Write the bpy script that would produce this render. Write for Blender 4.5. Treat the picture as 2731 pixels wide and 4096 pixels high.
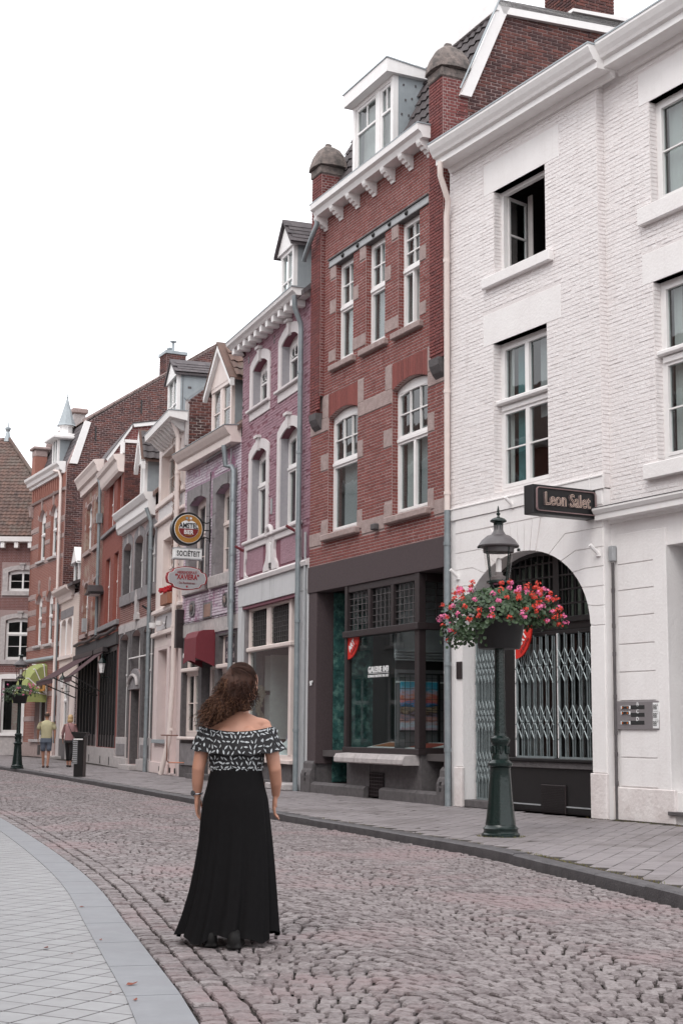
import bpy, bmesh, math, random
import numpy as np
from mathutils import Vector, Matrix
from mathutils.geometry import tessellate_polygon

for _o in list(bpy.data.objects): bpy.data.objects.remove(_o, do_unlink=True)
SC = bpy.context.scene
COL = SC.collection
rad = math.radians
R0 = random.Random(7)

# ------------------------------------------------------------------ camera
FPX, CH = 5824.0, 1.27                      # focal length in photo pixels, eye height
_p, _r = rad(8.56), rad(.473)
_fw = np.array([0, math.cos(_p), math.sin(_p)]); _u0 = np.array([0, -math.sin(_p), math.cos(_p)]); _r0 = np.array([1., 0, 0])
_rt = math.cos(_r)*_r0 + math.sin(_r)*_u0; _up = -math.sin(_r)*_r0 + math.cos(_r)*_u0
CP = np.array([0, 0, CH])
cd = bpy.data.cameras.new('camera'); cam = bpy.data.objects.new('camera', cd); COL.objects.link(cam)
cd.sensor_fit = 'VERTICAL'; cd.sensor_height = 36; cd.lens = FPX/4096*36; cd.clip_start = .1; cd.clip_end = 2000
M4 = Matrix.Identity(4)
for i in range(3):
    M4[i][0] = _rt[i]; M4[i][1] = _up[i]; M4[i][2] = -_fw[i]; M4[i][3] = CP[i]
cam.matrix_world = M4
SC.camera = cam

# ------------------------------------------------------------------ sky, sun, exposure
SUN_EL, SUN_AZ = 52, 205                     # degrees; azimuth measured clockwise from +Y
W = bpy.data.worlds.new('World'); SC.world = W; W.use_nodes = True
nt = W.node_tree; nt.nodes.clear()
wo = nt.nodes.new('ShaderNodeOutputWorld'); bg = nt.nodes.new('ShaderNodeBackground')
sk = nt.nodes.new('ShaderNodeTexSky'); sk.sky_type = 'NISHITA'; sk.sun_disc = False
sk.sun_elevation = rad(SUN_EL); sk.sun_rotation = rad(SUN_AZ); sk.dust_density = 4; sk.ozone_density = .6
mx = nt.nodes.new('ShaderNodeMix'); mx.data_type = 'RGBA'; mx.inputs[0].default_value = .94   # closed cloud deck over the blue
mx.inputs[7].default_value = (9.3, 9.35, 9.6, 1)
nt.links.new(sk.outputs[0], mx.inputs[6]); nt.links.new(mx.outputs[2], bg.inputs[0])
bg.inputs[1].default_value = .13
nt.links.new(bg.outputs[0], wo.inputs[0])
sl = bpy.data.lights.new('sun', 'SUN'); sl.energy = .9; sl.angle = rad(25); sl.color = (1, .97, .93)
so = bpy.data.objects.new('sun', sl); COL.objects.link(so)
_a, _e = rad(SUN_AZ), rad(SUN_EL)
sd = Vector((math.sin(_a)*math.cos(_e), math.cos(_a)*math.cos(_e), math.sin(_e)))
so.rotation_euler = sd.to_track_quat('Z', 'Y').to_euler(); so.location = (0, -20, 40)
SC.view_settings.view_transform = 'Standard'; SC.view_settings.look = 'None'
SC.view_settings.gamma = 1; SC.view_settings.use_curve_mapping = False
SC.view_settings.exposure = .56
SC.render.engine = 'CYCLES'
SC.cycles.max_bounces = 7; SC.cycles.diffuse_bounces = 4; SC.cycles.transparent_max_bounces = 12

# ------------------------------------------------------------------ surveying: photo pixel -> ray
ZO = dict(A=(1200,0,1.96),B=(1931,0,1.96),C=(1200,1100,1.96),D=(1931,1100,1.96),E=(1200,2100,1.96),G=(1931,2100,1.96),
 H=(600,1200,2.24),I=(600,2000,1.96),J=(0,1500,1.96),K=(0,2200,1.96),L=(650,2600,1.8817),M=(0,3100,1.568),N=(1000,3000,.9058),
 O=(0,0,.57415),Q=(1900,3150,1.887),S=(700,3500,1.568),T=(0,2500,3.619),U=(1700,1980,2.8),V=(700,2600,3.136),W=(660,2000,3.92),
 Y=(440,2400,3.137),X=(0,3600,2.24),z=(700,1240,2.613),y=(0,1980,4.055),x=(1380,2280,2.557),w=(2430,2780,5.21),v=(2080,1900,3.733))
def px(l, a, b):
    o = ZO[l]; return (o[0]+a/o[2], o[1]+b/o[2])
def ray(p): return (p[0]-1365.5)/FPX*_rt - (p[1]-2048)/FPX*_up + _fw
def ground(l, a, b, z=0.):
    v = ray(px(l, a, b)); return CP + v*((z-CH)/v[2])
def atdepth(l, a, b, Y):
    v = ray(px(l, a, b)); return CP + v*(Y/v[1])
def project(P):
    q = np.asarray(P, float)-CP; w = q@_fw; return 1365.5+FPX*(q@_rt)/w, 2048-FPX*(q@_up)/w, w

# ------------------------------------------------------------------ materials
def M(name, c1, c2=None, rough=.8, ns=4., amt=.5, island=0., bump=0., bs=40., metal=0., streak=0., dirt=(.12,.10,.09), spec=.5, bd=.02, patch=None, ps=1.2, coat=0.):
    m = bpy.data.materials.new(name); m.use_nodes = True; t = m.node_tree; N = t.nodes; K = t.links
    b = N['Principled BSDF']; b.inputs['Roughness'].default_value = rough; b.inputs['Metallic'].default_value = metal
    b.inputs['Specular IOR Level'].default_value = spec; b.inputs['Coat Weight'].default_value = coat
    c2 = c2 or tuple(x*.75 for x in c1)
    geo = N.new('ShaderNodeNewGeometry')
    no = N.new('ShaderNodeTexNoise'); no.inputs['Scale'].default_value = ns; no.inputs['Detail'].default_value = 6; no.inputs['Roughness'].default_value = .65
    K.new(geo.outputs['Position'], no.inputs['Vector'])
    rmp = N.new('ShaderNodeMapRange'); rmp.inputs[1].default_value = .32; rmp.inputs[2].default_value = .68
    K.new(no.outputs[0], rmp.inputs[0])
    fac = N.new('ShaderNodeMath'); fac.operation = 'MULTIPLY'; fac.inputs[1].default_value = amt; K.new(rmp.outputs[0], fac.inputs[0])
    out = fac.outputs[0]
    if island:
        oi = N.new('ShaderNodeObjectInfo'); ad = N.new('ShaderNodeMath'); ad.operation = 'ADD'
        K.new(oi.outputs['Random'], ad.inputs[0]); K.new(geo.outputs['Random Per Island'], ad.inputs[1])
        fr = N.new('ShaderNodeMath'); fr.operation = 'FRACT'; K.new(ad.outputs[0], fr.inputs[0])
        ml = N.new('ShaderNodeMath'); ml.operation = 'MULTIPLY_ADD'; ml.inputs[1].default_value = island; K.new(fr.outputs[0], ml.inputs[0]); K.new(out, ml.inputs[2]); out = ml.outputs[0]
    cm = N.new('ShaderNodeMix'); cm.data_type = 'RGBA'; cm.inputs[6].default_value = (*c1, 1); cm.inputs[7].default_value = (*c2, 1); K.new(out, cm.inputs[0])
    col = cm.outputs[2]
    if patch:
        n2 = N.new('ShaderNodeTexNoise'); n2.inputs['Scale'].default_value = ps; n2.inputs['Detail'].default_value = 8; n2.inputs['Roughness'].default_value = .7
        K.new(geo.outputs['Position'], n2.inputs['Vector']); r2 = N.new('ShaderNodeMapRange'); r2.inputs[1].default_value = .5; r2.inputs[2].default_value = .62
        K.new(n2.outputs[0], r2.inputs[0]); c3 = N.new('ShaderNodeMix'); c3.data_type = 'RGBA'; c3.inputs[7].default_value = (*patch, 1)
        K.new(r2.outputs[0], c3.inputs[0]); K.new(col, c3.inputs[6]); col = c3.outputs[2]
    if streak:
        mp = N.new('ShaderNodeMapping'); mp.inputs['Scale'].default_value = (9, 9, .55); K.new(geo.outputs['Position'], mp.inputs['Vector'])
        n3 = N.new('ShaderNodeTexNoise'); n3.inputs['Scale'].default_value = 1.; n3.inputs['Detail'].default_value = 7; n3.inputs['Roughness'].default_value = .7
        K.new(mp.outputs[0], n3.inputs['Vector']); r3 = N.new('ShaderNodeMapRange'); r3.inputs[1].default_value = .52; r3.inputs[2].default_value = .8; r3.inputs[4].default_value = streak
        K.new(n3.outputs[0], r3.inputs[0]); c4 = N.new('ShaderNodeMix'); c4.data_type = 'RGBA'; c4.inputs[7].default_value = (*dirt, 1)
        K.new(r3.outputs[0], c4.inputs[0]); K.new(col, c4.inputs[6]); col = c4.outputs[2]
    K.new(col, b.inputs['Base Color'])
    if bump:
        nb = N.new('ShaderNodeTexNoise'); nb.inputs['Scale'].default_value = bs; nb.inputs['Detail'].default_value = 5; K.new(geo.outputs['Position'], nb.inputs['Vector'])
        bp = N.new('ShaderNodeBump'); bp.inputs['Strength'].default_value = bump; bp.inputs['Distance'].default_value = bd
        K.new(nb.outputs[0], bp.inputs['Height']); K.new(bp.outputs[0], b.inputs['Normal'])
    return m
def glassmat(name, tint=(.8,.85,.85), ior=1.7, wob=.0):
    m = bpy.data.materials.new(name); m.use_nodes = True; t = m.node_tree; N = t.nodes; K = t.links; N.clear()
    o = N.new('ShaderNodeOutputMaterial'); a = N.new('ShaderNodeBsdfTransparent'); a.inputs[0].default_value = (*tint, 1)
    g = N.new('ShaderNodeBsdfGlossy'); g.inputs['Roughness'].default_value = .015; f = N.new('ShaderNodeFresnel'); f.inputs[0].default_value = ior
    mi = N.new('ShaderNodeMixShader'); ge_ = N.new('ShaderNodeNewGeometry'); sb = N.new('ShaderNodeMath'); sb.operation = 'SUBTRACT'; sb.inputs[0].default_value = 1; K.new(ge_.outputs['Backfacing'], sb.inputs[1])
    fm = N.new('ShaderNodeMath'); fm.operation = 'MULTIPLY'; K.new(f.outputs[0], fm.inputs[0]); K.new(sb.outputs[0], fm.inputs[1]); K.new(fm.outputs[0], mi.inputs[0]); K.new(a.outputs[0], mi.inputs[1]); K.new(g.outputs[0], mi.inputs[2]); K.new(mi.outputs[0], o.inputs[0])
    if wob:
        nb = N.new('ShaderNodeTexNoise'); nb.inputs['Scale'].default_value = 2.2; ge = N.new('ShaderNodeNewGeometry'); K.new(ge.outputs['Position'], nb.inputs['Vector'])
        bp = N.new('ShaderNodeBump'); bp.inputs['Strength'].default_value = wob; bp.inputs['Distance'].default_value = .05; K.new(nb.outputs[0], bp.inputs['Height']); K.new(bp.outputs[0], g.inputs['Normal'])
    return m
m_red = M('red_brick', (.26,.072,.060), (.155,.043,.038), island=.6, amt=.5, ns=25, bump=.3, bs=90, rough=.85)
m_red2 = M('pier_brick', (.225,.050,.043), (.11,.026,.026), island=.6, amt=.5, ns=14, bump=.4, bs=70, rough=.7)
m_mort = M('mortar', (.42,.315,.30), (.31,.225,.215), ns=8, bump=.3, bs=120)
m_mortd = M('grey_mortar', (.34,.25,.24), (.22,.16,.155), ns=8, bump=.3, bs=120)
m_wbrick = M('white_painted_brick', (.82,.785,.78), (.73,.685,.675), island=.35, amt=.5, ns=9, bump=.8, bs=34, rough=.6, bd=.012, streak=.3, dirt=(.45,.37,.36))
m_wmort = M('white_painted_joint', (.76,.715,.705), (.66,.60,.59), ns=14, bump=.5, bs=60)
m_plaster = M('white_plaster', (.82,.795,.785), (.74,.705,.695), ns=2.5, amt=.6, bump=.25, bs=25, rough=.6, streak=.14, dirt=(.40,.33,.31))
m_plinth = M('weathered_white_plinth', (.76,.715,.70), (.62,.555,.54), ns=3, amt=.8, bump=.5, bs=18, patch=(.62,.56,.545), ps=2.5)
m_white = M('white_paint', (.82,.80,.79), (.72,.69,.68), ns=6, amt=.5, rough=.45, streak=.12, dirt=(.4,.35,.33))
m_cream = M('cream_paint', (.74,.64,.60), (.62,.53,.50), ns=5, amt=.5, rough=.5, streak=.2, dirt=(.3,.24,.22))
m_purple = M('mauve_painted_render', (.35,.205,.245), (.275,.152,.188), ns=5, amt=.7, island=.12, bump=.9, bs=24, rough=.7, bd=.03, streak=.25, dirt=(.46,.28,.34))
m_purpled = M('mauve_joint', (.20,.075,.10), (.16,.055,.08), ns=10, bump=.5, bs=60)
m_lav = M('lavender_painted_brick', (.64,.58,.63), (.50,.42,.48), ns=7, amt=.6, island=.3, bump=.7, bs=30, patch=(.36,.17,.26), ps=1.6)
m_lavm = M('lavender_joint', (.36,.27,.34), (.25,.12,.19), ns=6, bump=.4)
m_sgrey = M('grey_surround_stone', (.25,.232,.238), (.155,.142,.147), ns=5, amt=.9, bump=.3, bs=40, streak=.3, dirt=(.13,.12,.12))
m_stone = M('sandstone', (.40,.31,.29), (.27,.20,.19), ns=9, amt=.9, bump=.6, bs=45, rough=.9)
m_lstone = M('pale_stone', (.50,.46,.45), (.34,.31,.31), ns=8, amt=.9, bump=.5, bs=50, rough=.85, streak=.3, dirt=(.16,.15,.15))
m_dstone = M('dark_bluestone', (.115,.104,.106), (.06,.054,.056), ns=10, amt=.8, bump=.5, bs=60, rough=.8, streak=.3, dirt=(.22,.20,.20))
m_conc = M('brown_grit_render', (.080,.058,.061), (.056,.040,.043), ns=30, amt=.8, bump=.7, bs=220, rough=.95, bd=.008)
m_cap = M('lichen_stone', (.27,.22,.20), (.11,.095,.09), ns=9, amt=1., bump=.8, bs=30, rough=.95, patch=(.09,.08,.075), ps=3)
m_black = M('black_paint', (.014,.013,.0135), (.009,.0085,.009), rough=.35, ns=8)
m_bwood = M('dark_brown_wood', (.030,.021,.022), (.018,.013,.014), rough=.45, ns=8, bump=.2)
m_zinc = M('zinc_sheet', (.37,.405,.425), (.28,.31,.33), ns=2, amt=.9, rough=.55, metal=.25, bump=.15, bs=6, streak=.3, dirt=(.5,.55,.56))
m_pipe = M('zinc_pipe', (.20,.23,.245), (.29,.32,.335), ns=7, amt=.8, rough=.5, metal=.3, streak=.2, dirt=(.4,.42,.43))
m_slate = M('slate', (.12,.10,.105), (.06,.052,.056), ns=6, amt=.6, island=.5, rough=.75, bump=.3)
m_tile = M('clay_roof_tile', (.20,.115,.09), (.085,.058,.052), ns=3, amt=.6, island=.55, rough=.8, bump=.4, patch=(.13,.10,.085), ps=.9)
m_tiled = M('dark_roof_tile', (.075,.06,.062), (.045,.036,.038), ns=3, amt=.6, island=.4, rough=.6, bump=.3)
m_dbrick = M('dark_party_brick', (.19,.065,.05), (.06,.027,.027), ns=5, amt=.6, island=.8, bump=.5, bs=60, rough=.9)
m_teal = M('teal_marble', (.05,.145,.135), (.016,.04,.042), ns=9, amt=1., rough=.3, patch=(.12,.24,.21), ps=7)
m_glass = glassmat('window_glass', ior=1.9, wob=.04)
m_glassd = glassmat('shop_glass', (.85,.9,.9), 1.5)
m_lead = glassmat('stained_glass', (.32,.40,.36), 1.4)
m_cur = M('net_curtain', (.62,.58,.56), (.50,.46,.45), ns=10, rough=.9)
m_curd = M('grey_curtain', (.44,.415,.42), (.32,.30,.305), ns=14, rough=.9)
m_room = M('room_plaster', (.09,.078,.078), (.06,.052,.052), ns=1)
m_iron = M('grey_painted_iron', (.36,.37,.38), (.24,.25,.26), ns=6, rough=.5)
m_grate = M('scissor_gate_steel', (.30,.345,.352), (.17,.20,.205), ns=10, amt=.7, rough=.42, metal=.4)
m_lamp = M('dark_green_cast_iron', (.007,.017,.015), (.005,.011,.010), ns=12, rough=.25, bump=.15, bs=30, spec=.45)
m_maroon = M('maroon_fabric', (.17,.022,.032), (.12,.016,.024), ns=10, rough=.7)
m_cobble = M('granite_setts', (.325,.290,.288), (.100,.076,.077), ns=34, amt=.75, island=.45, rough=.55, bump=.8, bs=80, bd=.012, patch=(.24,.178,.18), ps=.5)
m_joint = M('earth_joint', (.020,.014,.014), (.04,.032,.022), ns=12, amt=.8, rough=1)
m_paver = M('concrete_paver', (.27,.243,.247), (.18,.16,.165), ns=6, amt=.5, island=.5, rough=.7, bump=.4, bs=130, bd=.005, patch=(.165,.145,.145), ps=.7)
m_jointl = M('grey_sand_joint', (.055,.045,.046), (.035,.03,.03), ns=14, rough=1)
m_ltile = M('light_grey_tile', (.335,.335,.342), (.262,.258,.264), ns=7, amt=.7, island=.35, rough=.75, bump=.25, bs=150, bd=.004)
m_kerbl = M('smooth_grey_slab', (.24,.245,.262), (.19,.195,.208), ns=6, amt=.7, rough=.6, bump=.25, bs=120, bd=.004, patch=(.215,.215,.23), ps=3)
m_kerbd = M('bluestone_kerb', (.105,.098,.102), (.055,.05,.053), ns=7, amt=.9, rough=.55, bump=.4, bs=60)
m_soil = M('ground_earth', (.10,.09,.085), (.07,.06,.055), ns=.5)

# ------------------------------------------------------------------ mesh building
class MB:
    def __init__(s): s.v = []; s.f = []
    def add(s, vs, fs):
        n = len(s.v); s.v += [tuple(map(float, p)) for p in vs]; s.f += [tuple(i+n for i in f) for f in fs]; return s
    def box(s, x0, x1, y0, y1, z0, z1, c=0.):
        if c <= 0:
            return s.add([(x, y, z) for x in (x0, x1) for y in (y0, y1) for z in (z0, z1)],
                         [(0,1,3,2),(4,6,7,5),(0,4,5,1),(2,3,7,6),(0,2,6,4),(1,5,7,3)])
        c = min(c, abs(x1-x0)*.4, abs(y1-y0)*.4, abs(z1-z0)*.4)
        cc = [(x0+x1)/2, (y0+y1)/2, (z0+z1)/2]; h = [abs(x1-x0)/2, abs(y1-y0)/2, abs(z1-z0)/2]
        V = []; idx = {}
        for sx in (-1, 1):
            for sy in (-1, 1):
                for sz in (-1, 1):
                    sg = (sx, sy, sz)
                    for a in range(3):
                        p = [cc[i]+sg[i]*(h[i] if i == a else h[i]-c) for i in range(3)]
                        idx[(sg, a)] = len(V); V.append(p)
        Fs = []
        for a in range(3):
            b, d = (a+1) % 3, (a+2) % 3
            for sa in (-1, 1):
                q = []
                for sb, sdd in ((-1,-1),(1,-1),(1,1),(-1,1)):
                    g = [0,0,0]; g[a] = sa; g[b] = sb; g[d] = sdd; q.append(idx[(tuple(g), a)])
                Fs.append(q)
            for sb in (-1, 1):
                for sdd in (-1, 1):
                    g1 = [0,0,0]; g1[a] = -1; g1[b] = sb; g1[d] = sdd; g2 = list(g1); g2[a] = 1
                    Fs.append([idx[(tuple(g1), b)], idx[(tuple(g2), b)], idx[(tuple(g2), d)], idx[(tuple(g1), d)]])
        for sx in (-1, 1):
            for sy in (-1, 1):
                for sz in (-1, 1): Fs.append([idx[((sx,sy,sz), a)] for a in range(3)])
        return s.add(V, Fs)
    def prism(s, loops, fn, n0, n1):
        """loops of (a,b) (holes after the outline), extruded from n0 to n1; fn(a,n,b)->xyz"""
        if not isinstance(loops[0][0], (list, tuple)): loops = [loops]
        tri = tessellate_polygon([[Vector((a, b, 0)) for a, b in lp] for lp in loops])
        flat = [p for lp in loops for p in lp]; k = len(flat)
        vs = [fn(a, n0, b) for a, b in flat] + [fn(a, n1, b) for a, b in flat]
        fs = [tuple(t) for t in tri] + [tuple(i+k for i in reversed(t)) for t in tri]
        o = 0
        for lp in loops:
            m = len(lp)
            for i in range(m): fs.append((o+i, o+(i+1) % m, o+(i+1) % m+k, o+i+k))
            o += m
        return s.add(vs, fs)
    def tube(s, pts, r, n=8, closed=False, caps=True):
        pts = [Vector(p) for p in pts]; m = len(pts); rs = r if isinstance(r, (list, tuple)) else [r]*m
        rings = []; ref = None
        for i, p in enumerate(pts):
            a = pts[(i-1) % m] if (i or closed) else p; b = pts[(i+1) % m] if (i < m-1 or closed) else p
            t = (b-a).normalized() if (b-a).length > 1e-9 else Vector((0, 0, 1))
            if ref is None: ref = Vector((0, 0, 1)) if abs(t.z) < .9 else Vector((1, 0, 0))
            x = (ref - t*ref.dot(t)).normalized(); y = t.cross(x); ref = x
            rings.append([p + (x*math.cos(6.2832*j/n) + y*math.sin(6.2832*j/n))*rs[i] for j in range(n)])
        vs = [v for R in rings for v in R]; fs = []
        for i in range(m if closed else m-1):
            for j in range(n):
                a = i*n+j; b = i*n+(j+1) % n; c = ((i+1) % m)*n+(j+1) % n; d = ((i+1) % m)*n+j; fs.append((a, b, c, d))
        if caps and not closed: fs += [tuple(range(n)), tuple(range((m-1)*n, m*n))]
        return s.add(vs, fs)
    def lathe(s, prof, n=20, c=(0, 0, 0), sq=None, ang=0):
        vs = []; fs = []
        for r, z in prof:
            for j in range(n):
                a = 6.2832*j/n+ang; k = 1. if sq is None else sq(a-ang)
                vs.append((c[0]+r*k*math.cos(a), c[1]+r*k*math.sin(a), c[2]+z))
        for i in range(len(prof)-1):
            for j in range(n): fs.append((i*n+j, i*n+(j+1) % n, (i+1)*n+(j+1) % n, (i+1)*n+j))
        fs += [tuple(range(n)), tuple(range((len(prof)-1)*n, len(prof)*n))]
        return s.add(vs, fs)
    def mesh(s, name, mat=None):
        me = bpy.data.meshes.new(name); me.from_pydata(s.v, [], s.f); me.update()
        if mat: me.materials.append(mat)
        if mat and 'glass' in mat.name:
            bm = bmesh.new(); bm.from_mesh(me); bmesh.ops.recalc_face_normals(bm, faces=bm.faces); bm.to_mesh(me); bm.free()
        return me
    def build(s, name, mat, parent=None, smooth=False, **kw):
        me = s.mesh(name, mat)
        if smooth: shade(me, 40)
        return link(name, me, parent, **kw)
def shade(me, deg=None):
    me.polygons.foreach_set('use_smooth', [True]*len(me.polygons))
    if deg: me.set_sharp_from_angle(angle=rad(deg))
def link(name, me, parent=None, label=None, cat=None, group=None, kind=None):
    o = bpy.data.objects.new(name, me); COL.objects.link(o)
    if parent is not None: o.parent = parent
    if label: o['label'] = label
    if cat: o['category'] = cat
    if group: o['group'] = group
    if kind: o['kind'] = kind
    return o
def thing(name, label, cat, loc=(0, 0, 0), rz=0., group=None):
    o = link(name, None, None, label, cat, group); o.location = loc; o.rotation_euler = (0, 0, rz); o.empty_display_size = .2
    return o
def np_mesh(name, V, Fq, mat, smooth=False):
    me = bpy.data.meshes.new(name); V = np.asarray(V, np.float32).reshape(-1, 3); Fq = np.asarray(Fq, np.int32).reshape(-1, 4)
    me.vertices.add(len(V)); me.vertices.foreach_set('co', V.ravel())
    me.loops.add(Fq.size); me.loops.foreach_set('vertex_index', Fq.ravel())
    me.polygons.add(len(Fq)); me.polygons.foreach_set('loop_start', np.arange(0, Fq.size, 4, dtype=np.int32)); me.polygons.foreach_set('loop_total', np.full(len(Fq), 4, np.int32))
    me.update(calc_edges=True); me.validate()
    if mat: me.materials.append(mat)
    me.polygons.foreach_set('use_smooth', [bool(smooth)]*len(me.polygons))
    return me
_boxcache = {}
def unit(mat, key='box'):
    """shared 1x1x1 meshes: plain box, or a brick whose outer face (y=-.5) is a little smaller"""
    k = (mat.name, key)
    if k not in _boxcache:
        if key == 'box': me = MB().box(-.5, .5, -.5, .5, -.5, .5).mesh('piece', mat)
        else:
            a = .47; b = .42
            me = MB().add([(-.5,.5,-.5),(.5,.5,-.5),(.5,.5,.5),(-.5,.5,.5),(-a,-.5,-b),(a,-.5,-b),(a,-.5,b),(-a,-.5,b)],
                          [(4,5,6,7),(0,1,5,4),(1,2,6,5),(2,3,7,6),(3,0,4,7)]).mesh('brick', mat)
        _boxcache[k] = me
    return _boxcache[k]

# ------------------------------------------------------------------ a house: local x along the front, y into the building, z up from the pavement
SW = .08
class House:
    def __init__(s, o, ang, label, cat='house', name='house', ref=None):
        a = rad(ang); s.a = a
        s.d = np.array([math.sin(a), -math.cos(a), 0]); s.i = np.array([math.cos(a), math.sin(a), 0]); s.o = np.array([o[0], o[1], SW], float)
        s.root = thing(name, label, cat, s.o, math.atan2(s.d[1], s.d[0]))
    def hit(s, l, a, b, ax='y', val=0.):
        v = ray(px(l, a, b)); n = s.i if ax == 'y' else s.d; p0 = s.o+n*val
        P = CP + v*(((p0-CP)@n)/(v@n)) - s.o
        return float(P@s.d), float(P@s.i), float(P[2])
    def u(s, l, a, b, y=0.): return s.hit(l, a, b, 'y', y)[0]
    def z(s, l, a, b, y=0.): return s.hit(l, a, b, 'y', y)[2]
    def world(s, p): return s.o + s.d*p[0] + s.i*p[1] + np.array([0, 0, p[2]])
    def part(s, name, mat, *box, c=.006, parent=None, label=None):
        return MB().box(*box, c=c).build(name, mat, parent or s.root, label=label)
def fmap(y0=0.): return lambda u, n, z: (u, y0-n, z)
def rmap(x0): return lambda u, n, z: (x0+n, u, z)
def wall(h, loops, mat, t=.3, mp=None, name='wall', parent=None):
    return MB().prism(loops, mp or fmap(), 0, -t).build(name, mat, parent or h.root)
def crossings(loops, z):
    xs = []
    for lp in loops:
        for i in range(len(lp)):
            (a, b), (c, d) = lp[i], lp[(i+1) % len(lp)]
            if (b > z) != (d > z): xs.append(a+(z-b)/(d-b)*(c-a))
    xs.sort(); return [(xs[i], xs[i+1]) for i in range(0, len(xs)-1, 2)]
def isect(A, B):
    o = []
    for a in A:
        for b in B:
            l, r = max(a[0], b[0]), min(a[1], b[1])
            if r-l > .02: o.append((l, r))
    return o
def bricks(h, wallobj, loops, mat, side=None, y0=0., L=.21, H=.058, j=.009, bond='eng', proud=.006, jit=.0015, n1=300, seed=1, kname='brick'):
    """real bricks in courses over even-odd loops; the largest in view are objects, the rest one mesh"""
    rng = np.random.RandomState(seed); zs = [b for lp in loops for a, b in lp]; zmin, zmax = min(zs), max(zs)
    rec = []; k = 0; z = zmin
    while z < zmax-.01:
        z1 = min(z+H, zmax)
        iv = isect(crossings(loops, z+(z1-z)*.15), crossings(loops, z+(z1-z)*.85))
        if bond == 'eng': l = L if k % 2 == 0 else L/2; off = 0 if k % 2 == 0 else L/4
        else: l = L; off = (k % 2)*L/2 + (rng.rand()*.04 if bond == 'wild' else 0)
        for a, b in iv:
            m = math.ceil((a-off)/l+1e-6); cuts = [a]
            while off+m*l < b-.03:
                if off+m*l > a+.03: cuts.append(off+m*l + (rng.randn()*.006 if bond == 'wild' else 0))
                m += 1
            cuts.append(b)
            for p, q in zip(cuts[:-1], cuts[1:]): rec.append((p+j/2, q-j/2, z+j/2, z1-j/2))
        z += H; k += 1
    if not rec: return
    R = np.array(rec); n = len(R); pr = proud + rng.randn(n)*jit
    cu, cz, wu, wz = (R[:,0]+R[:,1])/2, (R[:,2]+R[:,3])/2, R[:,1]-R[:,0], R[:,3]-R[:,2]
    x0 = side
    wp = (h.o + np.outer(cu, h.d) + y0*h.i) if side is None else (h.o + h.d*x0 + np.outer(cu, h.i)); wp = wp + np.outer(cz, [0, 0, 1])
    q = wp-CP; dep = q@_fw; sx = 1365.5+FPX*(q@_rt)/dep; sy = 2048-FPX*(q@_up)/dep
    vis = (sx > -10) & (sx < 2741) & (sy > -10) & (sy < 4106)
    order = np.argsort(np.where(vis, dep, 1e6) - wu*2)
    sel = order[:min(n1, n)]; um = unit(mat, 'brick')
    for i in sel:
        o = bpy.data.objects.new(kname, um); COL.objects.link(o); o.parent = wallobj; d = pr[i]+.02; tl = rng.randn(2)*.006
        if side is None: o.location = (cu[i], y0-pr[i]+d/2, cz[i]); o.scale = (wu[i], d, wz[i]); o.rotation_euler = (tl[0], 0, tl[1])
        else: o.location = (x0+pr[i]-d/2, cu[i], cz[i]); o.scale = (wu[i], d, wz[i]); o.rotation_euler = (0, tl[0], math.pi/2)
    rest = order[min(n1, n):]
    if len(rest):
        m = len(rest); a = R[rest]; p_ = pr[rest]; ch = .0035
        U = np.stack([a[:,0], a[:,1], a[:,1], a[:,0], a[:,0]+ch, a[:,1]-ch, a[:,1]-ch, a[:,0]+ch], 1)
        Zz = np.stack([a[:,2], a[:,2], a[:,3], a[:,3], a[:,2]+ch, a[:,2]+ch, a[:,3]-ch, a[:,3]-ch], 1)
        Nn = np.concatenate([np.full((m, 4), -.015), p_[:, None]+rng.randn(m, 4)*min(jit*.5, .0007)], 1)
        V = np.stack([U, y0-Nn, Zz], 2) if side is None else np.stack([x0+Nn, U, Zz], 2)
        fq = np.array([(4,5,6,7),(0,1,5,4),(1,2,6,5),(2,3,7,6),(3,0,4,7)]); Fq = (fq[None] + (np.arange(m)*8)[:, None, None])
        link(kname+'_courses', np_mesh(kname+'_courses', V, Fq, mat), wallobj, kind='stuff')
def rect(a, b, c, d): return [(a, c), (b, c), (b, d), (a, d)]
def archrect(a, b, c, d, rise, n=10, corner=0.):
    """rectangle whose head is a segmental arc; d = crown height"""
    if rise <= 0: return rect(a, b, c, d)
    w = (b-a)/2; r = (w*w+rise*rise)/(2*rise); cx = (a+b)/2; cz = d-r; t = math.asin(min(1, w/r))
    return [(a, c), (b, c)] + [(cx+r*math.sin(t-2*t*i/n), cz+r*math.cos(t-2*t*i/n)) for i in range(n+1)]
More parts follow.
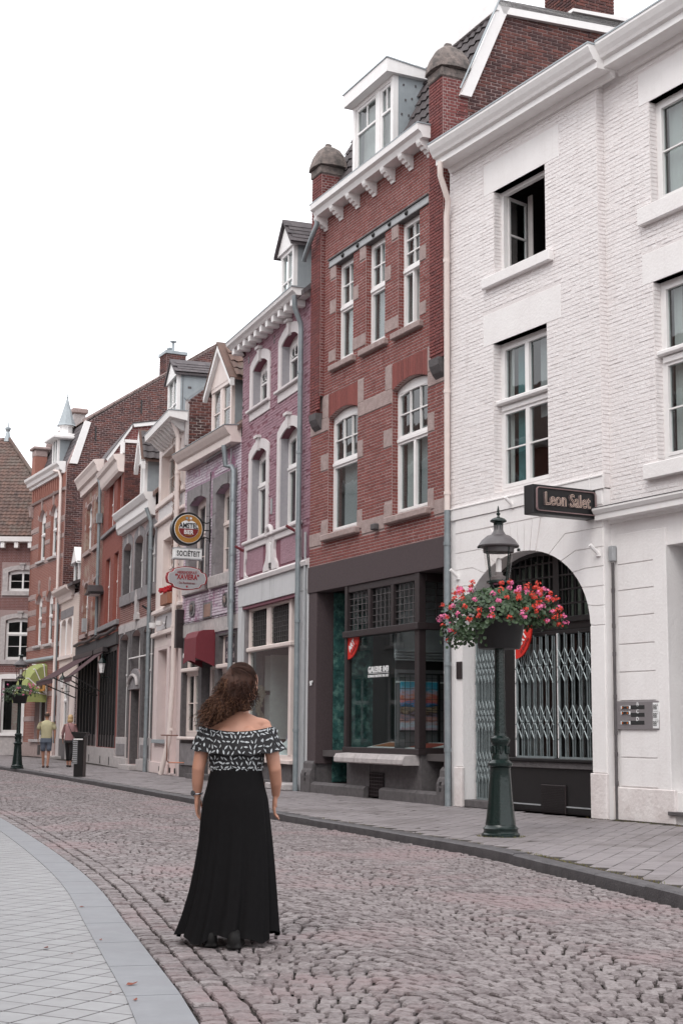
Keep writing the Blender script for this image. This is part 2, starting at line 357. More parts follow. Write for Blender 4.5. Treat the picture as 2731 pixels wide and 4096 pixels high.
def window(h, u0, u1, z0, z1, rev, secs, rise=0., fr=.06, mat=None, bar=.022, cur=(), parent=None, gl=None, tr=.07, cas=.04, label=None, off=()):
    """frame (the part) with panes and curtains under it. secs bottom to top: (share, casements, cols, rows)"""
    mat = mat or m_white; gl = gl or m_glass; b = MB(); y, d = rev, .07; H = z1-z0
    b.box(u0, u0+fr, y, y+d, z0, z1-rise); b.box(u1-fr, u1, y, y+d, z0, z1-rise); b.box(u0+fr, u1-fr, y, y+d, z0, z0+fr*1.2)
    zt = z1-fr-rise*.8
    if rise: b.prism(archrect(u0, u1, z1-rise-.12, z1, rise)[1:] + [(u0, z1-rise-.12), ((u0+u1)/2, zt-.0)], fmap(y), 0, -d); zt = z1-rise-.02
    else: b.box(u0+fr, u1-fr, y, y+d, z1-fr, z1)
    panes = []; zz = z0+fr*1.2; tot = sum(s[0] for s in secs); span = zt-zz
    for si, (sh, nc, cols, rows) in enumerate(secs):
        ze = zz+span*sh/tot
        top = ze if si == len(secs)-1 else ze-tr
        if si < len(secs)-1: b.box(u0+fr*.6, u1-fr*.6, y-.035, y+d, ze-tr, ze, c=.008)
        cw = (u1-u0-2*fr)/nc
        for c in range(nc):
            a = u0+fr+c*cw; e = a+cw
            if (si, c) in off: continue
            b.box(a, a+cas, y-.008, y+d-.012, zz, top); b.box(e-cas, e, y-.008, y+d-.012, zz, top)
            b.box(a+cas, e-cas, y-.008, y+d-.012, zz, zz+cas*1.2); b.box(a+cas, e-cas, y-.008, y+d-.012, top-cas, top)
            gx0, gx1, gz0, gz1 = a+cas, e-cas, zz+cas*1.2, top-cas
            for i in range(1, cols): xx = gx0+(gx1-gx0)*i/cols; b.box(xx-bar/2, xx+bar/2, y+.004, y+d-.02, gz0, gz1)
            for k in range(1, rows): zq = gz0+(gz1-gz0)*k/rows; b.box(gx0, gx1, y+.006, y+d-.022, zq-bar/2, zq+bar/2)
            for i in range(cols):
                for k in range(rows):
                    panes.append((gx0+(gx1-gx0)*(i+.5)/cols, gz0+(gz1-gz0)*(k+.5)/rows, (gx1-gx0)/cols, (gz1-gz0)/rows))
        zz = ze
    w = b.build('window', mat, parent or h.root, label=label); g = unit(gl)
    for cx, cz, wu, wz in panes:
        o = bpy.data.objects.new('pane', g); COL.objects.link(o); o.parent = w; o.location = (cx, y+d*.6, cz); o.scale = (wu, .006, wz)
        o.rotation_euler = (R0.uniform(-.004, .004), 0, R0.uniform(-.006, .006))
    for (a, c_, e, f, mm) in cur:      # curtains as gathered cloth, shares of the opening
        n = max(6, int((c_-a)*(u1-u0)/.03)); V = []; Fq = []
        for i in range(n+1):
            x = u0+(u1-u0)*(a+(c_-a)*i/n); yy = y+d+.06+.018*math.sin(i*2.1)+.008*math.sin(i*.7)
            V += [(x, yy, z0+H*e), (x, yy+.01, z0+H*f)]
            if i: Fq.append((2*i-2, 2*i, 2*i+1, 2*i-1))
        MB().add(V, Fq).build('curtain', mm, w, smooth=True)
    return w
def profile_x(h, name, prof, u0, u1, mat, parent=None, y0=0.):
    """moulding: profile of (out, z) extruded along the front"""
    return MB().prism([(p[0], p[1]) for p in prof], lambda a, n, z: (n, y0-a, z), u0, u1).build(name, mat, parent or h.root)
def pipe(h, pts, r, mat, collars=(), parent=None, name='drainpipe'):
    b = MB().tube(pts, r, 12)
    for (x, y, z) in collars: b.tube([(x, y, z-.03), (x, y, z+.03)], r*1.18, 12)
    return b.build(name, mat, parent or h.root, smooth=True)
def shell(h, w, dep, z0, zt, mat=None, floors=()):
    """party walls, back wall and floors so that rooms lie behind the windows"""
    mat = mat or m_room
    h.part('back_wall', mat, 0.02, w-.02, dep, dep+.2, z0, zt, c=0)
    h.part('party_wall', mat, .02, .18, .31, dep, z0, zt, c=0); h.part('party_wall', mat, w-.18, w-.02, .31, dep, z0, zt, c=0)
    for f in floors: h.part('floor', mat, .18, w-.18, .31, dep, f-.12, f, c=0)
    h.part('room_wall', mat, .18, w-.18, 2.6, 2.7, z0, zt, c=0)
def plane_roof(h, pts, mat, name='roof', t=.12, parent=None):
    """sheet roof from a list of local corner points, given thickness downwards"""
    n = len(pts); vs = list(pts)+[(x, y, z-t) for x, y, z in pts]
    return MB().add(vs, [tuple(range(n)), tuple(range(2*n-1, n-1, -1))]+[(i, (i+1) % n, (i+1) % n+n, i+n) for i in range(n)]).build(name, mat, parent or h.root)
def tiles(h, parent, o, ax, ay, nx, ny, sx, sy, mat, kind='pan', poly=None, n1=300, seed=3, name='roof_tile'):
    """roof tiles laid on a plane: o corner (eaves), ax along, ay up the slope; poly clips in (along, up)"""
    o, ax, ay = Vector(o), Vector(ax).normalized(), Vector(ay).normalized(); nn = ax.cross(ay).normalized()
    if nn.z < 0: nn = -nn
    rr = random.Random(seed)
    def inside(x, y):
        if not poly: return True
        c = False
        for i in range(len(poly)):
            (a, b), (d, e) = poly[i], poly[(i+1) % len(poly)]
            if (b > y) != (e > y) and x < (d-a)*(y-b)/(e-b)+a: c = not c
        return c
    if kind == 'pan': prof = [(-.5, .25), (-.38, .62), (-.2, .85), (-.02, .5), (.12, .12), (.3, 0), (.5, .25)]
    else: prof = [(-.49, 0), (.49, 0)]
    base = []; fs = []; th = sx*.18 if kind == 'pan' else .012; k = len(prof)
    for t, lift in ((0., .035 if kind == 'pan' else .014), (1.12, 0.)):
        for dz in (0, -.015):
            base += [(p[0]*sx, t*sy, p[1]*th+lift+dz) for p in prof]
    for i in range(k-1): fs += [(i, i+1, 2*k+i+1, 2*k+i), (k+i, k+i+1, i+1, i)]
    me = MB().add(base, fs).mesh(name, mat); rot = Matrix((ax, ay, nn)).transposed().to_4x4()
    L = []
    for r in range(ny):
        for c in range(nx):
            X = (c+.5+(.5 if kind != 'pan' and r % 2 else 0))*sx; Y = r*sy
            if inside(X, Y+sy*.5): L.append((X, Y))
    def loc(X, Y): return o+ax*X+ay*Y
    dp = [(project(h.world(loc(X, Y)))) for X, Y in L]
    order = sorted(range(len(L)), key=lambda i: dp[i][2] if (-20 < dp[i][0] < 2751 and -20 < dp[i][1] < 4100) else 1e6)
    rest = MB()
    for q, i in enumerate(order):
        m = Matrix.Translation(loc(*L[i])) @ rot @ Matrix.Rotation(rr.gauss(0, .012), 4, 'Z') @ Matrix.Rotation(rr.gauss(0, .01), 4, 'X')
        if q < n1:
            ob = bpy.data.objects.new(name, me); COL.objects.link(ob); ob.parent = parent; ob.matrix_local = m
        else: rest.add([m @ Vector(p) for p in base], fs)
    if rest.v: rest.build(name+'_courses', mat, parent, kind='stuff')
def text(s, size, mat, parent, M_, name='lettering', ext=.004, font_sx=1., bold=0., align='CENTER', sp=1.):
    c = bpy.data.curves.new(name, 'FONT'); c.body = s; c.size = size; c.extrude = ext; c.align_x = align; c.align_y = 'CENTER'; c.offset = bold; c.space_character = sp; c.resolution_u = 3
    t = bpy.data.objects.new('tmp_text', c); COL.objects.link(t); dg = bpy.context.evaluated_depsgraph_get()
    me = bpy.data.meshes.new_from_object(t.evaluated_get(dg)); bpy.data.objects.remove(t); bpy.data.curves.remove(c)
    me.transform(Matrix.Scale(font_sx, 4, (1, 0, 0))); me.materials.clear(); me.materials.append(mat)
    o = link(name, me, parent); o.matrix_local = M_; return o
def face_m(o, x, y):
    """matrix whose local XY plane spans x (right) and y (up) at o"""
    x, y = Vector(x).normalized(), Vector(y).normalized(); m = Matrix((x, y, x.cross(y))).transposed().to_4x4(); m.translation = Vector(o); return m
# ================================================================== ground, road, kerbs, pavements
def curve_pts(P, step):
    P = [np.array(p, float) for p in P]; Q = [2*P[0]-P[1]]+P+[2*P[-1]-P[-2]]; out = []
    for i in range(1, len(Q)-2):
        for k in range(20):
            t = k/20; a, b, c, d = Q[i-1], Q[i], Q[i+1], Q[i+2]
            out.append(.5*(2*b+(c-a)*t+(2*a-5*b+4*c-d)*t*t+(3*b-3*c+d-a)*t**3))
    out.append(Q[-2]); out = np.array(out); s = np.r_[0, np.cumsum(np.hypot(*np.diff(out, axis=0).T))]
    n = int(s[-1]/step); ss = np.arange(n+1)*step
    return np.stack([np.interp(ss, s, out[:,0]), np.interp(ss, s, out[:,1])], 1)
def frame2(c):
    t = np.gradient(c, axis=0); t /= np.linalg.norm(t, axis=1)[:, None]; return t, np.stack([-t[:,1], t[:,0]], 1)   # tangent, left normal
KR = curve_pts([(4.2,0),(3.75,4),(3.2,8),(2.55,11.3),(2.0,13.6),(1.5,15.5),(.35,18.5),(-.89,21.6),(-2.75,26.6),(-4.95,32.4),(-7.3,38.4),(-10,45),(-13.6,53),(-18,61),(-24,69),(-32,77)], .05)
KL = curve_pts([(.35,0),(-.15,4),(-.6,6.62),(-.83,7.6),(-1.36,9.75),(-2.02,12.4),(-2.95,15.5),(-4.15,19.2),(-5.1,22.0),(-6.75,26.5),(-9.2,32.2),(-12,39),(-16,47.5),(-21,56),(-27,63),(-35,70)], .05)
tR, nR = frame2(KR); tL, nL = frame2(KL)
def sheet(name, pts, z, mat, kind='structure'):
    tri = tessellate_polygon([[Vector((x, y, 0)) for x, y in pts]])
    return MB().add([(x, y, z) for x, y in pts], [tuple(t) for t in tri]).build(name, mat, kind=kind)
sheet('ground', [(-300,-200),(300,-200),(300,700),(-300,700)], -.05, m_soil)
def inpoly(P, poly):
    x, y = P[:,0], P[:,1]; c = np.zeros(len(P), bool); poly = np.asarray(poly)
    for i in range(len(poly)):
        a, b = poly[i], poly[(i+1) % len(poly)]
        m = ((b[1] > y) != (a[1] > y)); xx = (a[0]-b[0])*(y-b[1])/((a[1]-b[1]) or 1e-9)+b[0]; c ^= m & (x < xx)
    return c
road = sheet('road', [tuple(p) for p in KR[::10]]+[tuple(p) for p in KL[::-10]], -.028, m_joint)
rng = np.random.RandomState(5)
# setts: rows in flat arcs across the carriageway, three straight gutter rows along the left edge
C_ = []   # x, y, ang, lx, ly
SX, SY = .096, .122
nrow = int((len(KR)*.05-1)/SY); seg = 1.45
for k in range(24, nrow):
    t = .09; c = 0
    while t < 4.6:
        w = SX*rng.uniform(.82, 1.2); tt = t+w/2; ph = (tt/seg) % 1.
        s = k*SY + .24*(1-(2*ph-1)**2); slope = .24*(-4*(2*ph-1)/seg)
        i = s/.05
        if 0 < i < len(KR)-2:
            i0 = int(i); K0 = KR[i0]+(KR[i0+1]-KR[i0])*(i-i0); N0 = nR[i0]; T0 = tR[i0]
            p = K0+N0*tt; a = math.atan2(T0[1], T0[0])-math.pi/2 - math.atan(slope)*.8
            C_.append((p[0]+rng.randn()*.0025, p[1]+rng.randn()*.003, a+rng.randn()*.035, w-.016, (SY-.019)*rng.uniform(.93, 1.03)*math.cos(math.atan(slope)*.8)))
        t += w; c += 1
C_ = np.array(C_)
off = .405
li = KL - nL*off
C_ = C_[inpoly(C_[:, :2], np.vstack([KR[::8]+nR[::8]*.05, li[::-8]]))]
G_ = []
for r in range(3):
    i = 60
    while i < len(KL)-10:
        l = rng.uniform(.085, .125); p = KL[i]-nL[i]*(.075+r*.135+rng.randn()*.004); a = math.atan2(tL[i][1], tL[i][0])-math.pi/2
        G_.append((p[0], p[1], a+rng.randn()*.03, .112, l-.014)); i += max(1, int(round(l/.05*1.0+rng.uniform(-.4, .4))))
C_ = np.vstack([C_, np.array(G_)])
def sett_proto(seed):
    r = np.random.RandomState(seed); ring = [(-1,-1),(-.25,-1.06),(.3,-1.03),(1,-1),(1.05,.0),(1,1),(.2,1.05),(-.3,1.03),(-1,1),(-1.05,0)]
    V = []; m = len(ring)
    for sc, z in ((1., -.024), (1., -.008), (.90, .0)):
        for x, y in ring:
            V.append((x*.5*sc+r.randn()*.012, y*.5*sc+r.randn()*.012, z+(r.randn()*.002 if z > -.02 else 0)))
    V.append((0, 0, .003)); F = []
    for q in range(2):
        for i in range(m): F.append((q*m+i, q*m+(i+1) % m, (q+1)*m+(i+1) % m, (q+1)*m+i))
    for i in range(0, m, 2): F.append((2*m+i, 2*m+(i+1) % m, 2*m+(i+2) % m, 3*m))
    return np.array(V), np.array(F)
protos = [sett_proto(i) for i in range(8)]
def lay(parent, name, C, protos, mat, zt, n1=300, tilt=.03, zj=.004, smooth=True, seed=1):
    r = np.random.RandomState(seed); q = np.c_[C[:, :2], np.full(len(C), zt)]-CP; dep = q@_fw; sx = 1365.5+FPX*(q@_rt)/dep; sy = 2048-FPX*(q@_up)/dep
    vis = (sx > 0) & (sx < 2731) & (sy < 4096) & (dep > 0); order = np.argsort(np.where(vis, dep, 1e6))
    ms = [np_mesh(name, p[0], p[1], mat, smooth) for p in protos]
    for i in order[:n1]:
        o = bpy.data.objects.new(name, ms[r.randint(len(ms))]); COL.objects.link(o); o.parent = parent
        o.location = (C[i,0], C[i,1], zt+r.randn()*zj); o.scale = (C[i,3], C[i,4], 1); o.rotation_euler = (r.randn()*tilt, r.randn()*tilt, C[i,2])
    rest = order[n1:]; Vs = []; Fs = []; n0 = 0
    pk = r.randint(len(protos), size=len(rest))
    for k, (pv, pf) in enumerate(protos):
        ids = rest[pk == k]; m = len(ids)
        if not m: continue
        c, s = np.cos(C[ids, 2]), np.sin(C[ids, 2]); X = pv[None, :, 0]*C[ids, 3, None]; Y = pv[None, :, 1]*C[ids, 4, None]
        tx, ty = r.randn(m, 1)*tilt, r.randn(m, 1)*tilt
        V = np.stack([X*c[:, None]-Y*s[:, None]+C[ids, 0, None], X*s[:, None]+Y*c[:, None]+C[ids, 1, None], zt+pv[None, :, 2]+X*tx+Y*ty+r.randn(m, 1)*zj], 2)
        Vs.append(V.reshape(-1, 3)); Fs.append((pf[None]+(np.arange(m)*len(pv))[:, None, None]).reshape(-1, 4)+n0); n0 += m*len(pv)
    link(name+'_field', np_mesh(name+'_field', np.vstack(Vs), np.vstack(Fs), mat, smooth), parent, kind='stuff')
lay(road, 'sett', C_, protos, m_cobble, 0., seed=2, smooth=False, tilt=.022, zj=.0025)
# right-hand pavement
far = [(-32,95),(60,95),(60,-5),(4.3,-5)]
pav = sheet('pavement', [tuple(p) for p in (KR-nR*.10)[::10]]+far, .0768, m_joint)
ks = []
kb = thing  # (kerbs are part of the setting)
kerb = link('kerb', MB().add([(p[0], p[1], -.04) for p in (KR-nR*.02)[::20]]+[(p[0], p[1], -.04) for p in (KR-nR*.13)[::20]], [(i, i+1, i+1+len(KR[::20]), i+len(KR[::20])) for i in range(len(KR[::20])-1)]).mesh('kerb', m_kerbd), kind='structure')
for i in range(20, len(KR)-30, 20):
    a = [KR[i], KR[i+10], KR[i+20]-tR[i]*.006]; nn = [nR[i], nR[i+10], nR[i+20]]; b = MB(); V = []; dz = rng.randn()*.003
    for p, n in zip(a, nn):
        for o, z in ((0, -.05), (-.0, .068), (-.018, .084), (-.15, .086), (-.15, -.05)): V.append((p[0]+n[0]*o, p[1]+n[1]*o, z+dz))
    F = [(j*5+k, j*5+(k+1) % 5, (j+1)*5+(k+1) % 5, (j+1)*5+k) for j in (0, 1) for k in range(5)]+[(0,1,2,3,4),(10,11,12,13,14)]
    b.add(V, F).build('kerbstone', m_kerbd, kerb)
def flat_proto(seed, b=.02, h=.0):
    r = np.random.RandomState(seed); V = []
    for sc, z in ((1., -.03), (1., -.004), (1-b, 0.)):
        for x, y in ((-1,-1),(1,-1),(1,1),(-1,1)): V.append((x*.5*sc, y*.5*sc, z))
    return np.array(V), np.array([(0,1,5,4),(1,2,6,5),(2,3,7,6),(3,0,4,7),(4,5,9,8),(5,6,10,9),(6,7,11,10),(7,4,8,11),(8,9,10,11)])
a_ = rad(20); D1 = np.array([math.sin(a_), math.cos(a_)]); D2 = np.array([math.cos(a_), -math.sin(a_)])
P_ = []
for i in range(-70, 420):
    for k in range(-260, 180):
        p = D1*((k+.5*(i % 2))*.21)+D2*((i-100)*.198)+np.array([1.5, 25]); P_.append((p[0], p[1], -a_, .189, .201))
P_ = np.array(P_); face = [(4.6,-2),(8.5,12),(3.9,20.3),(1.95,24),(-.8,29.6),(-4.1,38),(-9,51.6),(-11.4,58.6),(-15,66),(-24,72)]
P_ = P_[inpoly(P_[:, :2], np.vstack([(KR-nR*.25)[::10][:-12], np.array(face)[::-1]]))]
P_ = P_[(P_[:,1] > 7) & (P_[:,1] < 66)]
lay(pav, 'paver', P_, [flat_proto(1)], m_paver, .080, tilt=.006, zj=.0012, smooth=False, seed=4)
# left-hand pavement: slab band and small square tiles laid diagonally
lp = sheet('left_pavement', [tuple(p) for p in (KL+nL*.02)[::10]]+[(-60,70),(-60,-30),(.4,-30)], .0008, m_jointl)
for i in range(40, 640, 18):
    a, b = KL[i], KL[i+18]-tL[i]*.012; V = []
    for z in (-.04, .0075): V += [(*(a+nL[i]*.002), z), (*(b+nL[i+18]*.002), z), (*(b+nL[i+18]*.265), z), (*(a+nL[i]*.265), z)]
    MB().add(V, [(4,5,6,7),(0,1,5,4),(1,2,6,5),(2,3,7,6),(3,0,4,7)]).build('edging_slab', m_kerbl, lp)
a_ = rad(26); D1 = np.array([math.sin(a_), math.cos(a_)]); D2 = np.array([math.cos(a_), -math.sin(a_)]); T_ = []
for i in range(-160, 90):
    for k in range(-70, 170):
        p = D1*k*.198+D2*i*.198+np.array([-1.56, 7.]); T_.append((p[0], p[1], -a_, .1865, .1865))
T_ = np.array(T_); lo = (KL+nL*.12)
T_ = T_[inpoly(T_[:, :2], np.vstack([lo[40:700:8], lo[40:700:8][::-1]-np.array([4.2, 0])]))]
lay(lp, 'tile', T_, [flat_proto(1, .012)], m_ltile, .0028, tilt=.0012, zj=.0002, smooth=False, seed=6)
# ================================================================== red brick gallery house
def house_red():
    h = House((-.6385, 29.360), 25.5, 'tall red brick house with gallery shopfront, white dormer and stone-capped piers', ref='R')
    w = 5.65; W1 = [(1.13, 1.93), (2.42, 3.25), (3.72, 4.62)]
    W1 = [(h.u('C',280,400), h.u('C',416,400)), (h.u('C',515,300), h.u('C',665,300)), (h.u('C',770,200), h.u('C',937,150))]
    W2 = [(h.u('C',222,1500), h.u('C',450,1500)), (h.u('C',722,1350), h.u('C',1000,1350))]
    holes = [rect(a, b, 8.42, 10.52) for a, b in W1] + [archrect(a, b, 5.02, 7.50, .12) for a, b in W2]
    out = rect(0, w, 4.42, 11.62)
    sh_hole = rect(.39, 5.49, .0, 3.93)
    wl = wall(h, [out]+holes, m_mort)
    # stone pieces set in the brickwork: (u0,u1,z0,z1)
    st = []
    zb = 7.15
    a, b = W2[0]; c, d = W2[1]
    st += [(0, a-.02, zb, zb+.27), (b+.02, c-.02, zb, zb+.27), (d+.02, w, zb, zb+.27)]
    for (p, q) in W2: st += [(p-.27, p-.01, zb+.27, zb+.72), (q+.01, q+.26, zb+.27, zb+.72)]
    for (p, q) in W2: st += [(p-.33, p-.01, 6.35, 6.68), (q+.01, q+.24, 6.35, 6.68)]
    st += [(0, a-.3, 4.86, 5.12), (b+.22, c-.3, 4.86, 5.12), (d+.24, w, 4.86, 5.12)]
    for (p, q) in W2: st += [(p-.3, p-.01, 4.98, 5.30), (q+.01, q+.22, 4.98, 5.34)]
    for i, (p, q) in enumerate(W1):
        st += [(p-.3, p-.01, 8.52, 8.76), (p-.26, p-.01, 10.24, 10.5), (q+.01, q+.24, 9.52, 9.8), (q+.01, q+.24, 8.52, 8.76)]
        if i == 0: st += [(p-.26, p-.01, 9.52, 9.8)]
    st = [s for s in st if s[1]-s[0] > .05]
    arches = [rect(p-.02, q+.02, 7.36, 7.84) for p, q in W2]
    lint = rect(.84, 5.0, 10.50, 10.68)
    excl = holes + [rect(*s) for s in st] + [lint]
    # brick field = outline minus holes; overlapping exclusions are merged by masking
    def field(zlo, zhi): pass
    loops = [rect(.56, 5.16, 4.42, 11.62)]
    brick_mask(h, wl, rect(.0, w, 4.42, 7.6), excl+arches+[rect(.0,.0,0,0)], m_red, seed=1, n1=300, j=.011)
    brick_mask(h, wl, rect(.56, 5.16, 7.6, 11.62), excl+arches, m_red, seed=2, n1=0, name='brick', j=.011)
    for s in st: h.part('stone_block', m_stone, s[0], s[1], -.018, .1, s[2], s[3], c=.008, parent=wl)
    for p, q in W2:      # soldier arch over each window
        n = 15
        for i in range(n):
            x0 = p+(q-p)*i/n; x1 = p+(q-p)*(i+1)/n-.013; t = (i+.5)/n*2-1; zz = 7.50-.12*(t*t)
            o = MB().box(x0, x1, -.008, .06, zz, 7.86, c=.003).build('arch_brick', m_red, wl)
    for (p, q) in W1+W2:   # brick reveals
        z0, z1 = (8.42, 10.5) if (p, q) in W1 else (5.04, 7.4)
        bricks(h, wl, [rect(.0, .2, z0, z1)], m_red, side=p, L=.2, bond='eng', n1=0, seed=9)
    # piers with stepped feet, consoles and domed caps
    for k, (p, q) in enumerate(((.14, .60), (5.18, 5.66))):
        pr = h.part('pier', m_mort, p, q, -.09, .42, 7.9, 12.62, c=0)
        bricks(h, pr, [rect(p, q, 7.62, 12.62)], m_red2, y0=-.10, seed=20+k, n1=120, L=.2)
        bricks(h, pr, [rect(-.09, .42, 7.9, 12.62)], m_red2, side=q, seed=30+k, n1=60, L=.2)
        h.part('pier_foot', m_red2, p+.02, p+.3 if k == 0 else q, -.09, 0, 7.55, 7.9)
        MB().prism([(.0, 7.55), (.16, 7.55), (.15, 7.42), (.09, 7.30), (.02, 7.22), (0, 7.2)], lambda a, n, z: (n, -a, z), p+.08, p+.42).build('console', m_dstone, h.root)
        cx, cy = (p+q)/2, .15; cap = MB()
        cap.box(p-.03, q+.03, -.13, .45, 12.62, 12.80, c=.02)
        cap.lathe([(.36,12.80),(.345,12.92),(.30,13.06),(.22,13.2),(.12,13.28),(.07,13.30),(.06,13.36),(.02,13.38)], 24, (cx, cy, 0), sq=lambda a: 1.0/max(abs(math.cos(a)), abs(math.sin(a)))**.5)
        cap.build('stone_cap', m_cap, pr, smooth=True)
        for zc in (0,): 
            for sx_, yy in ((0, -.14),): 
                cap2 = MB().prism([(-.2, 12.86), (.2, 12.86), (.13, 12.99), (0, 13.05), (-.13, 12.99)], lambda a, n, z: (cx+a, n, z), -.16, .1).build('cap_shell', m_cap, pr)
    # lintel beam with rosettes
    lb = h.part('lintel_beam', m_iron, .84, 5.0, -.02, .1, 10.52, 10.66, c=.004)
    h.part('lintel_flange', m_dstone, .83, 5.01, -.05, .1, 10.66, 10.685, c=0, parent=lb); h.part('lintel_flange', m_dstone, .84, 5.0, -.03, .1, 10.50, 10.52, c=0, parent=lb)
    for i in range(5):
        x = 1.5+i*.66*1.02; MB().lathe([(.0,0),(.045,.0),(.05,.02),(.03,.035),(.018,.045)], 10).build('rosette', m_black, lb).matrix_local = Matrix.Translation((x, -.02, 10.59)) @ Matrix.Rotation(math.pi/2, 4, 'X')
    h.part('rosette_plate', m_iron, 5.0, 5.0, 0, 0, 0, 0) if False else None
    # cornice and brackets
    zc = 11.62
    profile_x(h, 'cornice', [(0,zc),(.26,zc),(.28,zc+.05),(.30,zc+.09),(.36,zc+.13),(.37,zc+.24),(.0,zc+.24)], .62, 5.24, m_white)
    profile_x(h, 'gutter_edge', [(.0,zc+.24),(.375,zc+.24),(.375,zc+.262),(0,zc+.262)], .6, 5.26, m_zinc)
    for x in (.66, 1.40, 2.15, 2.88, 3.64, 4.36, 5.06):
        MB().prism([(0,11.36),(.03,11.35),(.05,11.40),(.09,11.41),(.12,11.46),(.16,11.46),(.19,11.51),(.23,11.52),(.26,11.57),(.27,11.62),(0,11.62)], lambda a, n, z: (n, -a, z), x-.07, x+.07).build('bracket', m_white, h.root)
    # windows
    for i, (p, q) in enumerate(W1):
        z0 = 8.44
        if i < 2: window(h, p, q, z0, 10.5, .11, [(1.15, 1, 1, 1), (.9, 1, 2, 2)], cur=[(.1, .6, 0, .98, m_cur)] if i == 0 else [(.08, .7, 0, .98, m_curd)])
        else: window(h, p, q, z0, 10.5, .11, [(1.15, 2, 1, 1), (.9, 1, 2, 3)], cur=[(.05, .8, 0, .55, m_cur)], off={(0, 1)})
        s = h.part('window_sill', m_stone, p-.16, q+.14, -.10, .2, 8.30, 8.42, c=.015)
    window(h, *W2[0], 5.04, 7.48, .11, [(1.3, 1, 1, 1), (.85, 1, 3, 2)], rise=.12, cur=[(.2, .95, 0, .66, m_curd)])
    window(h, *W2[1], 5.04, 7.48, .11, [(1.3, 2, 1, 1), (.85, 1, 3, 2)], rise=.12, cur=[(.5, .98, 0, .64, m_curd), (.1, .3, 0, .64, m_cur)])
    for p, q in W2: h.part('window_sill', m_stone, p-.14, q+.12, -.12, .2, 4.90, 5.03, c=.02)
    h.part('anchor_block', m_dstone, 2.95, 3.12, -.12, 0, 4.86, 4.98, c=.02)
    # fascia and shopfront
    h.part('fascia', m_conc, -.02, w, -.03, .3, 3.93, 4.46, c=.01)
    h.part('pillar', m_conc, 0, .39, -.01, .37, .55, 3.93, c=.01); h.part('pillar', m_conc, 5.49, 5.66, -.01, .4, .55, 3.93, c=.01)
    for a0, a1 in ((-.06, .37), (5.44, 5.70)):
        MB().prism([(0,.0),(.12,.0),(.12,.34),(.09,.42),(.06,.46),(.05,.56),(.0,.62)], lambda a, n, z: (n, -a, z), a0, a1).build('pillar_base', m_dstone, h.root)
        h.part('pillar_base', m_dstone, a0+.05, a1-.03, 0, .4, 0, .56)
        for zz in (.12, .22): h.part('base_slot', m_black, (a0+a1)/2-.03, (a0+a1)/2+.03, -.123, -.1, zz+.1, zz+.16, c=0)
    h.part('teal_wall', m_teal, .36, .385, .37, 1.25, .2, 3.93, c=0)
    for i in range(12): for_y = [h.part('teal_tile', m_teal, .385, .393, .38+k*.305, .68+k*.305, .22+i*.31, .525+i*.31, c=.002) for k in range(3)]
    h.part('entrance_door', m_black, .39, 1.80, 1.25, 1.31, .2, 3.9); h.part('doorstep', m_dstone, .36, 1.74, -.02, 2.2, 0, .18)
    h.part('doorstep', m_dstone, 4.6, 5.6, .1, 1.8, 0, .15); h.part('side_door', m_black, 4.66, 5.6, 1.8, 1.86, .15, 3.9)
    h.part('porch_wall', m_room, 5.49, 5.52, .4, 1.8, .0, 3.93, c=0)
    # panels and plinth under the display window
    h.part('stone_panel', m_dstone, 1.76, 2.72, .02, .3, .15, .63); h.part('stone_panel', m_dstone, 3.32, 4.58, .02, .3, .15, .63); h.part('stone_panel', m_dstone, 2.72, 3.32, .03, .3, .46, .63)
    h.part('stone_panel', m_dstone, 4.58, 4.66, .02, 1.7, .15, .8)
    for a, b in ((.36, 1.88), (1.89, 2.72), (3.32, 4.66), (4.67, 5.46)):
        MB().prism([(-.0, .0), (.10, .0), (.10, .16), (.05, .20), (0, .21)], lambda a_, n, z: (n, -a_, z), a, b-.01).build('plinth_stone', m_dstone, h.root)
    g = h.part('vent_grille', m_black, 2.74, 3.30, .02, .06, .02, .46)
    for i in range(9): h.part('grille_bar', m_bwood, 2.76+i*.064, 2.775+i*.064, -.01, .02, .03, .45, c=0, parent=g)
    for i in range(7): h.part('grille_bar', m_bwood, 2.74, 3.30, -.006, .018, .05+i*.063, .065+i*.063, c=0, parent=g)
    for a, b in ((1.86, 2.72), (2.73, 3.62), (3.63, 4.60)):
        MB().prism([(0,.62),(.30,.62),(.32,.64),(.32,.71),(.28,.78),(0,.80)], lambda a_, n, z: (n, -a_+.02, z), a, b-.005).build('stone_ledge', m_lstone, h.root)
    # display window joinery
    f = m_bwood; zl, zt_, zp = .84, 3.0, 3.86
    sf = h.part('shopfront_frame', f, 1.70, 4.70, -.05, .10, .80, .90)
    P = lambda *b, m=f: h.part('frame_member', m, *b, parent=sf, c=.008)
    P(1.70, 1.80, -.02, .10, .90, 3.93); P(4.50, 4.66, -.02, .12, .90, 3.93); P(1.70, 4.70, -.07, .12, 2.94, 3.06); P(1.80, 4.5, .0, .1, 3.80, 3.93)
    P(2.66, 2.76, -.01, .1, 3.06, 3.8); P(3.58, 3.68, -.01, .1, 3.06, 3.8); P(4.56, 4.66, .12, 1.8, .80, .92); P(4.56, 4.68, .12, 1.8, 2.94, 3.06); P(4.56, 4.66, .12, 1.8, 3.78, 3.93); P(4.58, 4.66, 1.05, 1.13, .92, 3.0)
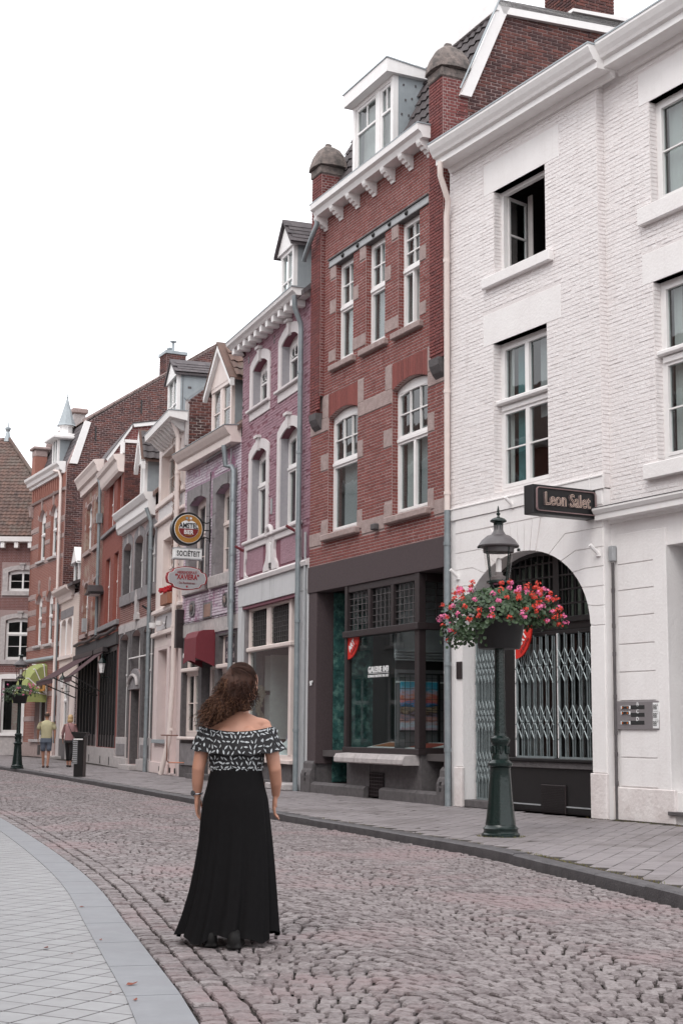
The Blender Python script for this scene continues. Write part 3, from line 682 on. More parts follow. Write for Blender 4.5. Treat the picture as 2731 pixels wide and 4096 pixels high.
    for a, b in ((1.80, 2.66), (2.76, 3.58), (3.68, 4.50)):
        gl = h.part('pane', m_glassd, a, b, .05, .056, 3.06, 3.8, c=0, parent=sf)
        for i in range(1, 5): h.part('lead_bar', m_dstone if i % 9 else f, a+(b-a)*i/5-.006, a+(b-a)*i/5+.006, .04, .062, 3.06, 3.8, c=0, parent=sf)
        for i in range(1, 6): h.part('lead_bar', m_dstone, a, b, .042, .06, 3.06+.74*i/6-.005, 3.06+.74*i/6+.005, c=0, parent=sf)
    h.part('pane', m_glassd, 1.80, 4.50, .04, .05, .90, 2.94, c=0, parent=sf)
    h.part('pane', m_glassd, 4.61, 4.618, .12, 1.8, .92, 2.94, c=0, parent=sf); h.part('pane', m_glassd, 4.61, 4.618, .12, 1.8, 3.06, 3.78, c=0, parent=sf)
    for i in range(1, 8): h.part('lead_bar', f, 4.60, 4.63, .12+i*.22, .135+i*.22, 3.06, 3.78, c=0, parent=sf)
    for i in range(1, 6): h.part('lead_bar', f, 4.60, 4.63, .12, 1.8, 3.06+.12*i, 3.072+.12*i, c=0, parent=sf)
    # folding lattice inside the window
    for i in range(15): h.part('lattice_bar', m_black, 3.60, 3.606, .16+i*.11, .168+i*.11, .92, 2.20, c=0, parent=sf)
    for i in range(7): h.part('lattice_bar', m_black, 3.60, 3.606, .16, 1.75, 1.0+i*.19, 1.008+i*.19, c=0, parent=sf)
    h.part('lattice_frame', m_black, 3.59, 3.62, .14, 1.8, 2.20, 2.23, c=0, parent=sf); h.part('lattice_frame', m_black, 3.59, 3.62, .95, .985, .9, 2.2, c=0, parent=sf)
    # room of the gallery
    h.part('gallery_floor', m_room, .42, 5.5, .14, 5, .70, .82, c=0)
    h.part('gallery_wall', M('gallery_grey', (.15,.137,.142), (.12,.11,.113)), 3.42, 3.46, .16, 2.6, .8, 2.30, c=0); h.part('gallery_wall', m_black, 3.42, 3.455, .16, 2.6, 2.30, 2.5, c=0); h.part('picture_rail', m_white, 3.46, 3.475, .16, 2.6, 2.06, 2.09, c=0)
    h.part('room_wall', m_black, 1.84, 1.9, 1.3, 3.6, .7, 3.9, c=0); h.part('room_wall', m_black, .43, 3.6, 3.6, 3.7, .7, 3.9, c=0)  # black side partition added to darken the room behind the glass
    bl = h.part('blind', m_curd, 3.44, 3.46, .14, 2.5, 2.5, 3.9, c=0)
    for i in range(4): h.part('blind_fold', m_curd, 3.46, 3.49+.01*i, .14, 2.5, 2.46+i*.05, 2.49+i*.05, parent=bl)
    None
    # lettering
    mw = M('white_lettering', (.8,.8,.8), rough=.5); sf2 = sf
    X = Vector((1, 0, 0)); Zv = Vector((0, 0, 1))
    text('GALERIE 043', .15, mw, sf, face_m((3.03, .028, h.z('E',640,1130)), X, Zv), font_sx=.94, bold=.005, sp=1.05)
    h.part('lettering_rule', mw, 2.62, 3.45, .026, .03, h.z('E',640,1160), h.z('E',640,1160)+.008, c=0, parent=sf)
    text('KONRAD BROUNS FINE ART', .068, mw, sf, face_m((3.03, .028, h.z('E',640,1172)-.02), X, Zv), font_sx=.95)
    text("90\"", .13, mw, h.root, face_m((h.u('E',97,1243), -.03, h.z('E',97,1243)), X, Zv), font_sx=.8, bold=.004)
    text("9", .16, mw, h.root, face_m((h.u('E',1156,1168)-.04, -.03, h.z('E',1156,1168)), X, Zv), font_sx=.8, bold=.005)
    # dormer
    zd = 13.66; d0, d1 = 1.60, 3.36
    dm = h.part('dormer', m_white, d0, d0+.12, .12, .24, 11.86, zd); D = lambda *b, m=m_white, n='dormer_member': h.part(n, m, *b, parent=dm)
    D(d1-.10, d1, .12, .24, 11.86, zd); D(d0+.12, d1-.1, .13, .24, zd-.08, zd); D(d0+.12, d1-.1, .13, .24, 11.86, 12.02); D(2.62, 2.78, .13, .24, 12.02, zd-.08)
    for a, b, op in ((d0+.12, 2.62, 0), (2.78, d1-.1, 1)):
        for q in ((a, a+.06, 12.02, zd-.08), (b-.06, b, 12.02, zd-.08), (a+.06, b-.06, 12.02, 12.1), (a+.06, b-.06, zd-.14, zd-.08), (a+.06, b-.06, 13.02, 13.07)): D(q[0], q[1], .15, .21, q[2], q[3])
        D((a+b)/2-.015, (a+b)/2+.015, .16, .2, 13.07, zd-.14); D(a+.06, b-.06, .185, .19, 12.1, zd-.14, m=m_glass, n='pane')
    MB().add([(d0+.1, .32, 12.0), (d1-.1, .32, 12.0), (d1-.1, .34, 13.6), (d0+.1, .34, 13.6)], [(0,1,2,3)]).build('curtain', m_cur, dm)
    slope = lambda z: .26 + (z-12.34)*(1.04-.26)/(14.2-12.34)
    MB().prism([(.24, 11.9), (slope(zd)+.05, zd), (.24, zd)], rmap(d1-.06), 0, .05).build('zinc_cheek', m_zinc, dm); MB().prism([(.24, 11.9), (slope(zd)+.05, zd), (.24, zd)], rmap(d0), 0, .05).build('zinc_cheek', m_zinc, dm)
    for y, z in ((.34,13.5),(.6,13.52),(.38,13.2),(.52,13.25),(.3,12.9),(.3,12.5),(.45,12.9),(.36,12.2)): h.part('zinc_clip', m_dstone, d1-.012, d1+.004, y, y+.03, z-.02, z+.02, c=0, parent=dm)
    MB().prism([(-.06, zd), (-.06, zd+.27), (1.3, zd+.13), (1.3, zd)], rmap(0), d0-.06, d1+.1).build('dormer_fascia', m_white, dm)
    MB().prism([(-.08, zd+.27), (-.08, zd+.295), (1.32, zd+.155), (1.32, zd+.13)], rmap(0), d0-.08, d1+.12).build('dormer_roof', m_zinc, dm)
    # mansard and gable
    yb, ytop, zt2 = .06, 1.08, 14.12
    rf = MB().add([(.1, yb, 11.86), (w-.1, yb, 11.86), (w-.1, ytop, zt2), (.1, ytop, zt2), (.1, yb+.1, 11.86), (w-.1, yb+.1, 11.86), (w-.1, ytop+.1, zt2), (.1, ytop+.1, zt2)], [(0,1,2,3),(4,7,6,5),(0,4,5,1),(3,2,6,7)]).build('roof', m_tiled, h.root)
    L_ = math.hypot(ytop-yb, zt2-11.86)
    tiles(h, rf, (.1, yb, 11.88), (1,0,0), (0, ytop-yb, zt2-11.86), 24, 8, .226, .31, m_tiled, poly=[(0,0),(1.48,0),(1.48,1.8),(1.7,2.1),(3.1,2.1),(3.30,1.6),(3.30,0),(5.4,0),(5.4,2.6),(0,2.6)], n1=120)
    top = plane_roof(h, [(0, 1.0, 14.28), (w+.1, 1.0, 14.28), (w+.1, 4.6, 14.5), (0, 4.6, 14.5)], m_tiled, name='upper_roof'); plane_roof(h, [(0, 4.6, 14.5), (w+.1, 4.6, 14.5), (w+.1, 8.2, 13.6), (0, 8.2, 13.6)], m_tiled, name='upper_roof')
    h.part('ridge_fascia', m_white, .0, w+.12, .94, 1.02, 14.05, 14.30)
    side = [(.12, 10.4), (8.2, 10.4), (8.2, 13.6), (4.6, 14.38), (1.06, 14.14), (.12, 11.9)]
    gw = wall(h, [side], m_mortd, t=.25, mp=rmap(w), name='gable_wall')
    bricks(h, gw, [side], m_dbrick, side=w, L=.22, H=.066, j=.014, bond='wild', proud=.012, jit=.003, seed=5, n1=300)
    br = lambda A, B, t, wd: MB().prism([(A[0], A[1]), (B[0], B[1]), (B[0]+wd[0], B[1]+wd[1]), (A[0]+wd[0], A[1]+wd[1])], rmap(w), .02, .10).build('barge_board', m_white, h.root)
    br((.22, 12.30), (1.06, 14.24), 0, (.22, .0)); br((1.0, 14.28), (4.6, 14.5), 0, (.12, -.25)); br((4.6, 14.5), (8.2, 13.6), 0, (-.1, -.25))
    MB().tube([(w+.12, .20, 12.4), (w+.12, 1.02, 14.26)], .018, 6).build('verge_strip', m_zinc, h.root)
    ch = h.part('chimney', m_mortd, w-1.0, w-.04, 2.75, 3.65, 14.3, 15.9, c=0)
    for i in range(1): bricks(h, ch, [rect(2.74, 3.66, 14.45, 15.9)], m_dbrick, side=w-.03, L=.22, H=.066, j=.014, bond='wild', proud=.01, seed=8, n1=80); bricks(h, ch, [rect(w-1.0, w-.03, 14.3, 15.9)], m_dbrick, y0=2.74, L=.22, H=.066, j=.014, bond='wild', proud=.01, seed=9, n1=40)
    MB().prism([(2.6, 14.40), (2.6, 14.46), (3.9, 14.56), (3.9, 14.48)], rmap(w), -.04, .14).build('chimney_flashing', m_white, ch)
    for x0 in (.1,):
        wall(h, [[(.12, 8), (8.2, 8), (8.2, 13.6), (4.6, 14.38), (1.06, 14.14), (.12, 11.9)]], m_dbrick, t=.25, mp=rmap(x0+.2), name='gable_wall')
    h.part('roof_edge', m_zinc, .05, .62, .1, .5, 11.85, 12.0)
    shell(h, w, 8, .1, 11.6, floors=(4.3, 8.0, 11.6))
    h.part('curtain_wall', m_room, 0, 0, 0, 0, 0, 0) if False else None
    pipe(h, [(.66, -.2, 11.60), (.64, -.22, 11.45), (.42, -.25, 11.2), (.14, -.22, 11.02), (-.02, -.2, 10.9)], .05, m_pipe)
    return h
def brick_mask(h, wo, out, excl, mat, seed=1, n1=300, name='brick', side=None, y0=0., **kw):
    """bricks over an outline minus any number of (overlapping) exclusion polygons: split into course bands"""
    H = kw.get('H', .058); zs = [p[1] for p in out]; z = min(zs); bands = []
    # build merged hole set per course as narrow rectangles, then hand the union to bricks() as one even-odd set
    loops = []
    k = 0
    while z < max(zs)-.01:
        z1 = min(z+H, max(zs)); base = isect(crossings([out], z+(z1-z)*.15), crossings([out], z+(z1-z)*.85)); cut = []
        for e in excl:
            for zz in (z+(z1-z)*.15, z+(z1-z)*.85): cut += crossings([e], zz)
        cut.sort(); seg = []
        for a, b in base:
            x = a
            for c, d in cut:
                if d <= x or c >= b: continue
                if c > x+.02: seg.append((x, c))
                x = max(x, d)
            if b > x+.02: seg.append((x, b))
        for a, b in seg: loops.append(rect(a, b, z+1e-5, z1-1e-5))
        z += H; k += 1
    bricks(h, wo, loops, mat, side=side, y0=y0, seed=seed, n1=n1, kname=name, **kw)

# ================================================================== white painted houses
def arc_pts(cx, cz, r, a0, a1, n): return [(cx+r*math.cos(rad(a0+(a1-a0)*i/n)), cz+r*math.sin(rad(a0+(a1-a0)*i/n))) for i in range(n+1)]
def house_white():
    h = House((1.88, 24.08), 29, 'white painted brick house with open upper window above an arched shopfront with scissor gates', ref='W')
    w = 3.88; A0, A1 = .24, 3.55; r = (A1-A0)/2; cx = (A0+A1)/2; RB = 1.25; cz = 3.97-RB; fz = RB/r
    arc_pts = lambda cx_, cz_, r_, a0, a1, n: [(cx_+r_*math.cos(rad(a0+(a1-a0)*i/n)), cz_+r_*fz*math.sin(rad(a0+(a1-a0)*i/n))) for i in range(n+1)]
    arch = [(A0, .0), (A1, .0)] + arc_pts(cx, cz, r, 0, 180, 24)
    w1 = (1.21, 2.60, 8.62, 10.03); w2 = (1.17, 2.60, 4.98, 7.45)
    up = rect(-.1, w, 4.70, 11.1); holes = [rect(*w1), rect(*w2)]
    wl = wall(h, [up]+holes, m_wmort, t=.3)
    ex = holes + [rect(w1[0]-.28, w1[1]+.36, 10.03, 10.55), rect(w2[0]-.28, w2[1]+.36, 7.45, 8.0), rect(-.1, w+.0, 4.70, 4.88)]
    brick_mask(h, wl, up, ex, m_wbrick, seed=41, n1=300, L=.22, H=.062, j=.009, bond='wild', proud=.0045, jit=.0018)
    for q in (w1, w2): h.part('lintel_panel', m_plaster, q[0]-.28, q[1]+.36, -.005, .2, q[3]+.0, q[3]+.53, parent=wl, c=.004)
    bricks(h, wl, [rect(0, .24, w1[2], w1[3])], m_wbrick, side=w1[0], H=.062, j=.012, n1=0, bond='wild'); bricks(h, wl, [rect(0, .24, w2[2], w2[3])], m_wbrick, side=w2[0], H=.062, j=.012, n1=0, bond='wild')
    bricks(h, wl, [rect(0, .14, 4.9, 11.1)], m_wbrick, side=w, L=.28, H=.062, j=.012, n1=0, bond='eng')
    h.part('window_sill', m_plaster, w1[0]-.24, w1[1]+.20, -.10, .25, 8.40, 8.58, c=.012)
    # open casement upstairs: fixed frame, sash swung inwards on the left hinge
    fr = MB(); y, d = .15, .08; a, b, z0, z1 = w1
    for q in ((a, a+.07, z0, z1), (b-.07, b, z0, z1), (a+.07, b-.07, z0, z0+.07), (a+.07, b-.07, z1-.07, z1)): fr.box(q[0], q[1], y, y+d, q[2], q[3])
    fo = fr.build('window', m_white, h.root)
    sw = .47; s = MB()
    for q in ((0, .045, 0, 1.26), (sw-.045, sw, 0, 1.26), (.045, sw-.045, 0, .05), (.045, sw-.045, 1.21, 1.26), (.045, sw-.045, .60, .63)): s.box(q[0], q[1], -.02, .02, q[2], q[3])
    so_ = s.build('sash', m_white, fo); so_.location = (a+.07, y+.09, z0+.08); so_.rotation_euler = (0, 0, rad(104))
    g = bpy.data.objects.new('pane', unit(m_glass)); COL.objects.link(g); g.parent = fo
    g.matrix_local = Matrix.Translation((a+.07, y+.09, z0+.08)) @ Matrix.Rotation(rad(104), 4, 'Z') @ Matrix.Translation((sw/2, 0, .63)) @ Matrix.Diagonal((sw-.08, .006, 1.18, 1))
    h.part('curtain', m_cur, a+.1, a+.22, .62, .64, z0, z1, c=0, parent=fo)
    window(h, *w2, .15, [(1.15, 2, 1, 2), (.85, 2, 1, 1)], fr=.07, tr=.08, cas=.05, cur=[(.04, .13, 0, 1, m_cur), (.20, .46, 0, .97, M('teal_curtain', (.10,.24,.25), (.05,.14,.15), rough=.9)), (.62, .97, .45, 1, m_curd)])
    h.part('window_cornice', m_white, w2[0]-.06, w2[1], .04, .16, 6.42, 6.50, c=.02)
    # things on the window ledge inside
    # ledge and ground floor
    profile_x(h, 'string_course', [(0,4.68),(.035,4.68),(.035,4.85),(.05,4.86),(.05,4.88),(0,4.90)], -.05, w+.03, m_plaster)
    lw = wall(h, [rect(-.1, w, .0, 4.68), list(reversed(arch))], m_plaster, t=.42, name='ground_floor_wall')
    # rusticated blocks with radiating joints round the arch
    zr = [.45, .86, 1.25, 1.64, 2.04, 2.43]; t_ = .016
    zs = [2.72, 3.0, 3.28, 3.56, 3.84, 4.12, 4.44]; an = [1, 14, 27, 40, 53, 65, 77]
    for sd, e in ((-1, 0.06), (1, w-.02)):
        P = [(cx+sd*(r+.35+.0*i)*math.cos(rad(an[i])) if i > 2 else cx+sd*(r+.26), zs[i]) for i in range(7)]
        P = [(cx+sd*min(abs(e-cx)-.05, max((r+.0)*math.cos(rad(an[i]))+.10+.06*i, .42)), zs[i]) for i in range(7)]
        for i in range(6):
            g_ = .007
            a = [(cx+sd*r*1.004*math.cos(rad(t)), cz+r*fz*1.004*math.sin(rad(t))) for t in (an[i]+.35, (an[i]+an[i+1])/2, an[i+1]-.35)]
            lp = [(e, zs[i]+g_), (P[i][0], P[i][1]+g_)] + a + [(P[i+1][0], P[i+1][1]-g_), (e, zs[i+1]-g_)]
            MB().prism(lp, fmap(), -.01, t_).build('rusticated_block', m_plaster, lw)
    n = 5
    for i in range(n):
        t0, t1 = 77.5+i*5, 82-.2+i*5; x0 = cx-.5+i*.2
        tt0, tt1 = 103-i*5.2-.3, 103-(i+1)*5.2+.3
        lp = [(cx+r*1.004*math.cos(rad(tt0)), cz+r*fz*1.004*math.sin(rad(tt0))), (cx+r*1.004*math.cos(rad(tt1)), cz+r*fz*1.004*math.sin(rad(tt1))), (cx+.50*(1-2*(i+1)/n)*-1-.004, 4.44), (cx-.50*(1-2*i/n)+.004, 4.44)]
        MB().prism(lp, fmap(), -.01, t_).build('voussoir', m_plaster, lw)
    h.part('rusticated_block', m_plaster, .06, w-.02, -t_, .01, 4.455, 4.67, c=.003, parent=lw)
    for a, b in ((.06, A0-.004), (A1+.004, w-.02)):
        h.part('rusticated_block', m_plaster, a, b, -t_, .01, .64, 2.71, c=.004, parent=lw)
        h.part('plinth_block', m_plinth, a-.02, b+.03, -.05, .01, 0, .63, c=.01, parent=lw)
    h.part('bell_plate', m_bwood, .10, .25, -.04, -.01, 2.05, 2.33)
    # joinery of the shopfront
    y = .26; jf = h.part('shopfront_frame', m_black, A0, A1, y, y+.14, 2.70, 2.88); P = lambda *b, m=m_black, n='frame_member', **k: h.part(n, m, *b, parent=jf, **k)
    P(A0, A1, y-.05, y+.1, 2.84, 2.92); P(A0, A1, y-.04, y+.1, 2.66, 2.72)
    P(A0, A0+.06, y, y+.1, .12, 2.7); P(.99, 1.37, y, y+.1, .12, 2.7); P(2.37, 2.45, y+.01, y+.1, .78, 2.7); P(A1-.05, A1, y, y+.1, .12, 2.7)
    P(1.12, 1.24, y+.01, y+.09, 2.9, cz+RB*.85); P(2.32, 2.46, y+.0, y+.1, 2.9, cz+RB*.91)
    MB().prism([arc_pts(cx, cz, r, 0, 180, 24), arc_pts(cx, cz, r-.08, 0, 180, 24)][0:1]+[list(arc_pts(cx, cz+.0, r-.08, 1, 179, 24))], fmap(y), 0, -.1).build('arch_frame', m_black, jf)
    for x in [A0+.12+i*.155 for i in range(21)]:
        hh = cz+fz*math.sqrt(max(.01, (r-.06)**2-(x-cx)**2))
        if hh > 2.95: P(x-.012, x+.012, y+.02, y+.06, 2.9, hh, n='fan_bar', c=0)
    for z in (3.12, 3.34, 3.56, 3.78):
        q = math.sqrt(max(0, (r-.06)**2-((z-cz)/fz)**2)); P(cx-q, cx+q, y+.015, y+.055, z-.012, z+.012, n='fan_bar', c=0)
    MB().prism(arc_pts(cx, cz, r-.05, 0, 180, 20), fmap(y+.07), 0, -.006).build('pane', m_glassd, jf)
    mcr = M('fanlight_blind', (.34,.33,.27), (.22,.21,.17), ns=3)
    for i in range(18): x = A0+.14+i*.175; P(x, x+.085, y+.2, y+.21, 2.9, max(2.95, cz+fz*math.sqrt(max(.01, (r-.12)**2-(x-cx)**2))), m=mcr, n='blind_slat', c=0)
    P(1.37, 2.37, y+.08, y+.085, .8, 2.7, m=m_glassd, n='pane', c=0); P(2.45, A1-.05, y+.08, y+.085, .8, 2.7, m=m_glassd, n='pane', c=0); P(A0+.06, .99, y+.08, y+.085, .14, 2.7, m=m_glassd, n='pane', c=0)
    P(1.0, A1, y-.10, y+.1, .76, .81, c=.01); P(1.0, A1, y-.06, y+.1, .66, .76, m=m_dstone, c=.01); P(1.0, A1, y-.02, y+.1, .0, .66); P(1.0, A1, y-.03, y, .10, .12, m=m_iron, c=0)
    vg = P(2.02, 2.62, y-.05, y-.02, .0, .42, n='vent_grille', m=m_bwood)
    for i in range(16): h.part('grille_bar', m_black, 2.03, 2.61, y-.058, y-.05, .02+i*.025, .032+i*.025, c=0, parent=vg)
    h.part('doorstep', m_dstone, A0+.02, 1.0, .0, .5, 0, .12, c=.01); h.part('room_wall', m_room, A0, A1, 2.2, 2.3, 0, 4.4, c=0)
    P(1.0, 1.1, y+.1, .9, .1, 2.6, m=m_curd); P(1.75, 1.95, .8, .84, .8, 2.6, m=M('brown_post', (.16,.08,.06)), n='display_post'); P(2.5, 2.95, 1.1, 1.14, .8, 2.5, m=m_curd, n='display_panel'); P(3.1, 3.3, 1.4, 1.45, .8, 2.6, m=m_cur, n='display_panel')
    # three scissor gates, each gathered from uprights and crossed straps
    for gx0, gx1, z0, z1, nn in ((A0+.06, .97, .13, 2.66, 7), (1.41, 2.36, .82, 2.68, 6), (2.48, A1-.02, .82, 2.68, 6)):
        gt = P(gx0, gx0+.035, y-.05, y-.02, z0, z1, m=m_grate, n='scissor_gate', c=.003)
        if gx0 > 1.1: P(gx0-.03, gx0, y-.045, y-.015, z0, z1, m=m_white, n='gate_post')
        h.part('gate_rail', m_grate, gx0, gx1, y-.05, y-.03, z0-.02, z0+.02, c=0, parent=gt)
        sx = (gx1-gx0)/nn
        for i in range(1, nn+1):
            for o in (-.008, .014): h.part('gate_bar', m_grate, gx0+i*sx+o-.006, gx0+i*sx+o+.006, y-.045+o, y-.028+o, z0, z1-(.0 if i % 2 else .03), c=0, parent=gt)
        hz = z1-z0; cen = [z0+hz*f for f in ((.80, .68, .34, .22) if gx0 > 1.1 else (.86, .78, .56, .48, .24, .16))]
        for c0 in cen:
            hh = .17
            for i in range(nn):
                x0, x1 = gx0+i*sx, gx0+(i+1)*sx
                for s1, yo in ((1, -.056), (-1, -.048)):
                    b = MB(); b.tube([(x0, y+yo, c0-s1*hh*.85), (x1, y+yo, c0+s1*hh*.85)], .008, 4); b.build('gate_strap', m_grate, gt)
    # cornice
    zc = 10.86
    prof = [(0,zc-.10),(.06,zc-.10),(.10,zc-.02),(.34,zc-.02),(.34,zc+.08),(.40,zc+.10),(.42,zc+.14),(.46,zc+.2),(.5,zc+.28),(.5,zc+.32),(0,zc+.32)]
    profile_x(h, 'cornice', prof, -.02, w+.45, m_white)
    profile_x(h, 'gutter_edge', [(.3,zc+.32),(.51,zc+.32),(.51,zc+.345),(.3,zc+.345)], -.03, w+.46, m_zinc)
    plane_roof(h, [(-.1, -.4, zc+.33), (w, -.4, zc+.33), (w, 4, zc+1.2), (-.1, 4, zc+1.2)], m_tiled); plane_roof(h, [(-.1, 4, zc+1.2), (w, 4, zc+1.2), (w, 8, zc+.3), (-.1, 8, zc+.3)], m_tiled)
    shell(h, w, 8, .1, 10.9, floors=(4.2, 8.0, 10.9))
    # pipe down the party line
    pipe(h, [(.12, -.34, 10.86), (.12, -.34, 10.62), (.03, -.12, 10.25), (-.06, -.09, 10.0), (-.07, -.09, 4.86)], .05, m_cream, [(-.07,-.09,9.2),(-.07,-.09,6.9),(-.07,-.09,5.15)], name='white_drainpipe')
    pipe(h, [(-.07, -.09, 4.86), (-.07, -.10, 2.4), (-.04, -.11, .0)], .052, m_pipe, [(-.07,-.095,4.3),(-.06,-.10,2.3),(-.05,-.105,.9)])
    for x, z in ((h.u('v',1240,420)-.0, 0),): pass
    for l, a, b in (('U',985,105), ('G',905,215), ('E',1240,400)):      # flagpole sockets
        x, _, z = h.hit(l, a, b); MB().tube([(x+.02, 0, z-.04), (x-.0, -.16, z+.10)], .028, 8).lathe([(.05,0),(.05,.012)], 12, (x+.02, -.01, z-.06)).build('flagpole_socket', m_white, h.root, smooth=True)
    return h
def house_white2():
    h0 = House((1.88, 24.08), 29, '', ref='W'); o = h0.o+h0.d*3.88+h0.i*.13; bpy.data.objects.remove(h0.root)
    h = House(o[:2], 29, 'white painted house at the right edge with moulded shop cornice and mailbox plate', ref='W2')
    S = 3.88; w = 4.6
    a = (1.02, 2.55, 8.62, 10.19); b = (1.02, 2.55, 4.90, 7.50)
    up = rect(0, w, 4.33, 11.1); wl = wall(h, [up, rect(*a), rect(*b)], m_wmort)
    brick_mask(h, wl, up, [rect(*a), rect(*b), rect(a[0]-.22, a[1]+.3, a[3], a[3]+.5), rect(b[0]-.2, b[1]+.3, b[3], b[3]+.45), rect(a[0]-.2, a[1]+.3, 8.36, 8.62), rect(b[0]-.2, b[1]+.3, 4.62, 4.9)], m_wbrick, seed=61, n1=300, L=.22, H=.062, j=.009, bond='wild', proud=.0045, jit=.0018)
    for q in (a, b):
        h.part('lintel_panel', m_plaster, q[0]-.22, q[1]+.3, -.005, .2, q[3], q[3]+.5 if q is a else q[3]+.45, parent=wl)
        h.part('window_sill', m_plaster, q[0]-.2, q[1]+.2, -.10, .25, q[2]-.26 if q is a else q[2]-.22, q[2], c=.012)
        bricks(h, wl, [rect(0, .2, q[2], q[3])], m_wbrick, side=q[0], H=.062, j=.012, n1=0, bond='wild')
    window(h, *a, .13, [(1, 2, 1, 2)], fr=.08, cur=[(.08, .45, 0, 1, m_cur), (.6, .95, 0, 1, m_curd)])
    window(h, *b, .13, [(1.25, 2, 1, 2), (.9, 2, 1, 1)], fr=.08, tr=.09, cur=[(.08, .2, 0, 1, m_cur), (.6, .9, 0, 1, m_curd)])
    h.part('window_cornice', m_white, b[0]-.08, b[1], .03, .14, 6.42, 6.5, c=.02)
    h.part('window_pot', m_white, .0, 0, 0, 0, 0, 0) if False else None
    gw = wall(h, [rect(0, w, 0, 4.2), list(reversed(rect(1.17, 2.6, .42, 3.74)))], m_plaster, t=.5, name='ground_floor_wall')
    zz = [.46, .86, 1.25, 1.64, 2.04, 2.43, 2.82, 3.19, 3.56, 4.0]
    for p, q in zip(zz[:-1], zz[1:]):
        if 1.2 < p < 1.3: continue
        h.part('rusticated_block', m_plaster, .14, .9, -.018, .01, p+.008, q-.008, c=.004, parent=gw) if p != .86 else h.part('rusticated_block', m_plaster, .14, .9, -.018, .01, p+.008, 1.25, c=.004, parent=gw)
    h.part('door_surround', m_plaster, .905, 1.17, -.03, .01, .43, 3.98, c=.006, parent=gw)
    h.part('plinth_block', m_plinth, 0, 1.25, -.045, .01, 0, .45, c=.01, parent=gw)
    h.part('doorstep', m_dstone, 1.14, 2.7, -.08, .5, .12, .17); h.part('entrance_door', m_black, 1.17, 2.6, .35, .42, .17, 3.74)
    h.part('door_frame', m_black, 1.19, 1.27, .28, .36, .17, 3.72); h.part('door_frame', m_black, 1.27, 2.5, .28, .36, 2.6, 2.7)
    MB().box(1.5, 1.75, .33, .345, 1.5, 1.9).build('door_notice', m_white, h.root)
    prof = [(0,4.17),(.05,4.17),(.06,4.21),(.20,4.22),(.20,4.30),(.22,4.31),(.25,4.36),(.25,4.39),(0,4.44)]
    profile_x(h, 'shop_cornice', prof, -.12, w, m_white); profile_x(h, 'cornice_lead', [(0,4.44),(.255,4.39),(.255,4.40),(0,4.455)], -.125, w, m_dstone)
    # mailbox plate
    mp = h.part('mailbox_plate', M('brushed_steel', (.34,.32,.33), (.27,.25,.26), ns=60, rough=.35, metal=.5), .05, .97, -.045, -.01, 1.245, 1.635)
    mw = M('white_label', (.8,.8,.8)); mk = M('black_label', (.02,.02,.02)); mo = M('amber_button', (.45,.10,.01))
    def uw(a_, b_): x, _, z = h.hit('w', a_, b_, 'y', -.05); return x, z
    for k, (zy, cy, sy) in enumerate(((270, 268, 200), (385, 425, 345), (588, 588, 505))):
        (x0, z0), (x1, z1) = uw(470, cy+30), uw(752, cy-28); h.part('letter_slot', mk, x0, x1, -.05, -.02, z0, z0+.055, parent=mp, c=.003)
        (x0, z0), (x1, z1) = uw(265, zy+26), uw(460, zy-26); h.part('name_plate', mw, x0, x1, -.052, -.03, z0, z0+.045, parent=mp, c=.002)
        h.part('nameplate_window', mk, x0+.025, x1-.025, -.055, -.03, z0+.002, z0+.043, parent=mp, c=0)
        for e in (x0+.045, x1-.05): h.part('amber_button', mo, e-.012, e+.012, -.058, -.03, z0+.01, z0+.032, parent=mp, c=0)
        x, z = uw(610, sy); text('BCD'[k], .075, mw, mp, face_m((x, -.048, z), (1,0,0), (0,0,1)), ext=.002, bold=.001)
        x, z = uw(990, [255, 430, 600][k]); h.part('number_label', mw, x-.055, x+.055, -.05, -.03, z-.062, z+.062, parent=mp, c=0); text('88', .10, mk, mp, face_m((x-.012, -.052, z), (1,0,0), (0,0,1)), ext=.001, font_sx=.75); text('BCD'[k].lower(), .035, mk, mp, face_m((x+.042, -.052, z+.03), (1,0,0), (0,0,1)), ext=.001)
    # pipe with box
    h.part('cable_box', m_iron, .03, .13, -.09, -.01, 3.62, 3.84, c=.01)
    pipe(h, [(.08, -.05, 3.6), (.075, -.05, 1.6), (.07, -.05, 0)], .022, m_dstone, [(.077,-.05,z) for z in (.5,.9,1.2,1.7,2.3,2.7,3.2)], name='conduit')
    zc = 10.90
    prof = [(0,zc-.10),(.06,zc-.10),(.10,zc-.02),(.34,zc-.02),(.34,zc+.08),(.40,zc+.10),(.42,zc+.14),(.46,zc+.2),(.5,zc+.28),(.5,zc+.32),(0,zc+.32)]
    profile_x(h, 'cornice', prof, .45, w, m_white); profile_x(h, 'gutter_edge', [(.3,zc+.32),(.51,zc+.32),(.51,zc+.345),(.3,zc+.345)], .45, w, m_zinc)
    plane_roof(h, [(.4, -.4, zc+.33), (w, -.4, zc+.33), (w, 4, zc+1.2), (.4, 4, zc+1.2)], m_tiled); plane_roof(h, [(.0, 4, zc+1.2), (w, 4, zc+1.2), (w, 8, zc+.3), (.0, 8, zc+.3)], m_tiled)
    wall(h, [rect(0, 8, 0, 11)], m_wbrick, mp=rmap(w), name='side_wall', t=.25); shell(h, w, 8, .1, 10.9, floors=(4.2, 8., 10.9))
    return h
H_RED = house_red(); H_WHITE = house_white(); H_WHITE2 = house_white2()
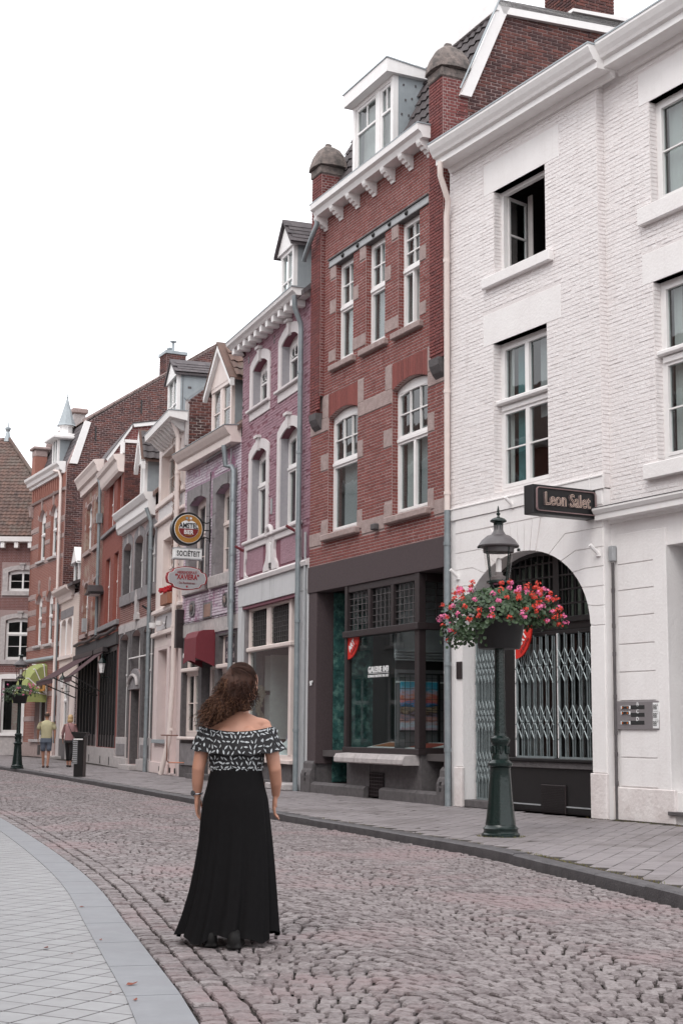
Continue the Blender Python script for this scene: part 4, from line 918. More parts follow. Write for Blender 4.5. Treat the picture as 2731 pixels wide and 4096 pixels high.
# ================================================================== mauve house
def surround(h, wl, a, b, z0, z1, rise, m, wd=.2, top=.3, key=True, arch=True, proud=.03, kz=.12, n='stone_surround'):
    """stone architrave round an opening, with keystone"""
    outl = [(a-wd, z0-.02), (a-.0, z0-.02)] + [(a, z1-rise)] + list(reversed(archrect(a, b, z0, z1, rise)[3:-1])) + [(b, z1-rise), (b, z0-.02), (b+wd, z0-.02)]
    o2 = archrect(a-wd, b+wd, z0, z1+top, rise+.06)[2:]
    MB().prism(outl+o2, fmap(), 0, proud).build(n, m, wl)
    if key:
        c = (a+b)/2; MB().prism([(c-.05, z1-.04), (c+.05, z1-.04), (c+.085, z1+top+.02), (c-.085, z1+top+.02)], fmap(), .0, proud+.05).box(c-.13, c+.13, -proud-.09, 0, z1+top+.02, z1+top+.08).build('keystone', m, wl)
def reveal(h, wl, a, z0, z1, dep, m): h.part('window_reveal', m, a-.0, a+.012, 0.0, dep, z0, z1, c=0, parent=wl)
def dentils(h, us, z, hh, ww, out, m, y0=0, name='cornice_block'):
    for u in us: h.part(name, m, u-ww/2, u+ww/2, -out+y0, y0, z-hh, z, c=.01)
def house_mauve():
    h = House((-2.3755, 34.006), 20.5, 'mauve painted house with white stone window surrounds and glazed dress shop below'); w = 4.96
    W = [(.84, 1.98, 8.60, 9.65), (2.98, 4.13, 8.60, 9.72), (.86, 2.0, 5.50, 7.55), (2.99, 4.17, 5.50, 7.65)]
    up = rect(0, w, 3.95, 10.3); wl = wall(h, [up]+[archrect(a, b, c, d, .16) for a, b, c, d in W], m_purpled, t=.5)
    ex = [rect(a-.2, b+.2, c-.02, d+.05) for a, b, c, d in W] + [rect(.4, 4.5, 5.3, 5.5), rect(0, w, 3.95, 5.32)]
    brick_mask(h, wl, rect(0, w, 5.3, 10.2), ex, m_purple, seed=71, n1=300, L=.20, H=.064, j=.006, bond='wild', proud=.006, jit=.004)
    h.part('render_panel', m_purple, .12, 1.85, -.012, 0, 4.72, 5.32, parent=wl, c=0); h.part('render_panel', m_purple, 3.1, 4.85, -.012, 0, 4.72, 5.32, parent=wl, c=0)
    sg = M('surround_paint', (.66,.62,.62), (.54,.50,.50), ns=6, bump=.3, streak=.15, dirt=(.35,.3,.3)); gg = M('reveal_grey', (.36,.35,.37), (.27,.26,.28), ns=14, bump=.3)
    for i, (a, b, c, d) in enumerate(W):
        surround(h, wl, a, b, c, d, .16, sg, wd=.20, top=.22)
        reveal(h, wl, a, c, d-.14, .17, gg)
        if i < 2:
            window(h, a, b, c, d, .17, [(1, 1, 1, 1)], rise=.16, fr=.07, cur=[(.1, .9, 0, .6, m_curd)])
            tr = MB()
            for k in range(3): tr.tube([(a+.25+k*.22+.13*math.cos(t*.5), .18, d-.33+.11*math.sin(t*.5)) for t in range(13)], .011, 5)
            tr.box(a+.12, b-.12, .165, .21, d-.52, d-.48); tr.build('tracery', m_white, h.root)
        else: window(h, a, b, c, d, .17, [(1.5, 2, 1, 1), (.75, 2, 1, 1)], rise=.16, fr=.07, gl=m_glassd)
        if i < 2:
            h.part('window_sill', sg, a-.30, b+.22, -.10, .3, c-.08, c-.01, c=.015); h.part('window_apron', sg, a-.2, b+.2, -.03, .1, c-.28, c-.08, parent=wl)
    h.part('sill_band', sg, .42, 4.5, -.10, .1, 5.42, 5.50, c=.02); h.part('sill_band', sg, .50, 4.42, -.05, .1, 5.28, 5.42, c=.01)
    for x in (.50, 4.30): MB().prism([(0,5.3),(.14,5.3),(.13,5.1),(.06,4.98),(.05,4.8),(.12,4.72),(.2,4.7),(.2,4.62),(0,4.62)], lambda a, n, z: (x+(a if x < 2 else -a+.2), n, z), -.05, .02).build('scroll_console', sg, h.root)
    for sx in (-1, 1): MB().prism([(.12,5.35),(.30,5.35),(.26,5.1),(.32,4.9),(.45,4.78),(.5,4.66),(.12,4.66)], lambda a, n, z: (2.48+sx*a, n, z), -.06, .02).build('niche_side', sg, h.root)
    nb = MB(); nb.tube([(2.48+.2*math.cos(3.14*t/10), -.08, 5.42+.2*math.sin(3.14*t/10)) for t in range(11)], .055, 8); nb.build('niche_hood', sg, h.root)
    MB().prism(archrect(2.3, 2.66, 4.72, 5.5, .15), fmap(), -.05, .04).build('niche_panel', m_dstone, h.root); MB().prism(archrect(2.4, 2.56, 4.82, 5.28, .08), fmap(), .04, .07).build('niche_mirror', m_white, h.root)
    for u in (.42, 4.15): MB().tube([(u, -.02, 5.30), (u-.02, -.24, 5.42)], .03, 6).build('flagpole_socket', m_maroon, h.root)
    for u, z in ((.46, 9.9), (2.42, 9.9)): h.part('wall_slot', m_black, u-.03, u+.03, -.014, .05, z-.12, z+.06, parent=wl)
    h.part('house_thermometer', m_iron, 2.40, 2.47, -.04, 0, 5.9, 6.25)
    # string course, streaked fascia, shop front
    m_fas = M('streaked_fascia', (.56,.56,.57), (.46,.47,.48), ns=3, streak=.85, dirt=(.20,.20,.20), rough=.7)
    profile_x(h, 'string_course', [(0,4.52),(.08,4.52),(.10,4.60),(.06,4.64),(0,4.67)], 0, w, sg); h.part('fascia', m_fas, 0, w, -.03, .2, 4.02, 4.52, c=.005, parent=None)
    h.part('shop_pillar', m_fas, 0, .30, -.02, .4, .0, 4.02); h.part('shop_pillar', m_sgrey, .30, .40, .05, .5, .0, 4.02); h.part('shop_pillar', m_fas, 4.4, w, -.02, .4, 0, 4.02)
    y = .12; fr = m_cream; sf = h.part('shopfront_frame', fr, .42, 3.70, y, y+.1, .55, .68); P = lambda *b, m=fr, n='frame_member', **k: h.part(n, m, *b, parent=sf, **k)
    P(.42, .52, y, y+.1, .68, 4.0); P(3.40, 3.56, y-.02, y+.1, .68, 4.0); P(.52, 3.4, y, y+.1, 3.9, 4.0); P(.42, 3.6, y-.06, y+.1, 2.96, 3.06, c=.02); P(1.84, 2.0, y, y+.1, 3.06, 3.9); P(.40, 3.7, y-.08, y+.1, .50, .58)
    for a, b in ((.52, 1.84), (2.0, 3.4)):
        P(a+.06, b-.06, y+.05, y+.056, 3.1, 3.86, m=m_lead, n='pane', c=0)
        for i in range(1, 9): P(a+.06+(b-a-.12)*i/9-.004, a+.06+(b-a-.12)*i/9+.004, y+.03, y+.06, 3.1, 3.86, m=m_dstone, n='lead_bar', c=0)
        for i in range(1, 7): P(a+.06, b-.06, y+.034, y+.058, 3.1+.76*i/7-.004, 3.1+.76*i/7+.004, m=m_dstone, n='lead_bar', c=0)
        P(a, a+.06, y-.005, y+.09, 3.06, 3.9); P(b-.06, b, y-.005, y+.09, 3.06, 3.9)
        P(a+.06, b-.06, y+.2, y+.22, 3.08, 3.88, m=M('green_blind', (.10,.14,.115), (.07,.10,.08)), n='blind', c=0)
    P(.52, 3.40, y+.04, y+.05, .68, 2.96, m=m_glassd, n='pane', c=0)
    # return window and side lights at the right, set back to the door
    P(3.46, 3.54, .3, 1.6, .55, .68); P(3.46, 3.54, .3, 1.6, 2.96, 3.06); P(3.49, 3.50, .3, 1.6, .68, 2.96, m=m_glassd, n='pane', c=0); P(3.46, 3.54, 1.5, 1.6, .6, 4.0); P(3.46, 3.54, .3, 1.6, 3.9, 4.0)
    P(3.49, 3.5, .3, 1.5, 3.1, 3.86, m=m_lead, n='pane', c=0)
    h.part('stall_riser', m_dstone, .40, 3.56, y+.01, y+.3, .12, .50); h.part('plinth_stone', m_dstone, .30, 3.6, .02, .3, 0, .14); h.part('doorstep', m_lstone, 3.3, 4.5, -.35, .8, 0, .13, c=.02)
    h.part('shop_floor', m_room, .3, 4.9, .25, 4, .4, .5, c=0); h.part('room_wall', M('added_pale_wall', (.36,.35,.36), (.27,.26,.27), ns=2), .22, .26, .3, 2.6, .5, 4.0, c=0); h.part('room_wall', M('shop_back', (.20,.19,.20)), .3, 4.9, 2.5, 2.6, 0, 4.4, c=0); [h.part('added_white_drape', m_cur, .5+k*.42, .52+k*.42, .5, 1.4, 1.0, 2.9, c=0) for k in range(2)]; h.part('shop_door', m_black, 3.56, 4.4, 1.6, 1.65, .12, 3.9)  # pale side wall and white drapes added to lighten the view through the glass
    # cornice with blocks
    profile_x(h, 'cornice', [(0,10.20),(.30,10.20),(.34,10.25),(.40,10.29),(.42,10.36),(0,10.36)], -.12, w-.15, m_white); profile_x(h, 'gutter_edge', [(0,10.36),(.43,10.36),(.43,10.385),(0,10.385)], -.14, w-.12, m_zinc)
    dentils(h, [.1+i*.435 for i in range(11)], 10.20, .15, .15, .30, m_white)
    # roof, dormer
    rf = plane_roof(h, [(0, -.2, 10.3), (w, -.2, 10.3), (w, 3.2, 13.4), (0, 3.2, 13.4)], m_slate); plane_roof(h, [(0, 3.2, 13.4), (w, 3.2, 13.4), (w, 8, 10), (0, 8, 10)], m_slate)
    d0, d1, yy = 2.35, 3.45, -.02
    u0 = h.u('O',645,600, yy); u1 = h.u('O',674,600, yy); zt = h.z('O',636,596, yy); zb = 10.4; zp = h.z('O',655,517, yy)
    dm = h.part('dormer', m_white, u0, u0+.12, yy, yy+.1, zb, zt); D = lambda *b, m=m_white, n='dormer_member', **k: h.part(n, m, *b, parent=dm, **k)
    D(u1-.1, u1, yy, yy+.1, zb, zt); D(u0+.1, u1-.1, yy, yy+.1, zt-.12, zt); D(u0+.1, u1-.1, yy+.05, yy+.06, zb, zt-.1, m=m_glass, n='pane', c=0); D((u0+u1)/2-.02, (u0+u1)/2+.02, yy+.02, yy+.08, zb, zt-.1); D(u0+.1, u1-.1, yy+.02, yy+.08, zb+.55, zb+.6)
    D(u0+.1, u1-.1, yy+.15, yy+.16, zb, zt-.1, m=m_cur, n='curtain', c=0)
    c = (u0+u1)/2; MB().prism([(u0-.12, zt-.03), (u1+.12, zt-.03), (c, zp-.08)], fmap(yy), -.05, .05).build('dormer_gable', m_white, dm)
    for s in (-1, 1):
        e = c+s*((u1-u0)/2+.16); MB().add([(e, yy-.12, zt-.07), (c, yy-.12, zp), (c, 2.2, zp), (e, 2.2, zt-.07), (e, yy-.12, zt), (c, yy-.12, zp+.06), (c, 2.2, zp+.06), (e, 2.2, zt)], [(0,1,2,3),(4,7,6,5),(0,4,5,1),(0,3,7,4)]).build('dormer_roof', m_slate, dm)
        for k in range(6):
            pass
    tiles(h, dm, (c+(u1-u0)/2+.18, yy-.14, zt+.0), (0,1,0), (-((u1-u0)/2+.16), 0, zp-zt+.07), 9, 5, .17, .155, m_slate, kind='slate', n1=45)
    MB().prism([(yy+.1, zb), (yy+.1, zt), (1.9, zt), (.9, zb)], rmap(u1-.02), 0, .03).build('zinc_cheek', m_zinc, dm)
    wall(h, [[(0, 8), (8, 8), (8, 10), (3.2, 13.4), (-.2, 10.3), (0, 10)]], m_dbrick, mp=rmap(.2), name='gable_wall', t=.2)
    shell(h, w, 8, .1, 10.2, floors=(4.5, 8.1, 10.2))
    pipe(h, [(4.72, -.32, 10.2), (4.70, -.30, 9.95), (4.62, -.14, 9.65), (4.60, -.12, 9.5), (4.58, -.12, 4.6), (4.62, -.13, .0)], .055, m_pipe, [(4.59,-.12,8.6),(4.59,-.12,6.9),(4.58,-.12,5.1),(4.6,-.12,3.4),(4.61,-.13,1.2)])
    pipe(h, [(4.86, -.06, 5.2), (4.86, -.06, .0)], .025, m_iron, [(4.86,-.06,3)], name='cable_duct')
    return h
# ================================================================== lavender bar with red awning
def house_lavender():
    h = House((-4.1377, 38.1575), 23, 'lavender painted brick bar house with grey stone windows, gabled dormer and red door awning'); w = 4.51
    W = [(.46, 1.88, 4.95, 7.14), (2.65, 3.99, 4.95, 7.14)]
    up = rect(0, w, 3.50, 8.1); wl = wall(h, [up]+[archrect(a, b, c, d, .14) for a, b, c, d in W], m_lavm, t=.5)
    ex = [rect(.2, 2.15, 4.6, 7.42), rect(2.42, 4.22, 4.6, 7.42), rect(.64, 1.13, 4.05, 4.48), rect(3.33, 3.80, 4.1, 4.47), rect(1.8, 2.5, 3.92, 4.34)]
    brick_mask(h, wl, rect(0, w, 3.9, 8.05), ex, m_lav, seed=81, n1=300, L=.21, H=.07, j=.012, bond='wild', proud=.009, jit=.005)
    for i, (a, b, c, d) in enumerate(W):
        for q in ((a-.26, a, c-.3, d-.02), (b, b+.25, c-.3, d-.02)):
            n = 4
            for k in range(n): h.part('surround_stone', m_sgrey, q[0], q[1], -.02, .1, q[2]+(q[3]-q[2])*k/n+.004, q[2]+(q[3]-q[2])*(k+1)/n-.004, parent=wl, c=.008)
        for k in range(3):
            x0 = a-.26+(b-a+.51)*k/3; x1 = a-.26+(b-a+.51)*(k+1)/3
            ar = [(x, z) for x, z in archrect(a, b, c, d, .14, n=18)[2:] if x0 <= x <= x1]
            lo = [(max(x0, min(x1, x)), z) for x, z in sorted(ar)]
            poly = [(x0+.004, d+.27), (x0+.004, d-.14 if k == 0 else lo[0][1])] + lo + [(x1-.004, lo[-1][1] if k < 2 else d-.14), (x1-.004, d+.27)]
            MB().prism(poly, fmap(), -.05, .022 + (.02 if k == 1 else 0)).build('lintel_stone', m_sgrey, wl)
        h.part('window_sill', m_lstone, a-.28, b+.28, -.10, .3, 4.64, 4.94, c=.02)
        reveal(h, wl, a, c, d-.12, .21, m_sgrey)
        window(h, a, b, c, d, .21, [(1.5, 2, 1, 2), (.9, 2, 1, 1)], rise=.14, fr=.08, mat=m_cream, cur=[(.1, .9, 0, 1, m_curd)])
    for a, b, c, d in ((.66, 1.11, 4.07, 4.46), (3.35, 3.78, 4.12, 4.45)):
        MB().prism([(a+.08, c), (b-.08, c), (b, c+.1), (b, d-.1), (b-.08, d), (a+.08, d), (a, d-.1), (a, c+.1)], fmap(), -.02, .035).build('number_stone', m_sgrey, wl)
        MB().lathe([(.0,0),(.155,.0),(.15,.012),(0,.012)], 20).build('number_recess', m_black, wl).matrix_local = Matrix.Translation(((a+b)/2, -.036, (c+d)/2)) @ Matrix.Rotation(math.pi/2, 4, 'X')
        text('17' if a < 1 else '98', .24, m_stone, wl, face_m(((a+b)/2, -.05, (c+d)/2), (1,0,0), (0,0,1)), ext=.008, font_sx=.8)
    h.part('relief_frame', m_sgrey, 1.8, 2.5, -.02, .0, 3.92, 4.34, parent=wl); h.part('relief_panel', M('worn_relief', (.34,.22,.17), (.16,.07,.07), ns=22, bump=.8, bs=40), 1.9, 2.4, -.03, .0, 3.97, 4.29, parent=wl)
    for i in range(6): h.part('base_stone', m_lstone, i*w/6+.004, (i+1)*w/6-.004, -.02, .3, 3.55, 3.9, c=.01, parent=wl)
    MB().tube([(0, -.04, 3.93), (1.2, -.05, 3.92), (2.6, -.04, 3.94), (4.4, -.04, 3.95)], .012, 5).build('cable', m_black, h.root); MB().tube([(2.28, -.04, 7.6), (2.30, -.05, 5), (2.26, -.05, 4.7), (.2, -.05, 4.62)], .011, 5).build('cable', m_black, h.root)
    # ground floor
    gw = wall(h, [rect(0, w, 0, 3.55), rect(.16, 1.48, 1.02, 3.5)[::-1], rect(1.75, 2.80, .1, 3.35)[::-1], rect(3.05, 4.25, 1.02, 3.45)[::-1]], m_dstone, t=.35, name='ground_floor_wall')
    window(h, .16, 1.48, 1.02, 3.5, .12, [(2.2, 2, 1, 2), (1, 1, 1, 1)], fr=.09, mat=m_cream, tr=.1, cur=[(.12, .9, .1, .62, m_cur)]); window(h, 3.05, 4.25, 1.02, 3.48, .12, [(2.2, 2, 1, 2), (1, 1, 1, 1)], fr=.09, mat=m_cream, tr=.1, cur=[(.12, .9, .1, .62, m_cur)])
    h.part('window_sill', m_cream, .1, 1.55, -.12, .2, .94, 1.02, c=.02); h.part('window_sill', m_cream, 3.0, 4.3, -.12, .2, .94, 1.02, c=.02); h.part('window_cornice', m_cream, .1, 1.55, -.05, .1, 2.66, 2.76, c=.02); h.part('window_cornice', m_cream, 3.0, 4.3, -.05, .1, 2.66, 2.76, c=.02)
    for a, b in ((.14, 1.5), (3.0, 4.3)): h.part('wall_panel', m_sgrey, a, b, -.03, 0, .3, .85, c=.01)
    d = h.part('entrance_door', m_bwood, 1.98, 2.74, .35, .4, .12, 2.7); h.part('door_frame', m_cream, 1.82, 1.98, .2, .34, .1, 2.75); h.part('door_frame', m_cream, 1.98, 2.78, .2, .34, 2.68, 2.8); h.part('doorstep', m_dstone, 1.4, 2.9, -.25, .3, 0, .12)
    bp = M('dark_sign_board', (.05,.035,.045), (.03,.02,.03), ns=4); sb = h.part('sign_board', bp, 3.35, 4.15, .07, .10, 2.8, 3.4); mt = M('faded_lettering', (.36,.30,.30))
    text('Xaviera-', .24, mt, sb, face_m((3.75, .065, 3.2), (1,0,0), (0,0,1)), font_sx=.75); text('Sociëteit', .24, mt, sb, face_m((3.75, .065, 2.96), (1,0,0), (0,0,1)), font_sx=.75)
    # red canopy over the door
    aw = MB(); pr = [(0,3.62),(.30,3.60),(.42,3.55),(.48,3.42),(.49,2.92),(0,2.72)]
    aw.add([(1.80, -a, z) for a, z in pr]+[(2.78, -a, z) for a, z in pr], [(i, i+1, i+7, i+6) for i in range(3)]+[(3,4,10,9)]+[(0,1,2,3,4,5),(11,10,9,8,7,6)])
    aw = aw.build('awning', m_maroon, h.root); h.part('awning_frame', m_black, 1.84, 2.74, -.46, 0, 2.9, 2.92, c=0, parent=aw)
    MB().prism([(1.80,2.95),(2.78,2.95),(2.78,2.80)]+[(1.80+.98*(1-t/8), 2.80+.07*math.sin(3.1416*t/8)) for t in range(1, 8)]+[(1.80,2.80)], fmap(-.49), 0, .01).build('awning_valance', m_maroon, aw)
    MB().lathe([(0,0),(.13,0),(.14,.02),(.13,.04),(0,.045)], 20).build('round_badge', m_white, aw).matrix_local = Matrix.Translation((1.78, -.36, 3.0)) @ Matrix.Rotation(-math.pi/2, 4, 'Y')
    # copper rail
    cr = M('copper_rail', (.26,.10,.06), (.18,.07,.04), rough=.4, metal=.8)
    rl = MB().tube([(-.25, -.42, 1.05), (1.2, -.42, 1.05)], .016, 8).build('copper_rail', cr, h.root); MB().tube([(.3, -.42, 1.05), (.3, -.42, .42), (.3, -.36, .36), (.52, -.02, .36)], .014, 8).build('rail_bracket', cr, rl)
    # cornice
    profile_x(h, 'cornice', [(0,7.98),(.26,7.98),(.27,8.14),(.32,8.18),(.40,8.30),(.43,8.36),(0,8.40)], .10, 5.0-.55, m_cream); profile_x(h, 'gutter_edge', [(0,8.40),(.44,8.37),(.44,8.385),(0,8.42)], .08, 4.47, m_zinc)
    MB().tube([(1.9, -.1, 7.92), (4.0, -.12, 7.98)], .022, 6).build('conduit', m_iron, h.root)
    pipe(h, [(4.05, -.3, 7.95), (4.06, -.25, 7.45), (4.2, -.14, 7.42), (4.3, -.12, 7.3), (4.30, -.12, 0)], .06, m_pipe, [(4.3,-.12,z) for z in (6.6, 5.3, 4.2, 2.6)])
    MB().tube([(4.02, -.1, 7.9), (4.0, -.1, 3.6)], .014, 6).build('conduit', m_iron, h.root); h.part('meter_box', m_bwood, 4.1, 4.2, -.12, 0, 3.95, 4.55); h.part('meter_box', m_bwood, -.02, .15, -.2, 0, 3.3, 4.3)
    # dormer with gable, scalloped board and pantiles
    yy = .12; u0, u1, zb, zt, zp = 1.72, 3.30, 8.4, 9.86, 10.9; c = (u0+u1)/2
    dm = h.part('dormer', m_cream, u0, u0+.12, yy, yy+.1, zb, zt); D = lambda *b, m=m_cream, n='dormer_member', **k: h.part(n, m, *b, parent=dm, **k)
    D(u1-.1, u1, yy, yy+.1, zb, zt); D(c-.1, c+.1, yy, yy+.1, zb, zt); D(u0, u1, yy-.02, yy+.1, zt-.14, zt)
    for a, b in ((u0+.12, c-.1), (c+.1, u1-.1)):
        D(a, b, yy+.05, yy+.055, zb, zt-.14, m=m_glass, n='pane', c=0); D(a, a+.05, yy+.02, yy+.08, zb, zt-.14); D(b-.05, b, yy+.02, yy+.08, zb, zt-.14); D(a, b, yy+.02, yy+.08, zb+.72, zb+.76); D(a, b, yy+.2, yy+.21, zb, zt-.14, m=m_cur, n='curtain', c=0)
    sc = [(u0-.2, zt-.02)]+[(u0-.2+(u1-u0+.4)*t/26, zt-.02-(.035 if t % 2 else 0)) for t in range(1, 26)]+[(u1+.2, zt-.02), (c, zp-.12)]
    MB().prism(sc, fmap(yy), -.04, .03).build('dormer_gable', m_cream, dm)
    hw = (u1-u0)/2+.30
    for s in (-1, 1):
        MB().prism([(c, zp), (c+s*hw, zt-.10), (c+s*hw, zt-.30), (c, zp-.22)], fmap(yy), .03, .14).build('barge_board', m_white, dm)
        e = c+s*hw; MB().add([(e, yy-.16, zt-.14), (c, yy-.16, zp-.04), (c, 2.6, zp-.04), (e, 2.6, zt-.14), (e, yy-.16, zt-.08), (c, yy-.16, zp+.02), (c, 2.6, zp+.02), (e, 2.6, zt-.08)], [(0,1,2,3),(4,7,6,5),(0,4,5,1),(0,3,7,4)]).build('dormer_roof', m_tile, dm)
    tiles(h, dm, (c+hw+.02, yy-.0, zt-.06), (0,1,0), (-hw, 0, zp-zt+.1), 9, 4, .24, .32, m_tile, n1=36)
    MB().prism([(yy+.1, zb), (yy+.1, zt), (1.8, zt), (1.2, zb)], rmap(u1-.02), 0, .03).build('zinc_cheek', m_zinc, dm)
    rf = plane_roof(h, [(0, -.1, 8.38), (w, -.1, 8.38), (w, 3, 11.0), (0, 3, 11.0)], m_tile); plane_roof(h, [(0, 3, 11.0), (w, 3, 11.0), (w, 8, 8), (0, 8, 8)], m_tile)
    shell(h, w, 8, .1, 8, floors=(3.9, 8.0))
    return h
# ================================================================== narrow cream house
def house_cream():
    h = House((-5.3345, 41.9533), 17.5, 'narrow cream plastered house with climbing stems, scalloped eaves and tall zinc-sided dormer'); w = 3.98
    W = [(.34, 2.9, 7.66, 9.03), (.95, 2.95, 4.55, 6.50)]
    pk = M('pink_white_paint', (.66,.55,.53), (.56,.46,.45), ns=4, streak=.2, dirt=(.4,.3,.3))
    wl = wall(h, [rect(0, w, 3.5, 9.45)]+[rect(*q) for q in W], m_cream, t=.45)
    window(h, *W[0], .22, [(1, 2, 1, 2)], fr=.1, mat=m_cream, cur=[(.05, .95, 0, 1, m_cur)]); window(h, *W[1], .2, [(1.6, 2, 1, 1), (1, 2, 1, 1)], fr=.1, mat=m_cream, cur=[(.05, .95, 0, 1, m_cur)])
    reveal(h, wl, .34, 7.66, 9.03, .22, m_cream); reveal(h, wl, .95, 4.55, 6.5, .2, m_cream)
    for z, t, o in ((7.5, .16, .08), (7.0, .1, .1), (4.42, .12, .12), (3.78, .12, .12)): h.part('string_course', m_cream, 0, w, -o, .1, z, z+t, c=.02)
    h.part('wall_panel', M('grey_render', (.50,.48,.49), (.38,.36,.37), ns=9, bump=.6), .3, w-.3, -.012, 0, 3.95, 4.38, parent=wl); h.part('wall_panel', M('pale_render', (.62,.59,.59), (.5,.47,.47), ns=9, bump=.6), .2, w-.1, -.012, 0, 7.12, 7.48, parent=wl)
    bx = h.part('flower_box', M('terracotta', (.30,.13,.08), (.2,.09,.06), ns=15), 1.9, 2.95, -.22, -.06, 4.56, 4.86)
    fl = MB(); rr = random.Random(3)
    for i in range(70): x, y, z = rr.uniform(1.9, 2.95), rr.uniform(-.26, -.04), rr.uniform(4.88, 5.02); fl.box(x-.03, x+.03, y-.03, y+.03, z-.025, z+.025)
    fl.build('flowers', M('red_petals', (.5,.02,.03)), bx)
    gw = wall(h, [rect(0, w, 0, 3.5), rect(.62, 2.15, .92, 3.4)[::-1], rect(2.45, 3.5, .05, 3.42)[::-1]], pk, t=.45, name='ground_floor_wall')
    window(h, .62, 2.15,   .92, 3.4, .25, [(1.5, 1, 1, 1), (.8, 1, 1, 1)], fr=.09, mat=pk, cur=[(.05, .95, 0, 1, pk)]); reveal(h, gw, .62, .92, 3.4, .25, pk)
    h.part('entrance_door', pk, 2.5, 3.45, .3, .36, .06, 3.3); h.part('door_surround', pk, 2.15, 2.45, -.04, .05, 0, 3.5); h.part('door_surround', pk, 2.2, w, -.04, .05, 3.42, 3.6)
    h.part('window_sill', m_zinc, .4, 2.15, -.10, .4, .82, .92); h.part('wall_panel', pk, .5, 2.05, -.03, 0, .2, .7); h.part('plinth_stone', pk, 0, 2.5, -.06, 0, 0, .3)
    for u in (1.5, 3.0, 3.7): h.part('vent_slot', m_black, u-.05, u+.05, -.065, -.04, .06, .2, c=0)
    profile_x(h, 'cornice', [(0,9.36),(.45,9.44),(.50,9.44),(.52,9.62),(0,9.62)], .35, w+.06, m_white); profile_x(h, 'gutter_edge', [(0,9.62),(.53,9.62),(.53,9.64),(0,9.64)], .33, w+.08, m_zinc)
    for i in range(9): MB().prism([(0,9.12),(.12,9.16),(.26,9.26),(.40,9.40),(.44,9.44),(0,9.44)], lambda a, n, z: (n, -a, z), .55+i*.38, .55+i*.38+.16).build('cornice_bracket', m_white, h.root)
    # climbing plant stems
    st = MB(); rr = random.Random(11)
    for i in range(34):
        x, z = 3.35+rr.uniform(-.5, .3), rr.uniform(4.6, 8.2); P = [(x, -.05, z)]
        for k in range(rr.randint(5, 11)): x += rr.uniform(-.13, .12); z += rr.uniform(.02, .24); P.append((x, -.05-rr.uniform(0, .1), min(z, 9.3)))
        st.tube(P, .009, 4)
    c_ = link('climbing_plant', st.mesh('climbing_plant', M('bare_stems', (.20,.12,.09), (.12,.07,.05))), None, 'bare brown climbing stems on the cream house beside its white drainpipe', 'climbing plant'); c_.matrix_world = Matrix.LocRotScale(Vector(h.o), Matrix.Rotation(h.root.rotation_euler[2], 3, 'Z').to_quaternion(), Vector((1,1,1)))
    pipe(h, [(3.6, -.3, 9.38), (3.6, -.16, 9.0), (3.62, -.14, 2.4), (3.60, -.20, .95), (3.3, -.34, .04)], .07, m_cream, [(3.61,-.15,z) for z in (8.0, 5.9, 3.9, 1.2)], name='white_drainpipe')
    # floodlight
    MB().lathe([(.03,0),(.09,.02),(.11,.14),(.11,.16)], 12, (1.2, -.28, 3.98)).tube([(1.2,-.2,4.1),(1.6,-.02,4.12)], .02, 6).lathe([(.03,0),(.09,.02),(.11,.14)], 12, (1.75, -.2, 4.02)).build('floodlight', m_white, h.root, smooth=True)
    MB().tube([(1.9, -.03, 4.3), (1.85, -.05, 4.0), (2.0, -.04, 3.9), (1.95, -.03, 3.7)], .012, 5).build('cable', m_black, h.root)
    # brick party wall and dormer
    side = [(.0, 8.5), (8, 8.5), (8, 10), (3.0, 12.4), (.05, 9.95), (.0, 9.9)]
    sw = wall(h, [side], m_mortd, mp=rmap(w), t=.3, name='gable_wall'); bricks(h, sw, [side], m_dbrick, side=w, L=.23, H=.078, j=.018, bond='wild', proud=.014, jit=.004, n1=150, seed=15)
    MB().prism([(-.05, 9.93), (3.0, 12.42), (3.0, 12.5), (-.1, 9.99)], rmap(w), -.06, .06).build('coping_strip', m_zinc, sw); h.part('coping_strip', m_lstone, w-.15, w+.02, -.04, .05, 8.7, 9.95, parent=sw)
    rf = plane_roof(h, [(0, -.1, 9.62), (w-.3, -.1, 9.62), (w-.3, 3, 12.2), (0, 3, 12.2)], m_slate); plane_roof(h, [(0, 3, 12.2), (w, 3, 12.2), (w, 8, 9.9), (0, 8, 9.9)], m_slate)
    yy = .1; u0 = h.u('H',160,850, yy); u1 = h.u('H',244,850, yy); zt = h.z('H',245,640, yy); zp = h.z('H',212,545, yy); zb = 9.6
    dm = h.part('dormer', m_white, u0, u0+.14, yy, yy+.1, zb, zt-.05); D = lambda *b, m=m_white, n='dormer_member', **k: h.part(n, m, *b, parent=dm, **k)
    c = (u0+u1)/2; D(u1-.14, u1, yy, yy+.1, zb, zt); D(u0+.14, u1-.14, yy+.02, yy+.08, zb+.75, zb+.8); D(u0+.14, u1-.14, yy+.05, yy+.056, zb, zt, m=m_glass, n='pane', c=0); D(u0+.14, u1-.14, yy+.2, yy+.21, zb, zt, m=m_cur, n='curtain', c=0); D(c-.03, c+.03, yy+.02, yy+.08, zb, zt)
    MB().prism([(u0-.05, zt-.12), (u1+.05, zt-.12), (c, zp)], fmap(yy), -.05, .05).build('dormer_gable', m_white, dm)
    D(u1-.01, u1+.02, yy+.1, 3.4, zb, zt-.02, m=m_zinc, n='zinc_cheek', c=0)
    for k in range(3): D(u1+.02, u1+.026, yy+.15+k*1.05, yy+.165+k*1.05, zb, zt-.04, m=m_dstone, n='seam', c=0)
    for k in range(12): D(u1+.018, u1+.028, yy+.3+(k % 3)*.95, yy+.40+(k % 3)*.95, 9.9+(k//3)*.42, 9.96+(k//3)*.42, m=m_dstone, n='zinc_clip', c=0)
